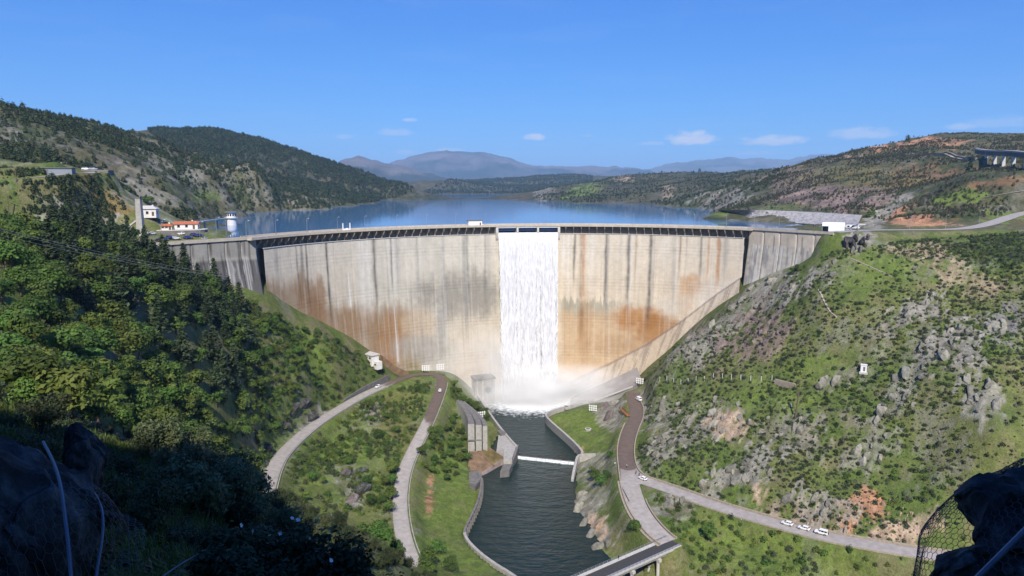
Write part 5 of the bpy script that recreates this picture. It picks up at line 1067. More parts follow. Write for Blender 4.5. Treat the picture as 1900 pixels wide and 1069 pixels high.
# buildings high on the left slope
p = at_y(100, 323, 330); p[2] = float(H(p[0], p[1])); r_ = empty('long_shed', p, .25); tag(r_, 'long low pale shed beside the road high on the left slope', 'shed')
MB().box((0, 0, -1.5), (17, 5, 4.3)).build('wall', plain('shed_blue_grey', (.22, .25, .28), .8), r_); MB().box((-9.6, 0, -1.5), (3.2, 5, 4.0)).build('side_room', plaster, r_); MB().box((0, 0, 2.8), (17.8, 6, .3)).build('roof', roof_grey, r_); MB().box((-3, -2.52, 0), (3.0, .1, 2.4)).build('door', roof_grey, r_)
p = at_y(178, 322, 362); p[2] = float(H(p[0], p[1])); r_ = empty('retaining_platform', p, .1); tag(r_, 'dark walled parking platform past the long shed', 'platform'); MB().box((0, 0, -3.5), (15, 6, 4.2)).build('wall', conc_dark, r_); MB().box((0, 0, .7), (15.4, 6.4, .25)).build('slab', conc, r_)
for k, (x, cl) in enumerate(((-4.5, 'white'), (-1, 'silver'))): car('hatchback_car', cl, (p[0] + x, p[1] + x * .1, p[2] + .97), .1, '%s car parked on the dark walled platform' % cl)
p = at_y(118, 300, 400); p[2] = float(H(p[0], p[1])); r_ = empty('hut', p, .2); tag(r_, 'small pale hut up among the bushes above the long shed', 'hut'); MB().box((0, 0, -1), (4.5, 3.5, 3.6)).build('wall', plaster, r_); MB().box((0, 0, 2.6), (5.1, 4.1, .25)).build('roof', conc_lt, r_); MB().box((0, -1.77, 0), (.9, .08, 1.9)).build('door', door_m, r_)
# concrete flume on the far left slope
A_, B_ = at_y(6, 345, 262), at_y(48, 402, 232); A_[2] = float(H(A_[0], A_[1])) + 1.2; B_[2] = float(H(B_[0], B_[1])) + 1.2
r_ = empty('flume', A_); tag(r_, 'steep concrete flume with white edge running down the left slope', 'flume'); d_ = Vector(B_ - A_)
mb = MB(); mb.bar((0, 0, -.8), tuple(d_ + Vector((0, 0, -.8))), 3.6, 2.2); mb.build('channel_bed', conc_dark, r_)
for s_ in (-1.5, 1.5): sd = Vector((-d_.y, d_.x, 0)).normalized() * s_; mb = MB(); mb.bar(tuple(sd), tuple(d_ + sd), .45, .9); mb.build('side_wall', conc_lt, r_)
# ------------------------------------------------------------------ works at the foot of the dam
def poly_line(pts, step=2.0, it=2): return smooth_line(np.array([at_z(*p) for p in pts]), step, it)
wall_line('pool_wall', poly_line([(862, 697, 11), (876, 715, 8.5), (893, 745, 5.5), (910, 770, 4.6), (926, 792, 4.4), (945, 815, 4.2), (958, 829, 4)]), 1.1, .6, 9, conc, 'long curved concrete wall on the outlet side of the stilling pool', 'wall')
wall_line('pool_wall', poly_line([(1098, 745, 4.6), (1070, 750, 4.4), (1040, 757, 4.2), (1018, 764, 4.2), (1011, 771, 4.2), (1026, 786, 4.2), (1052, 808, 4.2), (1074, 829, 4.2), (1080, 838, 4.2)], 1.5, 2), 1.2, .3, 9, conc, 'curved concrete wall around the green lawn beside the pool', 'wall')
wall_line('weir_wing_wall', poly_line([(1105, 843, 4.5), (1085, 843, 4), (1072, 845, 3.4), (1068, 860, 2.6), (1064, 878, 1.0), (1062, 890, -.5)], 1.0, 1), 1.2, .3, 8, conc, 'stepped concrete wing wall where the weir meets the lawn bank', 'wall')
wall_line('weir_wing_wall', poly_line([(960, 826, 4), (957, 838, 3.4), (952, 850, 2.2), (946, 862, .8)], 1.0, 1), 1.4, .3, 8, conc_dark, 'dark concrete wing wall where the weir meets the chute', 'wall')
quay = poly_line([(888, 876, 3.0), (894, 893, 2.6), (889, 925, 2.3), (878, 950, 2.2), (868, 970, 2.2), (860, 988, 2.2), (867, 1003, 2.2), (886, 1023, 2.2), (915, 1045, 2.2), (955, 1069, 2.2), (990, 1098, 2.2)], 1.5, 2)
qr = empty('quay_wall', quay[0]); tag(qr, 'ribbed dark quay wall along the grass bank of the lower river', 'wall'); ql = quay - quay[0]
nq = int(len(ql) * .56); wall_line('wall_face', ql[:nq], .9, .15, 9, conc_dark, None, None, part=qr); wall_line('coping', ql[nq - 1:], 1.1, .35, 9, conc, None, None, part=qr)
inner = offset_line(ql, -.75) if True else ql
_n = offset_line(ql[:nq], .75); _m = offset_line(ql[:nq], -.75); rib_side = _n if _n[nq // 2][0] > _m[nq // 2][0] else _m
for k in range(2, nq - 1, 2):
    mb = MB(); d_ = ql[k + 1] - ql[k - 1]; mb.box((rib_side[k][0], rib_side[k][1], ql[k][2] - 8.5), (.4, .7, 8.4), math.atan2(d_[1], d_[0])); mb.build('rib', conc_dark, qr)
wall_line('retaining_wall', smooth_line(offset_line(br1[6:], -4.9), 2.0, 1), .9, .1, lambda t: 1.5 + 4.5 * math.sin(math.pi * min(1, .15 + t * .8)), stone, 'pale curved retaining wall holding up the road above the lower river', 'wall')
# bottom outlet chute: three tall blades with curved tops
r_ = empty('outlet_structure', at_z(886, 830, 4)); tag(r_, 'grey outlet structure of three tall concrete blades with curved tops', 'outlet'); o3 = np.array(r_.location)
for i, (ua, ub) in enumerate(((868.5, 880.5), (883, 894), (896, 904.5))):
    a_ = at_y((ua + ub) / 2, 830, 333); wd = (ub - ua) / F * 350; n = 14; V = []; f = []
    for k in range(n):
        t = k / (n - 1); cx = a_[0] + (-30 - i * -1.8 - a_[0]) * (t ** 1.5); cy = 333 + 30 * (t ** .85) - i * .6; zt = 18.6 + 3.2 * t ** 2 - .3 * i; w2 = wd / 2 * (1 - .62 * t)
        zb = 3.0 + 10 * t
        V += [(cx - w2 - o3[0], cy - o3[1], zb - o3[2]), (cx - w2 - o3[0], cy - o3[1], zt - o3[2]), (cx + w2 - o3[0], cy - o3[1], zt - o3[2]), (cx + w2 - o3[0], cy - o3[1], zb - o3[2])]
    f = [(0, 1, 2, 3), (4 * n - 4, 4 * n - 1, 4 * n - 2, 4 * n - 3)] + [(4 * k + j, 4 * k + 4 + j, 4 * k + 4 + (j + 1) % 4, 4 * k + (j + 1) % 4) for k in range(n - 1) for j in range(4)]
    o = from_py('blade', V, f, [conc, conc_dark], r_); 
    for pf in o.data.polygons:
        if abs(pf.normal.z) > .6: pf.material_index = 1
    b2 = bmesh.new(); b2.from_mesh(o.data); bmesh.ops.recalc_face_normals(b2, faces=b2.faces); b2.to_mesh(o.data); b2.free()
mb = MB(); a_ = at_y(868, 832, 334.5) - o3; b_ = at_y(906, 826, 334.5) - o3; mb.bar((a_[0], a_[1] - 2, 10.0 - o3[2]), (b_[0], b_[1] - 2, 10.6 - o3[2]), .5); mb.build('crossbeam', conc_dark, r_)
r_ = empty('chute_apron', at_z(905, 860, 0)); tag(r_, 'wide sloping apron stained rust and ochre below the outlet blades', 'apron'); o3 = np.array(r_.location)
slabs = [[(872, 838, 5.5), (893, 836, 5.5), (915, 862, .5), (888, 880, -.5), (868, 866, 3)], [(893, 836, 5.5), (908, 829, 5.5), (934, 848, 1.5), (915, 862, .5)], [(888, 880, -.5), (915, 862, .5), (934, 848, 1.5), (948, 862, -2.2), (928, 872, -3.0), (896, 892, -3.2)]]
slab_m = [conc_stain, plain('concrete_algae', (.13, .10, .035), .8, var=.5, scale=.4), plain('concrete_wet_pink', (.24, .19, .165), .7, var=.3, scale=.4)]
for sl, m_ in zip(slabs, slab_m):
    P = [at_z(*q) - o3 for q in sl]; mb = MB(); mb.prism([(p_[0], p_[1], p_[2] - 4.0) for p_ in P], 4.0); mb.build('slab', m_, r_)
for (qa, qb) in (((905, 831, 5.6), (936, 851, 1.2)), ((886, 838, 5.6), (917, 864, .4)), ((871, 838, 5.6), (889, 881, -.4))):
    mb = MB(); mb.bar(tuple(at_z(*qa) - o3), tuple(at_z(*qb) - o3), .55, .8); mb.build('rib', conc_stain, r_)
r_ = empty('training_wall', at_z(945, 840, 0)); tag(r_, 'wedge-shaped concrete block between the stained apron and the weir', 'wall'); o3 = np.array(r_.location)
P = [at_z(u, v, 4.2) - o3 for u, v in ((926, 800), (936, 803), (957, 829), (950, 851), (934, 852), (935, 834), (921, 838), (924, 815))]; MB().prism([(p_[0], p_[1], p_[2] - 10) for p_ in P], 10).build('block', conc, r_)
P = [at_z(u, v, 4.2) - o3 for u, v in ((934, 853), (951, 852), (945, 864), (928, 866))]; MB().prism([(p_[0], p_[1], p_[2] - 10) for p_ in P], 7.6).build('toe', conc_dark, r_)
MB().box(tuple(at_z(930, 806, 4.2) - o3), (3.2, 4.5, 1.6), .5).build('chamber', conc_dark, r_)
r_ = empty('landing', at_z(868, 890, 3)); tag(r_, 'dark concrete landing between the grass bank and the apron', 'landing'); o3 = np.array(r_.location); P = [at_z(u, v, 3.4) - o3 for u, v in ((870, 876), (886, 874), (892, 890), (882, 902), (871, 898))]; MB().prism([(p_[0], p_[1], p_[2] - 6) for p_ in P], 6).build('slab', conc_dark, r_); mb = MB(); [mb.bar(tuple(P[k] + [0, 0, 1.0]), tuple(P[(k + 1) % 5] + [0, 0, 1.0]), .08) for k in range(4)]; mb.build('railing', metal, r_)
# outlet works on the dam foot, left of the fall
p = on_dam(893, 718); ph = math.atan2(p[1] - DC[1], p[0] - DC[0]); r_ = empty('valve_house', (p[0], p[1], 0), ph - math.pi / 2); tag(r_, 'low concrete valve house with a round outlet at the foot of the dam', 'valve house')
MB().box((0, -3.2, 0), (13, 9, 16.5)).build('wall', plain('valve_house_concrete', (.25, .215, .175), .9, var=.35, scale=.4), r_); MB().box((0, -3.6, 16.5), (14, 10.2, 1.0)).build('roof', conc_dark, r_)
mb = MB(); cyl(mb, (2.2, -7.4, 9.5), (2.2, -8.3, 9.5), 2.4, 2.4, 20); o = mb.build('outlet_ring', conc_dark, r_); mb = MB(); cyl(mb, (2.2, -8.2, 9.5), (2.2, -8.5, 9.5), 1.7, 1.7, 20); mb.build('outlet_dark_disc', rubber, o)  # solid black disc paints the darkness inside the pipe opening
for x in (-5, -1.4, 5.6): MB().box((x, -7.9, 0), (.9, .9, 16.4)).build('buttress', conc, r_)
# white station by the dam at the left bank
p = on_dam(676, 640); p = p + (np.r_[DC, p[2]] - p) * .035; hz = float(H(p[0], p[1])); r_ = empty('gauging_station', (p[0], p[1], hz - .3), -.75); tag(r_, 'white flat-roofed station clinging to the slope against the dam face', 'station')
MB().box((0, 0, -3), (9.5, 5.0, 6.2)).build('wall', plaster, r_); MB().box((0, 0, 3.2), (10.6, 6.0, .5)).build('roof', conc_lt, r_); windows(r_, [(x, -2.52, 1.4) for x in (-3, 0, 3)], 1.8, .9, 0); MB().box((6.6, .3, -4.5), (3.6, 3.6, 4.6)).build('lower_room', plaster, r_); windows(r_, [(6.6, -1.52, -2)], 1.6, .8, 0)
wall_line('walkway_wall', smooth_line(np.array([(lambda q: q + np.array([q[0] - q[0], 0, 0]))(on_dam(u, v, 3.0)) for u, v in ((708, 660), (722, 672), (738, 683), (756, 690))]), 1.5, 1), 3.5, .2, 5, conc_stain, 'sloping brown walkway climbing along the foot of the dam', 'walkway')
# floodlight racks
def rack(p, rz, label, nx=4, nz=3):
    r_ = empty('floodlight_rack', p, rz); tag(r_, label, 'floodlight rack', 'floodlight racks around the pool')
    for x in (-2.2, 2.2): mb = MB(); mb.bar((x, .1, -1.2), (x, .1, 4.6), .16); mb.build('post', metal, r_)
    for z in range(nz): mb = MB(); mb.bar((-2.5, .1, 1.1 + z * 1.3), (2.5, .1, 1.1 + z * 1.3), .12); mb.build('rail', metal, r_)
    for i in range(nx):
        for z in range(nz): MB().box((-1.9 + i * 3.8 / (nx - 1), -.1, .75 + z * 1.3), (.85, .3, .85)).build('lamp', white, r_)
for (u, v, zz, rz, lb) in [(790, 690, None, .0, 'small white floodlight rack on the hairpin beside the dam'), (817, 688, None, .2, 'white floodlight rack above the hairpin bend'), (893, 778, None, .4, 'white floodlight rack behind the outlet blades'), (1100, 766, None, -.3, 'white floodlight rack on the green lawn'), (1187, 714, None, -.5, 'white floodlight rack at the foot of the rocky right slope')]:
    p = G(u, v, 150, 420); rack(p, rz, lb)
# lawn wells, stair, fence, ruin, pole, cabin
def well(p, r0, label):
    r_ = empty('round_well', p); tag(r_, label, 'well'); mb = MB(); cyl(mb, (0, 0, -.5), (0, 0, .9), r0, r0 * .96, 22); mb.build('ring_wall', conc, r_); mb = MB(); cyl(mb, (0, 0, .9), (0, 0, 1.05), r0 * 1.06, r0 * 1.06, 22); mb.build('rim', conc_lt, r_); mb = MB(); cyl(mb, (0, 0, 1.05), (0, 0, 1.12), r0 * .7, r0 * .7, 18); mb.build('cover', conc_dark, r_)
well(G(1091, 800, 150, 420), 1.7, 'round concrete well on the lawn near the rock'); well(G(1051, 757, 150, 420), 2.0, 'round concrete well on the lawn at the edge of the spray')
p = G(1152, 762, 150, 420); q = G(1166, 776, 150, 420); r_ = empty('steel_stair', (p[0], p[1], p[2] + .4)); tag(r_, 'rusty orange steel stair beside the wet river road', 'stair'); d_ = (q - p); d_[2] = max(d_[2], 3.0)
for s_ in (-.8, .8): mb = MB(); mb.bar((s_, 0, 0), (d_[0] + s_, d_[1], d_[2]), .3); mb.build('stringer', rustm, r_); mb = MB(); mb.bar((s_, 0, 1.2), (d_[0] + s_, d_[1], d_[2] + 1.2), .14); [mb.bar((d_[0] * t + s_, d_[1] * t, d_[2] * t), (d_[0] * t + s_, d_[1] * t, d_[2] * t + 1.2), .1) for t in np.linspace(0, 1, 7)]; mb.build('railing', rustm, r_)
for t in np.linspace(.05, .95, 12): MB().box((d_[0] * t, d_[1] * t, d_[2] * t), (1.6, .5, .12)).build('step', rustm, r_)
fl = smooth_line(np.array([G(u, v, 150, 420) for u, v in ((1224, 713), (1250, 712), (1290, 709), (1330, 705), (1380, 706), (1432, 707))]), 4.6, 1)
r_ = empty('post_fence', fl[0]); tag(r_, 'line of thin white fence posts across the green right slope', 'fence')
for q in fl: zz = float(H(q[0], q[1])); mb = MB(); mb.bar((q[0] - fl[0][0], q[1] - fl[0][1], zz - fl[0][2] - .4), (q[0] - fl[0][0], q[1] - fl[0][1], zz - fl[0][2] + 2.6), .16); mb.build('post', white, r_)
for hgt in (1.0, 2.0): mb = MB(); [mb.bar((a[0] - fl[0][0], a[1] - fl[0][1], float(H(a[0], a[1])) - fl[0][2] + hgt), (b[0] - fl[0][0], b[1] - fl[0][1], float(H(b[0], b[1])) - fl[0][2] + hgt), .03) for a, b in zip(fl[:-1], fl[1:])]; mb.build('wire', metal, r_)
a, b = G(1436, 716, 150, 420), G(1476, 720, 150, 420); r_ = empty('ruined_wall', (a + b) / 2, math.atan2(b[1] - a[1], b[0] - a[0])); tag(r_, 'short ruined stone wall at the end of the fence posts', 'wall'); L_ = np.linalg.norm(b - a)
for k in range(7):
    for j in range(4): MB().box((-L_ / 2 + (k + .5 + .3 * (j % 2)) * L_ / 7.4, 0, -.8 + j * .75), (L_ / 7.6, .8 + .1 * ((k * 3 + j) % 3), .7), .03 * ((k + j) % 3 - 1)).build('stone', stone, r_)
p = G(1475, 777, 150, 420); r_ = empty('utility_pole', p); tag(r_, 'leaning dark wooden pole standing alone on the right slope', 'pole'); mb = MB(); cyl(mb, (0, 0, -1), (1.1, 0, 13.0), .38, .24, 8); mb.build('shaft', wood, r_); mb = MB(); mb.bar((.2, 0, 12.2), (1.9, .3, 12.2), .2); mb.build('crossarm', wood, r_)
p = G(1602, 693, 150, 420); r_ = empty('white_cabin', p, -.5); tag(r_, 'small white instrument cabin alone among the rocks', 'cabin'); MB().box((0, 0, -.6), (2.4, 2.2, 3.2)).build('wall', white, r_); MB().box((0, 0, 2.6), (2.7, 2.5, .15)).build('roof', white, r_); MB().box((.2, -1.12, 0), (.8, .06, 1.9)).build('door', roof_grey, r_); MB().box((0, -.3, -1.3), (3.4, 3.4, .8)).build('plinth', conc_lt, r_)
def path_strip(name, pix, w_, label, mat):
    P = smooth_line(np.array([G(u, v, 150, 420) for u, v in pix]), 1.5, 2); P[:, 2] = H(P[:, 0], P[:, 1]); wall_line(name, P, w_, .22, .5, mat, label, 'gutter')
path_strip('stone_gutter', [(1519, 540), (1528, 560), (1540, 580), (1553, 592)], 1.1, 'pale stone gutter running straight down the upper right slope', stone)
path_strip('stone_gutter', [(1578, 483), (1605, 492), (1635, 505), (1655, 516)], .9, 'pale stone gutter slanting across the grass near the dam end', stone)
ap = [at_z(u, v, z) for u, v, z in ((1182, 683, 22), (1190, 706, 18.6), (1174, 720, 16.6), (1140, 734, 10.5), (1102, 747, 5.2), (1058, 741, 4.0), (1085, 728, 8), (1130, 708, 14.5))]; cen = np.mean(ap, axis=0); r_ = empty('apron_slab', cen); tag(r_, 'smooth grey concrete slab sloping from the dam foot to the wet road', 'slab')
mb = MB(); n_ = len(ap); mb.v = [tuple(q_ - cen + [0, 0, .6]) for q_ in ap] + [(0, 0, .6)] + [tuple(q_ - cen - [0, 0, 6]) for q_ in ap]; mb.f = [[i, (i + 1) % n_, n_] for i in range(n_)] + [[i, n_ + 1 + i, n_ + 1 + (i + 1) % n_, (i + 1) % n_] for i in range(n_)]; mb.m = [0] * len(mb.f); mb.build('slab', plain('slab_grey', (.27, .25, .23), .85, var=.2, scale=.15), r_)
mb = MB(); mb.bar(tuple(ap[2] - cen + [0, 0, .9]), tuple(ap[4] - cen + [0, 0, .9]), .9, .7); mb.build('kerb', conc_lt, r_)
# bridge
A_ = at_z(1247, 1006, 9.9); B_ = at_z(1112, 1069, 9.2); d_ = B_ - A_; d_[2] = 0; d_ /= np.linalg.norm(d_); rz = math.atan2(d_[1], d_[0]); Lb = 74.0
r_ = empty('road_bridge', (A_[0], A_[1], 9.7), rz); tag(r_, 'narrow bridge with a dark deck and pale kerbs crossing the lower river', 'bridge')
MB().box((Lb / 2 - 1, 0, -.55), (Lb, 7.0, .55)).build('deck', conc_lt, r_); MB().box((Lb / 2 - 1, 0, .004), (Lb, 4.6, .03)).build('road_surface', asphalt, r_)
for s_ in (-1, 1):
    MB().box((Lb / 2 - 1, s_ * 3.0, .0), (Lb, 1.2, .25)).build('kerb', conc_lt, r_)
    MB().box((Lb / 2 - 1, s_ * 2.2, -1.9), (Lb - 2, .7, 1.34)).build('girder', conc, r_)
    mb = MB(); [mb.box((Lb / 2 - 1, s_ * 3.45, z), (Lb, .07, .07)) for z in (.7, 1.15)]; [mb.box((x, s_ * 3.45, .2), (.09, .09, 1.0)) for x in np.arange(0, Lb - 1, 1.8)]; mb.build('railing', metal, r_)
for x in (9.5, 22.5, 36, 50):
    MB().box((x, 0, -3.0), (1.3, 6.4, 1.05)).build('pier_cap', conc_lt, r_)
    for s_ in (-1, 1): mb = MB(); cyl(mb, (x, s_ * 2.1, -26), (x, s_ * 2.1, -3.0), .62, .6, 12); mb.build('pier', conc_lt, r_)
q = np.array([A_[0], A_[1], 9.95]) + d_ * 24 + np.array([-d_[1], d_[0], 0]) * -2.9
person(q, rz, shK, trK, 'person in black standing on the bridge kerb')
# viaduct and canal wall high on the right
vp = [at_y(u, v, y) for u, v, y in ((1812, 277, 655), (1830, 279, 630), (1847, 280, 606), (1863, 280, 582), (1882, 281, 556), (1905, 283, 528), (1930, 285, 500))]
r_ = empty('viaduct', vp[0]); tag(r_, 'concrete viaduct with tapered piers high on the right hillside', 'viaduct'); v0 = vp[0]
for a, b in zip(vp[:-1], vp[1:]): mb = MB(); mb.bar(tuple(a - v0), tuple(b - v0), 4.5, 1.2); mb.build('deck_span', conc, r_); mb = MB(); mb.bar(tuple(a - v0 + [0, 2.0, -2.4]), tuple(b - v0 + [0, 2.0, -2.4]), .5, 3.2); mb.build('spandrel_wall', conc_dark, r_)
for q in vp[1:]:
    g_ = float(H(q[0], q[1])); hgt = max(6, q[2] - g_ + 6); mb = MB(); mb.box((q[0] - v0[0], q[1] - v0[1] - .5, q[2] - v0[2] - hgt), (2.8, 9.5, hgt - 1.2), -.5, taper=.55); mb.build('pier', conc_lt, r_)
cw = smooth_line(np.array([at_y(u, v, y) for u, v, y in ((1512, 297, 900), (1560, 295, 860), (1620, 291, 815), (1700, 287, 760), (1760, 282, 705), (1812, 277, 655))]), 8, 2)
cw[:, 2] = np.minimum(cw[:, 2], H(cw[:, 0], cw[:, 1]) + 2.2)
wall_line('canal_wall', cw, 3.0, .3, 3.5, conc_dark, 'long dark canal wall contouring the right hill towards the viaduct', 'wall'); wall_line('canal_footing', offset_line(cw, -3.2) - [0, 0, 1.6], 3.0, .3, 4, stone, 'pale footing below the long canal wall', 'wall')
# rubble bank beside the reservoir
nb, mb_ = 110, 22; T0 = [at_y(u, v, y) for u, v, y in ((1340, 389, 585), (1420, 390, 560), (1500, 393, 535), (1600, 399, 500))]; B0_ = [at_z(u, v, z) for u, v, z in ((1322, 404, 110.3), (1400, 409, 110.4), (1490, 415, 111.0), (1590, 420, 112.5))]
T0 = smooth_line(np.array(T0), 1, 1); B0_ = smooth_line(np.array(B0_), 1, 1); T0 = T0[np.linspace(0, len(T0) - 1, nb).astype(int)]; B0_ = B0_[np.linspace(0, len(B0_) - 1, nb).astype(int)]
V = []; 
for j in range(mb_):
    t = j / (mb_ - 1)
    for i in range(nb): q = B0_[i] * (1 - t) + T0[i] * t; q = q + np.array([0, 0, 1.3 * (random.random() - .3) * math.sin(math.pi * min(1, t * 1.0 + .02))]); V.append(q)
rub = plain('pale_rubble', (.33, .315, .30), .95, var=.45, scale=.5, bump=.8)
o = fast_mesh('rubble_bank', V, grid_faces(nb, mb_), rub); o['label'] = 'long pale rubble bank sloping down beside the reservoir'; o['category'] = 'embankment'
# overhead wires on the left
for i, (a, b) in enumerate((((-40, 414, 120), (452, 512, 262)), ((-40, 418, 120), (446, 516, 262)), ((-40, 427, 120), (430, 513, 258)))):
    A_, B_ = at_y(*a), at_y(*b); n = 30; mb = MB(); qs = []
    for k in range(n + 1): t = k / n; q = A_ * (1 - t) + B_ * t; q[2] -= 5.6 * t * (1 - t); qs.append(q)
    for q0, q1 in zip(qs[:-1], qs[1:]): mb.bar(tuple(q0), tuple(q1), .05, n=3)
    o = mb.build('overhead_wire', metal); tag(o, ('upper', 'middle', 'lowest')[i] + ' of three thin overhead wires sagging above the left forest', 'wire', 'overhead wires above the forest')
for (u, v, y, h_, lb) in ((11, 343, 300, 11, 'slim dark pole beside the concrete flume'), (30, 332, 308, 6.5, 'thin pale pole at the roadside near the long shed')):
    p = at_y(u, v, y); p[2] = float(H(p[0], p[1])); r_ = empty('utility_pole', p); tag(r_, lb, 'pole'); mb = MB(); cyl(mb, (0, 0, -1), (0, 0, h_), .2, .13, 7); mb.build('shaft', wood, r_); mb = MB(); mb.bar((-1, 0, h_ - .5), (1, 0, h_ - .5), .14); mb.build('crossarm', wood, r_)
# ------------------------------------------------------------------ far mountains
def mountain(name, prof_px, y, depth, col, seed, base=90):
    us = np.array([p_[0] for p_ in prof_px]); vs_ = np.array([p_[1] for p_ in prof_px]); n = 260; nd = 60
    u = np.linspace(us[0], us[-1], n); v = np.interp(u, us, vs_); k_ = np.ones(5) / 5; v = np.convolve(np.pad(v, 2, 'edge'), k_, 'valid') + (fbm(u / 26, u * 0 + seed, 5, seed, .62) - .5) * 9 * np.clip((345 - v) / 25, 0, 1)
    top = np.array([at_y(a, b, y) for a, b in zip(u, v)]); V = np.zeros((nd, n, 3)); xs = top[:, 0]; hs = top[:, 2]
    for j in range(nd):
        s_ = j / (nd - 1) * 2 - 1; yy = y + s_ * depth; sh_ = 1 - abs(s_) ** (1.15 if s_ < 0 else 1.6)
        rg = ridged(xs / (depth * .42) + seed, np.full(n, yy / (depth * .55)), 5, seed); env = (1 - abs(s_)) ** .0 * min(1, abs(s_) * 3.0)
        z = base + (hs - base) * np.clip(sh_ + (rg - .62) * .55 * env * (1 - abs(s_) ** 3), 0, 1.0 - .06 * (abs(s_) > .05)); V[j, :, 0] = xs * (1 + s_ * depth / y * .9); V[j, :, 1] = yy; V[j, :, 2] = z
    nn = fbm(V[..., 0] / (depth * .2), V[..., 1] / (depth * .2), 5, seed + 3); hh = np.clip((V[..., 2] - base) / (hs.max() - base), 0, 1); lo = np.array(col[0]); hi = np.array(col[1])
    t = np.clip(hh * .8 + (nn - .48) * 3.0 - .05, 0, 1)[..., None]; C = lo * (1 - t) + hi * t; C = C * (.75 + .5 * fbm(V[..., 0] / (depth * .05), V[..., 1] / (depth * .05), 4, seed + 9))[..., None]
    tag(fast_mesh(name, V.reshape(-1, 3), grid_faces(n, nd), mount_m, smooth=True, col=C.reshape(-1, 3)), kind='structure')
mount_m = vcol_mat('mountain_cover', bump=0, var=.15, scales=(.0015, .006))
mountain('mountain', [(560, 345), (600, 320), (628, 300), (640, 294), (665, 290), (690, 296), (720, 303), (760, 311), (800, 322), (850, 334), (900, 345)], 7500, 1800, ((.03, .04, .03), (.13, .11, .10)), 2)
mountain('mountain', [(640, 345), (700, 318), (735, 298), (780, 285), (820, 279), (850, 281), (900, 283), (940, 291), (980, 304), (1010, 308), (1060, 309), (1110, 307), (1150, 311), (1250, 322), (1340, 335), (1400, 346)], 12500, 3200, ((.025, .036, .03), (.13, .11, .105)), 5)
mountain('mountain', [(1080, 345), (1130, 318), (1160, 313), (1210, 312), (1240, 304), (1290, 297), (1330, 294), (1360, 292), (1400, 294), (1440, 296), (1480, 292), (1520, 286), (1580, 284), (1640, 290), (1750, 310), (1850, 340)], 16500, 4000, ((.03, .042, .04), (.12, .115, .115)), 8)
mountain('mountain', [(500, 344), (620, 332), (760, 334), (900, 331), (1000, 333), (1100, 331), (1200, 330), (1260, 326), (1350, 329), (1450, 333), (1600, 344)], 6600, 900, ((.05, .065, .03), (.10, .10, .055)), 11)
# plain that carries the ground on to the horizon
tag(from_py('far_plain', [(-40000, 5000, 88), (40000, 5000, 88), (40000, 60000, 88), (-40000, 60000, 88)], [(0, 1, 2, 3)], plain('far_plain_cover', (.07, .075, .04), .95, var=.3, scale=.0008)), kind='structure')

# ------------------------------------------------------------------ plants: meshes shared by many individuals
def leaf_faces(P, Nn, size, aspect=1.0, r=None):
    """small leaf-clump quads at points P facing about Nn"""
    n = len(P); r = r or rng; Nn = Nn / (np.linalg.norm(Nn, axis=1)[:, None] + 1e-9); t = r.normal(size=(n, 3)); t -= (t * Nn).sum(1)[:, None] * Nn; t /= np.linalg.norm(t, axis=1)[:, None] + 1e-9; b = np.cross(Nn, t)
    s_ = (size * (.6 + .8 * r.random(n)))[:, None] if np.ndim(size) == 0 else (size * (.6 + .8 * r.random(n)))[:, None]
    V = np.stack([P - t * s_ * aspect, P + b * s_ * .55, P + t * s_ * aspect, P - b * s_ * .55], 1).reshape(-1, 3)
    return V, np.arange(4 * n).reshape(-1, 4)
def rnd_dir(n): v = rng.normal(size=(n, 3)); return v / np.linalg.norm(v, axis=1)[:, None]
def merge_mesh(name, parts):
    """parts: (V, F quads) lists into one mesh datablock"""
    Vs = []; Fs = []; k = 0
    for V, Fq in parts: Vs.append(V); Fs.append(Fq + k); k += len(V)
    V = np.concatenate(Vs); Fq = np.concatenate(Fs); me = bpy.data.meshes.new(name)
    me.vertices.add(len(V)); me.vertices.foreach_set('co', V.astype(np.float32).ravel()); me.loops.add(Fq.size); me.loops.foreach_set('vertex_index', Fq.astype(np.int32).ravel())
    me.polygons.add(len(Fq)); me.polygons.foreach_set('loop_start', np.arange(0, Fq.size, 4, dtype=np.int32)); me.polygons.foreach_set('loop_total', np.full(len(Fq), 4, np.int32)); me.update(calc_edges=True); return me
def limb(p, q, r0, r1, n=6):
    p = np.array(p, float); q = np.array(q, float); d = q - p; d /= np.linalg.norm(d); a = np.cross(d, [0.3, .9, .2]); a /= np.linalg.norm(a); b = np.cross(d, a); V = []
    for e, r_ in ((p, r0), (q, r1)):
        for i in range(n): t = 2 * math.pi * i / n; V.append(e + (a * math.cos(t) + b * math.sin(t)) * r_)
    return np.array(V), np.array([[i, (i + 1) % n, n + (i + 1) % n, n + i] for i in range(n)])
def broadleaf_mesh(h, nl, leaf, lobes, spread):
    tr = [limb((0, 0, -.6), (.1, 0, h * .3), h * .03, h * .022), limb((.1, 0, h * .3), (.0, .2, h * .7), h * .022, h * .008)]
    P = []; Nn = []
    for i in range(lobes):
        a = 2 * math.pi * i / lobes + rng.random() * .9; rr2 = spread * h * (.12 + .22 * rng.random()); c = np.array([math.cos(a) * rr2, math.sin(a) * rr2, h * (.38 + .42 * rng.random())]) if i else np.array([0, 0, h * .74])
        R_ = h * (.14 + .12 * rng.random()); d = rnd_dir(nl // lobes); d[:, 2] = np.where(d[:, 2] < -.5, -d[:, 2], d[:, 2]); q = c + d * R_ * np.array([1.1, 1.1, .85]) * (.72 + .36 * rng.random((len(d), 1))); P.append(q); Nn.append(d + rng.normal(size=d.shape) * .35 + [0, 0, .25]); tr.append(limb((.05, 0, h * .28), tuple(c), h * .014, h * .005, 5))
    return merge_mesh('trunk', tr), merge_mesh('crown', [leaf_faces(np.concatenate(P), np.concatenate(Nn), leaf)])
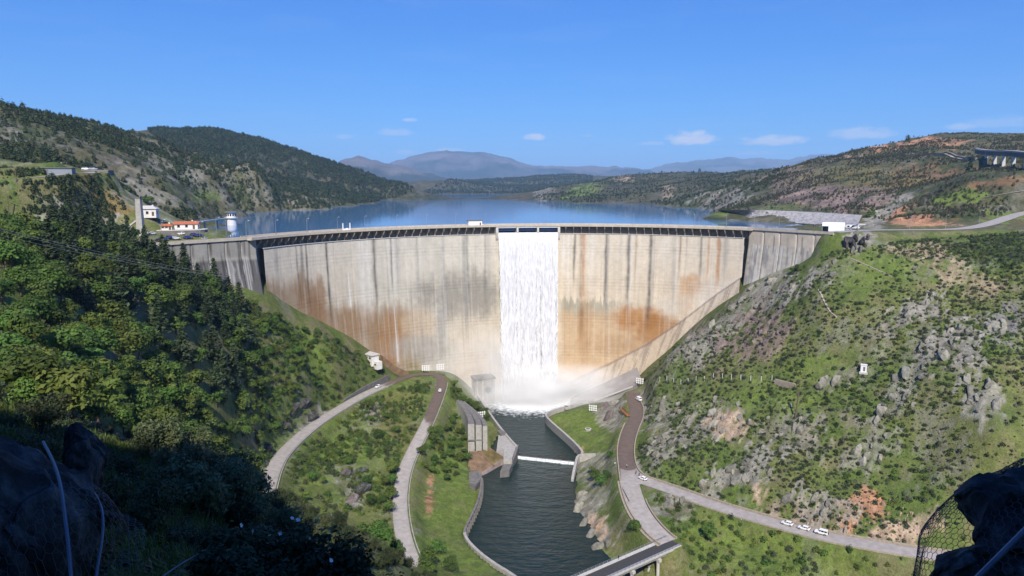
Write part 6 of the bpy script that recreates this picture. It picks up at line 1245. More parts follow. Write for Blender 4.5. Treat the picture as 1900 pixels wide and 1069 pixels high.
def pine_mesh(h, levels, thick):
    tr = [limb((0, 0, -.6), (0, 0, h * .96), h * .017, h * .003, 6)]; P = []; Nn = []; T = []
    for i in range(levels):
        t = i / (levels - 1); z = h * (.14 + .83 * t); L_ = h * thick * (1 - t) ** .8 * (.8 + .35 * rng.random()) + h * .02; nb_ = int(8 - 3 * t)
        for k in range(nb_):
            a = 2 * math.pi * (k + rng.random() * .6) / nb_ + i; dr = np.array([math.cos(a), math.sin(a), .10 + .25 * t]); Lb = L_ * (.7 + .5 * rng.random())
            if t < .75: tr.append(limb((0, 0, z), tuple(np.array([0, 0, z]) + dr * Lb * .8), h * .005, h * .0015, 4))
            m_ = max(3, int(9 * (1 - t * .5))); s_ = (.25 + .8 * rng.random(m_))[:, None]; q = np.array([0, 0, z]) + dr * Lb * s_ + rng.normal(size=(m_, 3)) * h * .014; q[:, 2] -= (s_[:, 0] ** 2) * Lb * .12; P.append(q); nn = rng.normal(size=(m_, 3)) * .45 + [0, 0, 1.0] + dr * .35; Nn.append(nn)
    P = np.concatenate(P); Nn = np.concatenate(Nn); return merge_mesh('trunk', tr), merge_mesh('crown', [leaf_faces(P, Nn, h * .036, 1.25)])
def shrub_mesh(h, w_, n, leaf, stems=True):
    d = rnd_dir(n); d[:, 2] = np.abs(d[:, 2]) * 1.0; lob = 1 + .25 * np.sin(3 * np.arctan2(d[:, 1], d[:, 0]) + rng.random() * 6) + .15 * np.sin(5 * d[:, 2] + rng.random() * 6)
    P = d * np.array([w_ / 2, w_ / 2, h]) * (lob * (.62 + .42 * rng.random(n)))[:, None]; pt = [leaf_faces(P, d + rng.normal(size=d.shape) * .4 + [0, 0, .3], leaf)]
    if stems: pt += [limb((0, 0, -.3), tuple(P[k] * .8), .03 * h, .012 * h, 4) for k in range(0, min(n, 60), 12)]
    return merge_mesh('shrub', pt)
bark = plain('bark_brown', (.10, .075, .055), .95, var=.3, scale=4); bark_p = plain('bark_pale', (.20, .165, .13), .95, var=.3, scale=4)
leaf_pine = foliage('pine_needles', (.032, .052, .022), (.064, .090, .036), .18, .02, .3, .35)
leaf_broad = foliage('broad_leaves', (.055, .10, .018), (.12, .18, .034), .32, .03, .35, .5)
leaf_olive = foliage('olive_leaves', (.05, .065, .028), (.09, .105, .045), .2, .03, .3, .7)
leaf_dark = foliage('scrub_leaves', (.022, .036, .012), (.05, .07, .024), .15, .04, .4, 1.2)
leaf_grey = foliage('grey_scrub_leaves', (.10, .105, .075), (.16, .155, .11), .15, .03, .3, 1.2)
leaf_lime = foliage('bright_scrub_leaves', (.075, .12, .02), (.135, .18, .036), .25, .03, .3, 1.0)
leaf_far = foliage('far_tree_leaves', (.028, .045, .018), (.055, .075, .028), .1, .04, .45, .2)
PROT = {}
def protos(key, gen, n, mt, mc):
    L_ = []
    for i in range(n): tr, cr = gen(i); tr.materials.append(mt); cr.materials.append(mc); L_.append((tr, cr))
    PROT[key] = L_
protos('pine_tree', lambda i: pine_mesh(10.0, 20 + i, .20 + .02 * (i % 3)), 5, bark_p, leaf_pine)
protos('broadleaf_tree', lambda i: broadleaf_mesh(8.0, 1050, .36, 9 + i % 3, .95), 6, bark, leaf_broad)
protos('young_tree', lambda i: broadleaf_mesh(8.0, 800, .36, 8, .8), 4, bark, leaf_lime)
SHR = {}
def shrub_protos(key, mat, n, h, w_, cnt, leaf):
    L_ = []
    for i in range(n): me = shrub_mesh(h * (.8 + .4 * rng.random()), w_, cnt, leaf); me.materials.append(mat); L_.append(me)
    SHR[key] = L_
shrub_protos('dark', leaf_dark, 5, 1.3, 1.9, 170, .19); shrub_protos('grey', leaf_grey, 3, 1.0, 1.7, 150, .17); shrub_protos('lime', leaf_lime, 4, 1.5, 2.2, 200, .21); shrub_protos('olive', leaf_olive, 3, 1.4, 2.0, 180, .2); shrub_protos('green', leaf_broad, 4, 1.7, 2.2, 220, .22)
def plant_tree(kind, x, y, s_, label, group, sx=None):
    z = float(H(x, y)); r_ = empty(kind, (x, y, z - .1), random.random() * 6.28); k = random.randrange(len(PROT[kind])); tr, cr = PROT[kind][k]; w_ = sx or s_ * random.uniform(.85, 1.2); r_.scale = (w_, w_, s_)
    for nm, me in (('trunk', tr), ('crown', cr)): o = bpy.data.objects.new(nm, me); COL.objects.link(o); o.parent = r_
    tag(r_, label, 'tree', group)
    return r_
def plant_shrub(kind, x, y, s_, label, group):
    o = bpy.data.objects.new('shrub', random.choice(SHR[kind])); COL.objects.link(o); o.location = (x, y, float(H(x, y)) - .05); o.rotation_euler = (0, 0, random.random() * 6.28); o.scale = (s_ * random.uniform(.85, 1.25), s_ * random.uniform(.85, 1.25), s_ * random.uniform(.8, 1.1)); tag(o, label, 'shrub', group); return o
def scatter_points(poly, spacing, xr, yr, clear=2.0, dens=None):
    """jittered grid over the ground where it shows inside a pixel polygon and off the roads"""
    xs = np.arange(xr[0], xr[1], spacing); ys = np.arange(yr[0], yr[1], spacing); X, Y = np.meshgrid(xs, ys); X = X.ravel() + rng.uniform(-.48, .48, X.size) * spacing; Y = Y.ravel() + rng.uniform(-.48, .48, Y.size) * spacing
    Z = H(X, Y); u, v = proj(np.stack([X, Y, Z], -1)); m = in_poly(u, v, poly); X, Y, Z = X[m], Y[m], Z[m]; d, _ = road_dist(X, Y); m = d > clear
    an_ = np.arctan2(Y - DC[1], X - DC[0]); m &= ~((np.hypot(X - DC[0], Y - DC[1]) > DR - 11) & (an_ > PHR - .12) & (an_ < PHL + .1) & (Z < 113)); X, Y, Z = X[m], Y[m], Z[m]
    if dens is not None: m = rng.random(len(X)) < dens(X, Y, Z); X, Y, Z = X[m], Y[m], Z[m]
    return np.stack([X, Y, Z], 1)
def rock_at(x, y):
    i = np.clip(((x - GX0) / GS).astype(int), 0, NX - 1); j = np.clip(((y - GY0) / GS).astype(int), 0, NY - 1); return RK[j, i]
def gn_scatter(name, P, scale, protos_, rot=None, tilt=None):
    """what nobody could count: instances on points, one object of kind stuff"""
    me = bpy.data.meshes.new(name); P = np.asarray(P, np.float32); me.vertices.add(len(P)); me.vertices.foreach_set('co', P.ravel())
    a = me.attributes.new('sc', 'FLOAT_VECTOR', 'POINT'); sc = np.asarray(scale, np.float32); sc = np.repeat(sc[:, None], 3, 1) if sc.ndim == 1 else sc; a.data.foreach_set('vector', sc.ravel())
    a = me.attributes.new('rot', 'FLOAT_VECTOR', 'POINT'); ro = np.zeros((len(P), 3), np.float32); ro[:, 2] = rng.random(len(P)) * 6.28 if rot is None else rot
    if tilt is not None: ro[:, :2] = tilt
    a.data.foreach_set('vector', ro.ravel())
    o = bpy.data.objects.new(name, me); COL.objects.link(o); nt = bpy.data.node_groups.new(name, 'GeometryNodeTree'); nt.interface.new_socket('Geometry', in_out='INPUT', socket_type='NodeSocketGeometry'); nt.interface.new_socket('Geometry', in_out='OUTPUT', socket_type='NodeSocketGeometry')
    N = nt.nodes; L = nt.links; gi = N.new('NodeGroupInput'); go = N.new('NodeGroupOutput'); io = N.new('GeometryNodeInstanceOnPoints'); gi2 = N.new('GeometryNodeGeometryToInstance')
    for po in protos_: oi = N.new('GeometryNodeObjectInfo'); oi.inputs['Object'].default_value = po; oi.transform_space = 'ORIGINAL'; L.new(oi.outputs['Geometry'], gi2.inputs[0])
    L.new(gi.outputs[0], io.inputs['Points']); L.new(gi2.outputs[0], io.inputs['Instance']); io.inputs['Pick Instance'].default_value = True
    ra = N.new('FunctionNodeRandomValue'); ra.data_type = 'INT'; ra.inputs['Min'].default_value = 0; ra.inputs['Max'].default_value = max(0, len(protos_) - 1); L.new(ra.outputs[2], io.inputs['Instance Index'])
    for nm, sk in (('sc', 'Scale'), ('rot', 'Rotation')):
        na = N.new('GeometryNodeInputNamedAttribute'); na.data_type = 'FLOAT_VECTOR'; na.inputs['Name'].default_value = nm; L.new(na.outputs['Attribute'], io.inputs[sk])
    L.new(io.outputs[0], go.inputs[0]); md = o.modifiers.new('scatter', 'NODES'); md.node_group = nt; return tag(o, kind='stuff')
def split_scatter(P, s_, kinds, weights, label_f, group, stuff_name, cap=300):
    """the largest in view as individuals, the rest as stuff"""
    app = s_ / np.hypot(P[:, 0], P[:, 1]); order = np.argsort(-app); kk = rng.choice(len(kinds), len(P), p=weights); byk = {i: [] for i in range(len(kinds))}; first_o = {}
    for n_, i in enumerate(order[:cap]):
        k = kinds[kk[i]]; o = plant_shrub(k, P[i, 0], P[i, 1], s_[i], label_f(k), group + ', ' + k); byk[kk[i]].append(o)
    for j, k in enumerate(kinds):
        rest = [i for i in order[cap:] if kk[i] == j]
        if rest and byk[j]:
            pr = {}
            for o in byk[j]: pr.setdefault(o.data.name, o)
            gn_scatter(stuff_name, P[rest], s_[rest], list(pr.values()))
# ------------------------------------------------------------------ the forest on the left
PINE = [(95, 438), (240, 452), (330, 505), (400, 530), (455, 570), (468, 640), (455, 735), (380, 760), (310, 700), (300, 640), (180, 600), (90, 540)]
for p in scatter_points(PINE, 6.2, (-190, -60), (140, 330), 4): 
    u, v = proj(p); lb = 'dark pine on the slope just below the grey abutment wall' if v < 520 else ('dark pine in the middle of the left forest' if v < 620 else 'tall dark pine at the lower edge of the left forest')
    if random.random() < .6: plant_tree('pine_tree', p[0], p[1], random.uniform(.9, 1.7), lb, lb.replace('dark pine', 'pines'))
    else: lb = 'green broadleaf tree growing among the pines'; plant_tree('broadleaf_tree', p[0], p[1], random.uniform(.8, 1.35), lb, 'broadleaf trees among the pines')
BROAD = [(0, 430), (95, 440), (90, 540), (180, 600), (300, 640), (310, 700), (380, 760), (330, 800), (200, 770), (0, 740)]
for p in scatter_points(BROAD, 6.2, (-170, -45), (80, 300), 4):
    u, v = proj(p); lb = 'bright green broadleaf tree in the lower left forest' if v > 600 else 'green broadleaf tree on the slope beneath the flume'
    plant_tree('broadleaf_tree' if random.random() < .8 else 'young_tree', p[0], p[1], random.uniform(.75, 1.25), lb, lb.replace('tree', 'trees'))
EDGE = [(455, 540), (500, 545), (640, 630), (715, 690), (650, 735), (560, 790), (500, 800), (470, 760), (468, 640)]
for p in scatter_points(EDGE, 9.0, (-130, -60), (240, 390), 3):
    plant_tree('young_tree' if random.random() < .55 else 'broadleaf_tree', p[0], p[1], random.uniform(.35, .75), 'small broadleaf tree on the grassy slope between forest and dam', 'small trees between forest and dam')
P = scatter_points(EDGE, 2.4, (-130, -60), (230, 395), 1.5); split_scatter(P, rng.uniform(.7, 1.6, len(P)), ['lime', 'green', 'olive', 'dark'], [.3, .3, .2, .2], lambda k: {'lime': 'bright green', 'green': 'deep green', 'olive': 'olive', 'dark': 'dark'}[k] + ' shrub on the grassy slope between forest and dam', 'shrubs between forest and dam', 'slope_shrubs', 50)
GAP = [(430, 560), (480, 545), (560, 640), (560, 720), (520, 800), (500, 850), (470, 880), (430, 800), (440, 735)]
for p in scatter_points(GAP, 6.0, (-140, -60), (200, 340), 3): plant_tree('broadleaf_tree' if random.random() < .6 else 'young_tree', p[0], p[1], random.uniform(.4, .9), 'leafy tree on the steep bank above the upper road', 'trees above the upper road')
P = scatter_points(GAP, 2.6, (-140, -60), (190, 340), 1.2); split_scatter(P, rng.uniform(.6, 1.5, len(P)), ['lime', 'green', 'olive', 'dark'], [.35, .3, .2, .15], lambda k: {'lime': 'bright green', 'green': 'deep green', 'olive': 'olive', 'dark': 'dark'}[k] + ' shrub on the steep bank above the upper road', 'shrubs above the upper road', 'bank_scrub', 40)
ISLE = [(510, 900), (570, 815), (700, 735), (770, 715), (800, 710), (785, 770), (740, 860), (730, 940), (745, 1010), (700, 1060), (600, 1000), (510, 960)]
for p in scatter_points(ISLE, 9, (-100, -30), (200, 390), 3.0, lambda X, Y, Z: .5 + 0 * X): plant_tree('broadleaf_tree' if random.random() < .7 else 'young_tree', p[0], p[1], random.uniform(.35, .7), 'small bushy tree on the rocky ground between the two roads', 'small trees between the roads')
P = scatter_points(ISLE, 2.3, (-100, -30), (200, 390), 1.2, lambda X, Y, Z: np.clip(.1 + 1.1 * sstep(.4, .6, fbm(X / 14, Y / 14, 3, 261)), 0, 1)); split_scatter(P, rng.uniform(.5, 1.4, len(P)), ['lime', 'green', 'olive', 'dark'], [.42, .28, .22, .08], lambda k: {'lime': 'bright green', 'green': 'deep green', 'olive': 'olive', 'dark': 'dark'}[k] + ' shrub on the rocky ground between the two roads', 'shrubs between the roads', 'roadside_shrubs', 50)
BANK = [(838, 712), (862, 705), (915, 790), (900, 790), (890, 770), (838, 745)]
BANK2 = [(795, 800), (850, 770), (866, 800), (872, 862), (840, 900), (790, 880), (780, 840)]
for pl, nm in ((BANK, 'behind the outlet blades'), (BANK2, 'between the lower road and the outlet')):
    for p in scatter_points(pl, 5.0, (-70, 0), (260, 400), 1.5): plant_tree('broadleaf_tree', p[0], p[1], random.uniform(.35, .72), 'leafy green tree ' + nm, 'trees ' + nm)
    P = scatter_points(pl, 4.6, (-70, 0), (260, 400), 1.0); [plant_shrub(random.choice(['green', 'lime']), p[0], p[1], random.uniform(.7, 1.4), 'green shrub ' + nm, 'shrubs ' + nm) for p in P]
for (u, v, s_) in ((796, 1050, .9), (812, 1030, .8), (790, 1075, 1.0), (835, 1062, .7), (700, 1050, .9), (735, 1045, .8), (676, 1030, .7), (690, 940, .7), (715, 905, .6), (729, 885, .8), (727, 905, .75), (726, 930, .8), (722, 955, .8)): p = G(u, v, 150, 400); plant_tree('broadleaf_tree', p[0], p[1], s_, 'leafy tree beside the lower end of the hairpin road', 'trees at the lower end of the hairpin road')
for (u, v, s_) in ((1176, 985, .6), (1115, 905, .8), (1105, 890, .7), (1127, 895, .7), (1131, 850, .5), (1098, 880, .5), (1180, 990, .5), (1315, 1005, .8), (1195, 1065, .8)): p = G(u, v, 150, 400); plant_tree('broadleaf_tree', p[0], p[1], s_, 'rounded green tree on the river bank below the right road', 'trees on the right river bank')
# ------------------------------------------------------------------ right slope: shrubs and rocks
RIGHT = [(1195, 690), (1262, 625), (1400, 540), (1480, 500), (1560, 462), (1700, 445), (1900, 430), (2000, 430), (2000, 1050), (1720, 1020), (1420, 955), (1215, 895), (1180, 850), (1195, 760)]
def dens_r(X, Y, Z):
    n = fbm(X / 30, Y / 30, 3, 201); u, v = proj(np.stack([X, Y, Z], -1)); br = sstep(.40, .62, n + .12 * sstep(1400, 1800, u)); return np.clip(.12 + .95 * br, 0, 1) * (1 - .55 * rock_at(X, Y))
P = scatter_points(RIGHT, 1.45, (40, 330), (190, 420), 1.3, dens_r)
split_scatter(P, .22 + .95 * rng.random(len(P)) ** 2.2, ['dark', 'olive', 'grey', 'lime'], [.56, .2, .1, .14], lambda k: {'lime': 'bright green', 'olive': 'olive', 'dark': 'dark green', 'grey': 'grey-green'}[k] + ' shrub on the rocky right slope above the river road', 'shrubs on the right slope', 'hillside_scrub', 110)
LOWR = [(1200, 905), (1300, 945), (1500, 1005), (1720, 1040), (1720, 1069), (1260, 1069), (1250, 1000)]
P = scatter_points(LOWR, 2.4, (30, 200), (185, 280), 1.5, lambda X, Y, Z: .6 + 0 * X); split_scatter(P, rng.uniform(.5, 1.3, len(P)), ['lime', 'green', 'olive'], [.45, .25, .3], lambda k: {'lime': 'bright green', 'green': 'deep green', 'olive': 'olive'}[k] + ' shrub on the grassy bank below the river road', 'shrubs below the river road', 'bank_shrubs', 30)
def rock_mesh(n_planes, sc, sub=3, seed=0, rough=0.0):
    bm = bmesh.new(); bmesh.ops.create_icosphere(bm, subdivisions=sub, radius=1.0); V = np.array([v_.co for v_ in bm.verts]); r2 = np.random.default_rng(seed)
    for _ in range(n_planes): n_ = r2.normal(size=3); n_ /= np.linalg.norm(n_); d = r2.uniform(.35, .85) if not rough else r2.uniform(.62, .9); ex = np.maximum(V @ n_ - d, 0); V -= ex[:, None] * n_
    if rough: V += (np.stack([fbm(V[:, 0] * 2.2 + k * 9, V[:, 1] * 2.2 + V[:, 2] * 1.9, 4, 320 + k) for k in range(3)], 1) - .5) * rough * 3.2
    V *= np.array(sc); V += (np.stack([vnoise(V[:, 0] * 3 + k * 9, V[:, 1] * 3 + V[:, 2] * 2.3, 300 + k) for k in range(3)], 1) - .5) * .12 * min(sc)
    for v_, c in zip(bm.verts, V): v_.co = c
    me = bpy.data.meshes.new('rock'); bm.to_mesh(me); bm.free(); return me
def rock_material(name, c1, c2, c3):
    m, nt, N, L, b = new_mat(name); tc = N.new('ShaderNodeTexCoord'); oi = N.new('ShaderNodeObjectInfo'); no = N.new('ShaderNodeTexNoise'); no.inputs['Scale'].default_value = 1.4; no.inputs['Detail'].default_value = 8; no.inputs['Roughness'].default_value = .65; L.new(tc.outputs['Object'], no.inputs['Vector'])
    cr = N.new('ShaderNodeValToRGB'); cr.color_ramp.elements[0].position = .3; cr.color_ramp.elements[0].color = (*c1, 1); cr.color_ramp.elements[1].position = .68; cr.color_ramp.elements[1].color = (*c3, 1); e = cr.color_ramp.elements.new(.5); e.color = (*c2, 1); L.new(no.outputs['Fac'], cr.inputs[0])
    h = N.new('ShaderNodeHueSaturation'); L.new(cr.outputs[0], h.inputs['Color']); r1 = N.new('ShaderNodeMapRange'); r1.inputs['To Min'].default_value = .7; r1.inputs['To Max'].default_value = 1.25; L.new(oi.outputs['Random'], r1.inputs['Value']); L.new(r1.outputs[0], h.inputs['Value']); L.new(h.outputs[0], b.inputs['Base Color']); b.inputs['Roughness'].default_value = .92; b.inputs['Specular IOR Level'].default_value = .2
    bp = N.new('ShaderNodeBump'); bp.inputs['Strength'].default_value = .7; bp.inputs['Distance'].default_value = .15; L.new(no.outputs['Fac'], bp.inputs['Height']); L.new(bp.outputs[0], b.inputs['Normal']); return m
rock_g = rock_material('schist_grey', (.10, .095, .075), (.22, .21, .17), (.34, .325, .27)); rock_p = rock_material('schist_purple', (.07, .055, .055), (.16, .125, .118), (.25, .21, .195)); rock_k = rock_material('rock_dark', (.018, .018, .018), (.05, .048, .045), (.16, .155, .145)); rock_t = rock_material('rock_tan', (.18, .12, .075), (.32, .235, .16), (.42, .33, .25))
RM = {}
for key, mt in (('grey', rock_g), ('purple', rock_p), ('dark', rock_k), ('tan', rock_t)):
    RM[key] = []
    for i in range(4): me = rock_mesh(16, (1.9, .75, .9), 3 if key != 'tan' else 2, 400 + i * 7 + len(key)); me.materials.append(mt); RM[key].append(me)
def put_rock(key, x, y, s_, label, group, up=.25, rz=None, tilt=.45):
    o = bpy.data.objects.new('rock_outcrop', random.choice(RM[key])); COL.objects.link(o); o.location = (x, y, float(H(x, y)) + s_ * up * .3); o.rotation_euler = (random.uniform(-.5, .5), -tilt + random.uniform(-.35, .35), (math.atan2(STR[1], STR[0]) if rz is None else rz) + random.uniform(-.35, .35)); o.scale = (s_ * random.uniform(.7, 1.3), s_ * random.uniform(.7, 1.2), s_ * random.uniform(.7, 1.2)); tag(o, label, 'rock', group); return o
P = scatter_points(RIGHT, 1.7, (40, 330), (190, 420), 1.2, lambda X, Y, Z: np.clip(rock_at(X, Y) * .55 - .24, 0, .4))
s_ = .22 + 1.7 * rng.random(len(P)) ** 3.2; o_ = np.argsort(-s_ / np.hypot(P[:, 0], P[:, 1])); gfirst = []; pfirst = []
uu, vv_ = proj(P)
for i in o_[:110]:
    pu = 1280 < uu[i] < 1480 and vv_[i] < 680; o = put_rock('purple' if pu else 'grey', P[i, 0], P[i, 1], s_[i], 'purple-brown schist outcrop on the slope by the dam end' if pu else 'jagged grey schist outcrop among shrubs on the right slope', 'purple outcrops by the dam' if pu else 'grey outcrops on the right slope'); (pfirst if pu else gfirst).append(o)
rest = o_[110:]; tl = np.stack([rng.uniform(-.5, .5, len(rest)), -.45 + rng.uniform(-.35, .35, len(rest))], 1)
gn_scatter('loose_rocks', P[rest] + [0, 0, .05], s_[rest], gfirst[:6] + pfirst[:2], math.atan2(STR[1], STR[0]) + rng.uniform(-.4, .4, len(rest)), tl)
slab_c = 0
for (k, pu, pv, ru, rv, a_, amt, y0, y1) in PATCH:
    if k not in ('rock', 'purple') or pu < 1200 or y1 > 440 or pv > 960: continue
    for _ in range(int(3 + ru * rv / 700)):
        t_ = random.random() * 6.28; q_ = math.sqrt(random.random()) * .8; du = math.cos(t_) * ru * q_; dv = math.sin(t_) * rv * q_; ca_, sa_ = math.cos(R(a_)), math.sin(R(a_)); p = G(pu + du * ca_ - dv * sa_, pv + du * sa_ + dv * ca_, 150, 430)
        if not (y0 - 20 < p[1] < y1 + 20): continue
        nm = 'broad purple-brown slab bedded in the slope by the dam end' if k == 'purple' else 'broad tilted grey slab bedded in the right slope'; o = put_rock('purple' if k == 'purple' else 'grey', p[0], p[1], random.uniform(1.5, 3.3), nm, nm.replace('slab', 'slabs'), -.3, tilt=.7); slab_c += 1
for (u, v, s_, k) in ((1576, 452, 4.0, 'dark'), (1588, 447, 3.6, 'dark'), (1600, 456, 3.2, 'dark'), (1570, 464, 2.4, 'purple'), (1585, 464, 2.6, 'dark'), (1597, 468, 2.2, 'grey'), (1610, 446, 2.0, 'purple')): p = G(u, v, 200, 420); put_rock(k, p[0], p[1], s_, 'big dark jagged rock beside the right end of the dam', 'dark rocks by the dam end', .8, tilt=-.9)
for (u, v, s_, k, nm) in ((545, 775, 4.2, 'dark', 'dark crag above the road below the forest'), (565, 760, 3.8, 'dark', 'dark crag above the road below the forest'), (580, 780, 3.4, 'dark', 'dark crag above the road below the forest'), (528, 800, 3.2, 'dark', 'dark crag above the road below the forest'), (495, 835, 3.4, 'dark', 'dark crag above the road below the forest'),
                          (640, 885, 3.2, 'purple', 'brown rock on the ground between the two roads'), (665, 880, 3.8, 'dark', 'dark cleft rock between the two roads'), (672, 910, 3.6, 'dark', 'dark cleft rock between the two roads'), (690, 775, 2.6, 'purple', 'brown rock on the ground between the two roads'), (655, 930, 3.0, 'purple', 'brown rock on the ground between the two roads'), (615, 990, 3.0, 'grey', 'flat grey rock near the lower end of the two roads'),
                          (1075, 945, 3.0, 'grey', 'pale rock at the water on the right bank'), (1085, 975, 3.6, 'grey', 'pale rock at the water on the right bank'), (1100, 995, 3.6, 'grey', 'pale rock at the water on the right bank'), (1112, 1020, 3.4, 'grey', 'pale rock at the water on the right bank'), (1112, 975, 2.4, 'tan', 'tan boulder on the right bank'), (1080, 920, 2.4, 'grey', 'pale rock at the water on the right bank'), (1130, 1010, 2.6, 'grey', 'pale rock at the water on the right bank'),
                          (1125, 755, 4.4, 'purple', 'rounded dark knoll of rock beside the lawn'), (1130, 775, 4.2, 'purple', 'rounded dark knoll of rock beside the lawn'), (1140, 750, 3.6, 'grey', 'rounded dark knoll of rock beside the lawn')):
    p = G(u, v, 150, 420); put_rock(k, p[0], p[1], s_, nm, nm + 's')
P = scatter_points([(1400, 925), (1560, 905), (1640, 920), (1760, 985), (1750, 1015), (1600, 1000), (1450, 960)], 1.8, (80, 190), (200, 290), 1.5, lambda X, Y, Z: .5 + 0 * X)
tf = [put_rock('tan', p[0], p[1], random.uniform(.3, .8), 'tan broken rock in the road cutting above the white cars', 'tan rocks in the road cutting') for p in P[:60]]
# ------------------------------------------------------------------ hills round the reservoir: woods and scrub
def far_tree_proto(name, mat, x, y, h, label, cone=False):
    n = 90; d = rnd_dir(n); d[:, 2] = np.abs(d[:, 2]); V = d * np.array([h * .33, h * .33, h * .8]) * (.6 + .4 * rng.random((n, 1))) + [0, 0, h * .15]
    if cone: V[:, :2] *= np.clip(1.15 - V[:, 2:] / h, .1, 1)
    me = merge_mesh('crown', [leaf_faces(V, d + [0, 0, .3], h * .11)]); me.materials.append(mat); o = bpy.data.objects.new(name, me); COL.objects.link(o); o.location = (x, y, float(H(x, y)) - .2); tag(o, label, 'tree'); return o
q = at_y(75, 228, 560); ft = [far_tree_proto('hilltop_tree', leaf_far, *at_y(u, 230, y)[:2], h, lb) for (u, y, h, lb) in ((8, 530, 9, 'dark tree at the top of the left ridge near the frame of rock'), (28, 545, 8, 'tree on the left ridge, second down from the top'), (45, 555, 9, 'tree on the left ridge, third down from the top'), (75, 600, 7, 'tree on the left ridge where it dips'), (95, 620, 8, 'tree on the left ridge beside the dip'))]
def far_pts(poly, n, yr, dens=None):
    """points on the far ground inside a pixel polygon: random directions, spread over distance"""
    us = [p_[0] for p_ in poly]; out = []
    y = np.sqrt(rng.uniform(yr[0] ** 2, yr[1] ** 2, n)); u = rng.uniform(min(us), max(us), n); x = (u - CU) / F * y * 1.0; z = H(x, y); uu, vv_ = proj(np.stack([x, y, z], -1)); m = in_poly(uu, vv_, poly) & (z > 111.5); x, y, z = x[m], y[m], z[m]
    d, _ = road_dist(x, y); m = d > 2; x, y, z = x[m], y[m], z[m]; P = np.stack([x, y, z], 1)
    if dens is not None: P = P[rng.random(len(P)) < dens(P)]
    return P
clump = lambda P, sc, lo, hi, sd: sstep(lo, hi, fbm(P[:, 0] / sc, P[:, 1] / sc, 3, sd))
LH = [(0, 190), (250, 235), (470, 290), (650, 350), (640, 385), (450, 400), (240, 420), (200, 330), (0, 330)]
P = far_pts(LH, 42000, (380, 1050), lambda P: .14 + .86 * clump(P, 55, .40, .58, 211)); gn_scatter('hill_wood', P, .12 + .6 * rng.random(len(P)) ** 1.8, ft)
FHL = [(270, 235), (400, 230), (620, 300), (770, 340), (770, 375), (620, 385), (480, 320), (300, 275)]
P = far_pts(FHL, 24000, (1000, 2200), lambda P: .25 + .75 * clump(P, 160, .35, .5, 215)); gn_scatter('far_wood', P, rng.uniform(.6, 1.3, len(P)), ft)
FL0 = [(0, 318), (200, 322), (235, 385), (240, 430), (90, 435), (0, 420)]
P = far_pts(FL0, 26000, (240, 420), lambda P: .12 + .8 * clump(P, 25, .42, .58, 218)); gn_scatter('slope_scrub', P, .10 + .38 * rng.random(len(P)) ** 2, ft)
leaf_brown = foliage('brown_scrub_leaves', (.05, .05, .025), (.10, .085, .05), .1, .03, .4, .3)
rt = [far_tree_proto('hilltop_tree', leaf_far, *at_y(1685, 250, 1000)[:2], 11, 'lone dark tree on the skyline of the right hill'), far_tree_proto('hilltop_bush', leaf_brown, *at_y(1560, 330, 760)[:2], 4, 'brown bush below the canal wall on the right hill'), far_tree_proto('conifer', leaf_far, *at_y(1802, 300, 600)[:2], 13, 'dark conifer in front of the viaduct', True)]
RH = [(1420, 330), (1520, 290), (1720, 245), (1900, 250), (1950, 330), (1900, 400), (1640, 410), (1330, 395)]
P = far_pts(RH, 46000, (430, 1150), lambda P: .10 + .8 * clump(P, 45, .42, .6, 221)); k = rng.random(len(P)) < .6; gn_scatter('hill_scrub', P[k], .07 + .2 * rng.random(k.sum()) ** 1.5, [rt[0], rt[0]]); gn_scatter('brown_scrub', P[~k], rng.uniform(.3, .8, (~k).sum()), [rt[1], rt[1]])
MH = [(980, 380), (1000, 345), (1130, 320), (1300, 318), (1480, 310), (1420, 370), (1330, 395), (1180, 385)]
P = far_pts(MH, 16000, (700, 2400), lambda P: .15 + .8 * clump(P, 90, .38, .55, 231)); gn_scatter('shore_scrub', P, rng.uniform(.2, .5, len(P)), [rt[0], rt[0]])
IH = [(770, 365), (840, 330), (1000, 325), (1100, 320), (1100, 345), (990, 362)]
P = far_pts(IH, 9000, (2400, 4600)); gn_scatter('far_shore_wood', P, rng.uniform(.6, 1.1, len(P)), [rt[0], rt[0]])
for (u, y, s_) in ((1212, 2080, 12), (1298, 2150, 16), (1228, 2100, 10), (1245, 2100, 10), (1190, 2050, 10), (1287, 2150, 11)): far_tree_proto('hilltop_tree', leaf_far, *at_y(u, 322, y)[:2], s_, 'dark tree on the skyline of the low hill across the reservoir')['group'] = 'skyline trees across the reservoir'
for (u, v, y, s_) in ((1618, 393, 500, 9), (1612, 398, 495, 7)): far_tree_proto('bank_tree', leaf_broad, *at_y(u, v, y)[:2], s_, 'fresh green tree between the rubble bank and the grey rock slope')['group'] = 'green trees by the rubble bank'
for (u, v, s_) in ((1478, 505, .55), (1470, 510, .45), (1262, 628, .7), (1255, 640, .6), (1205, 690, .5)): p = G(u, v, 250, 420); plant_tree('broadleaf_tree', p[0], p[1], s_, 'small leafy tree rooted in the rocks against the right end of the dam', 'small trees along the right dam contact')
for (u, v, s_) in ((300, 425, .55), (285, 428, .6), (276, 430, .6), (310, 424, .45), (292, 420, .5)):
    p = at_z(u, v, 113.5); plant_tree('broadleaf_tree', p[0], p[1], s_, 'leafy tree between the pylon and the lodge terrace', 'trees between pylon and terrace')

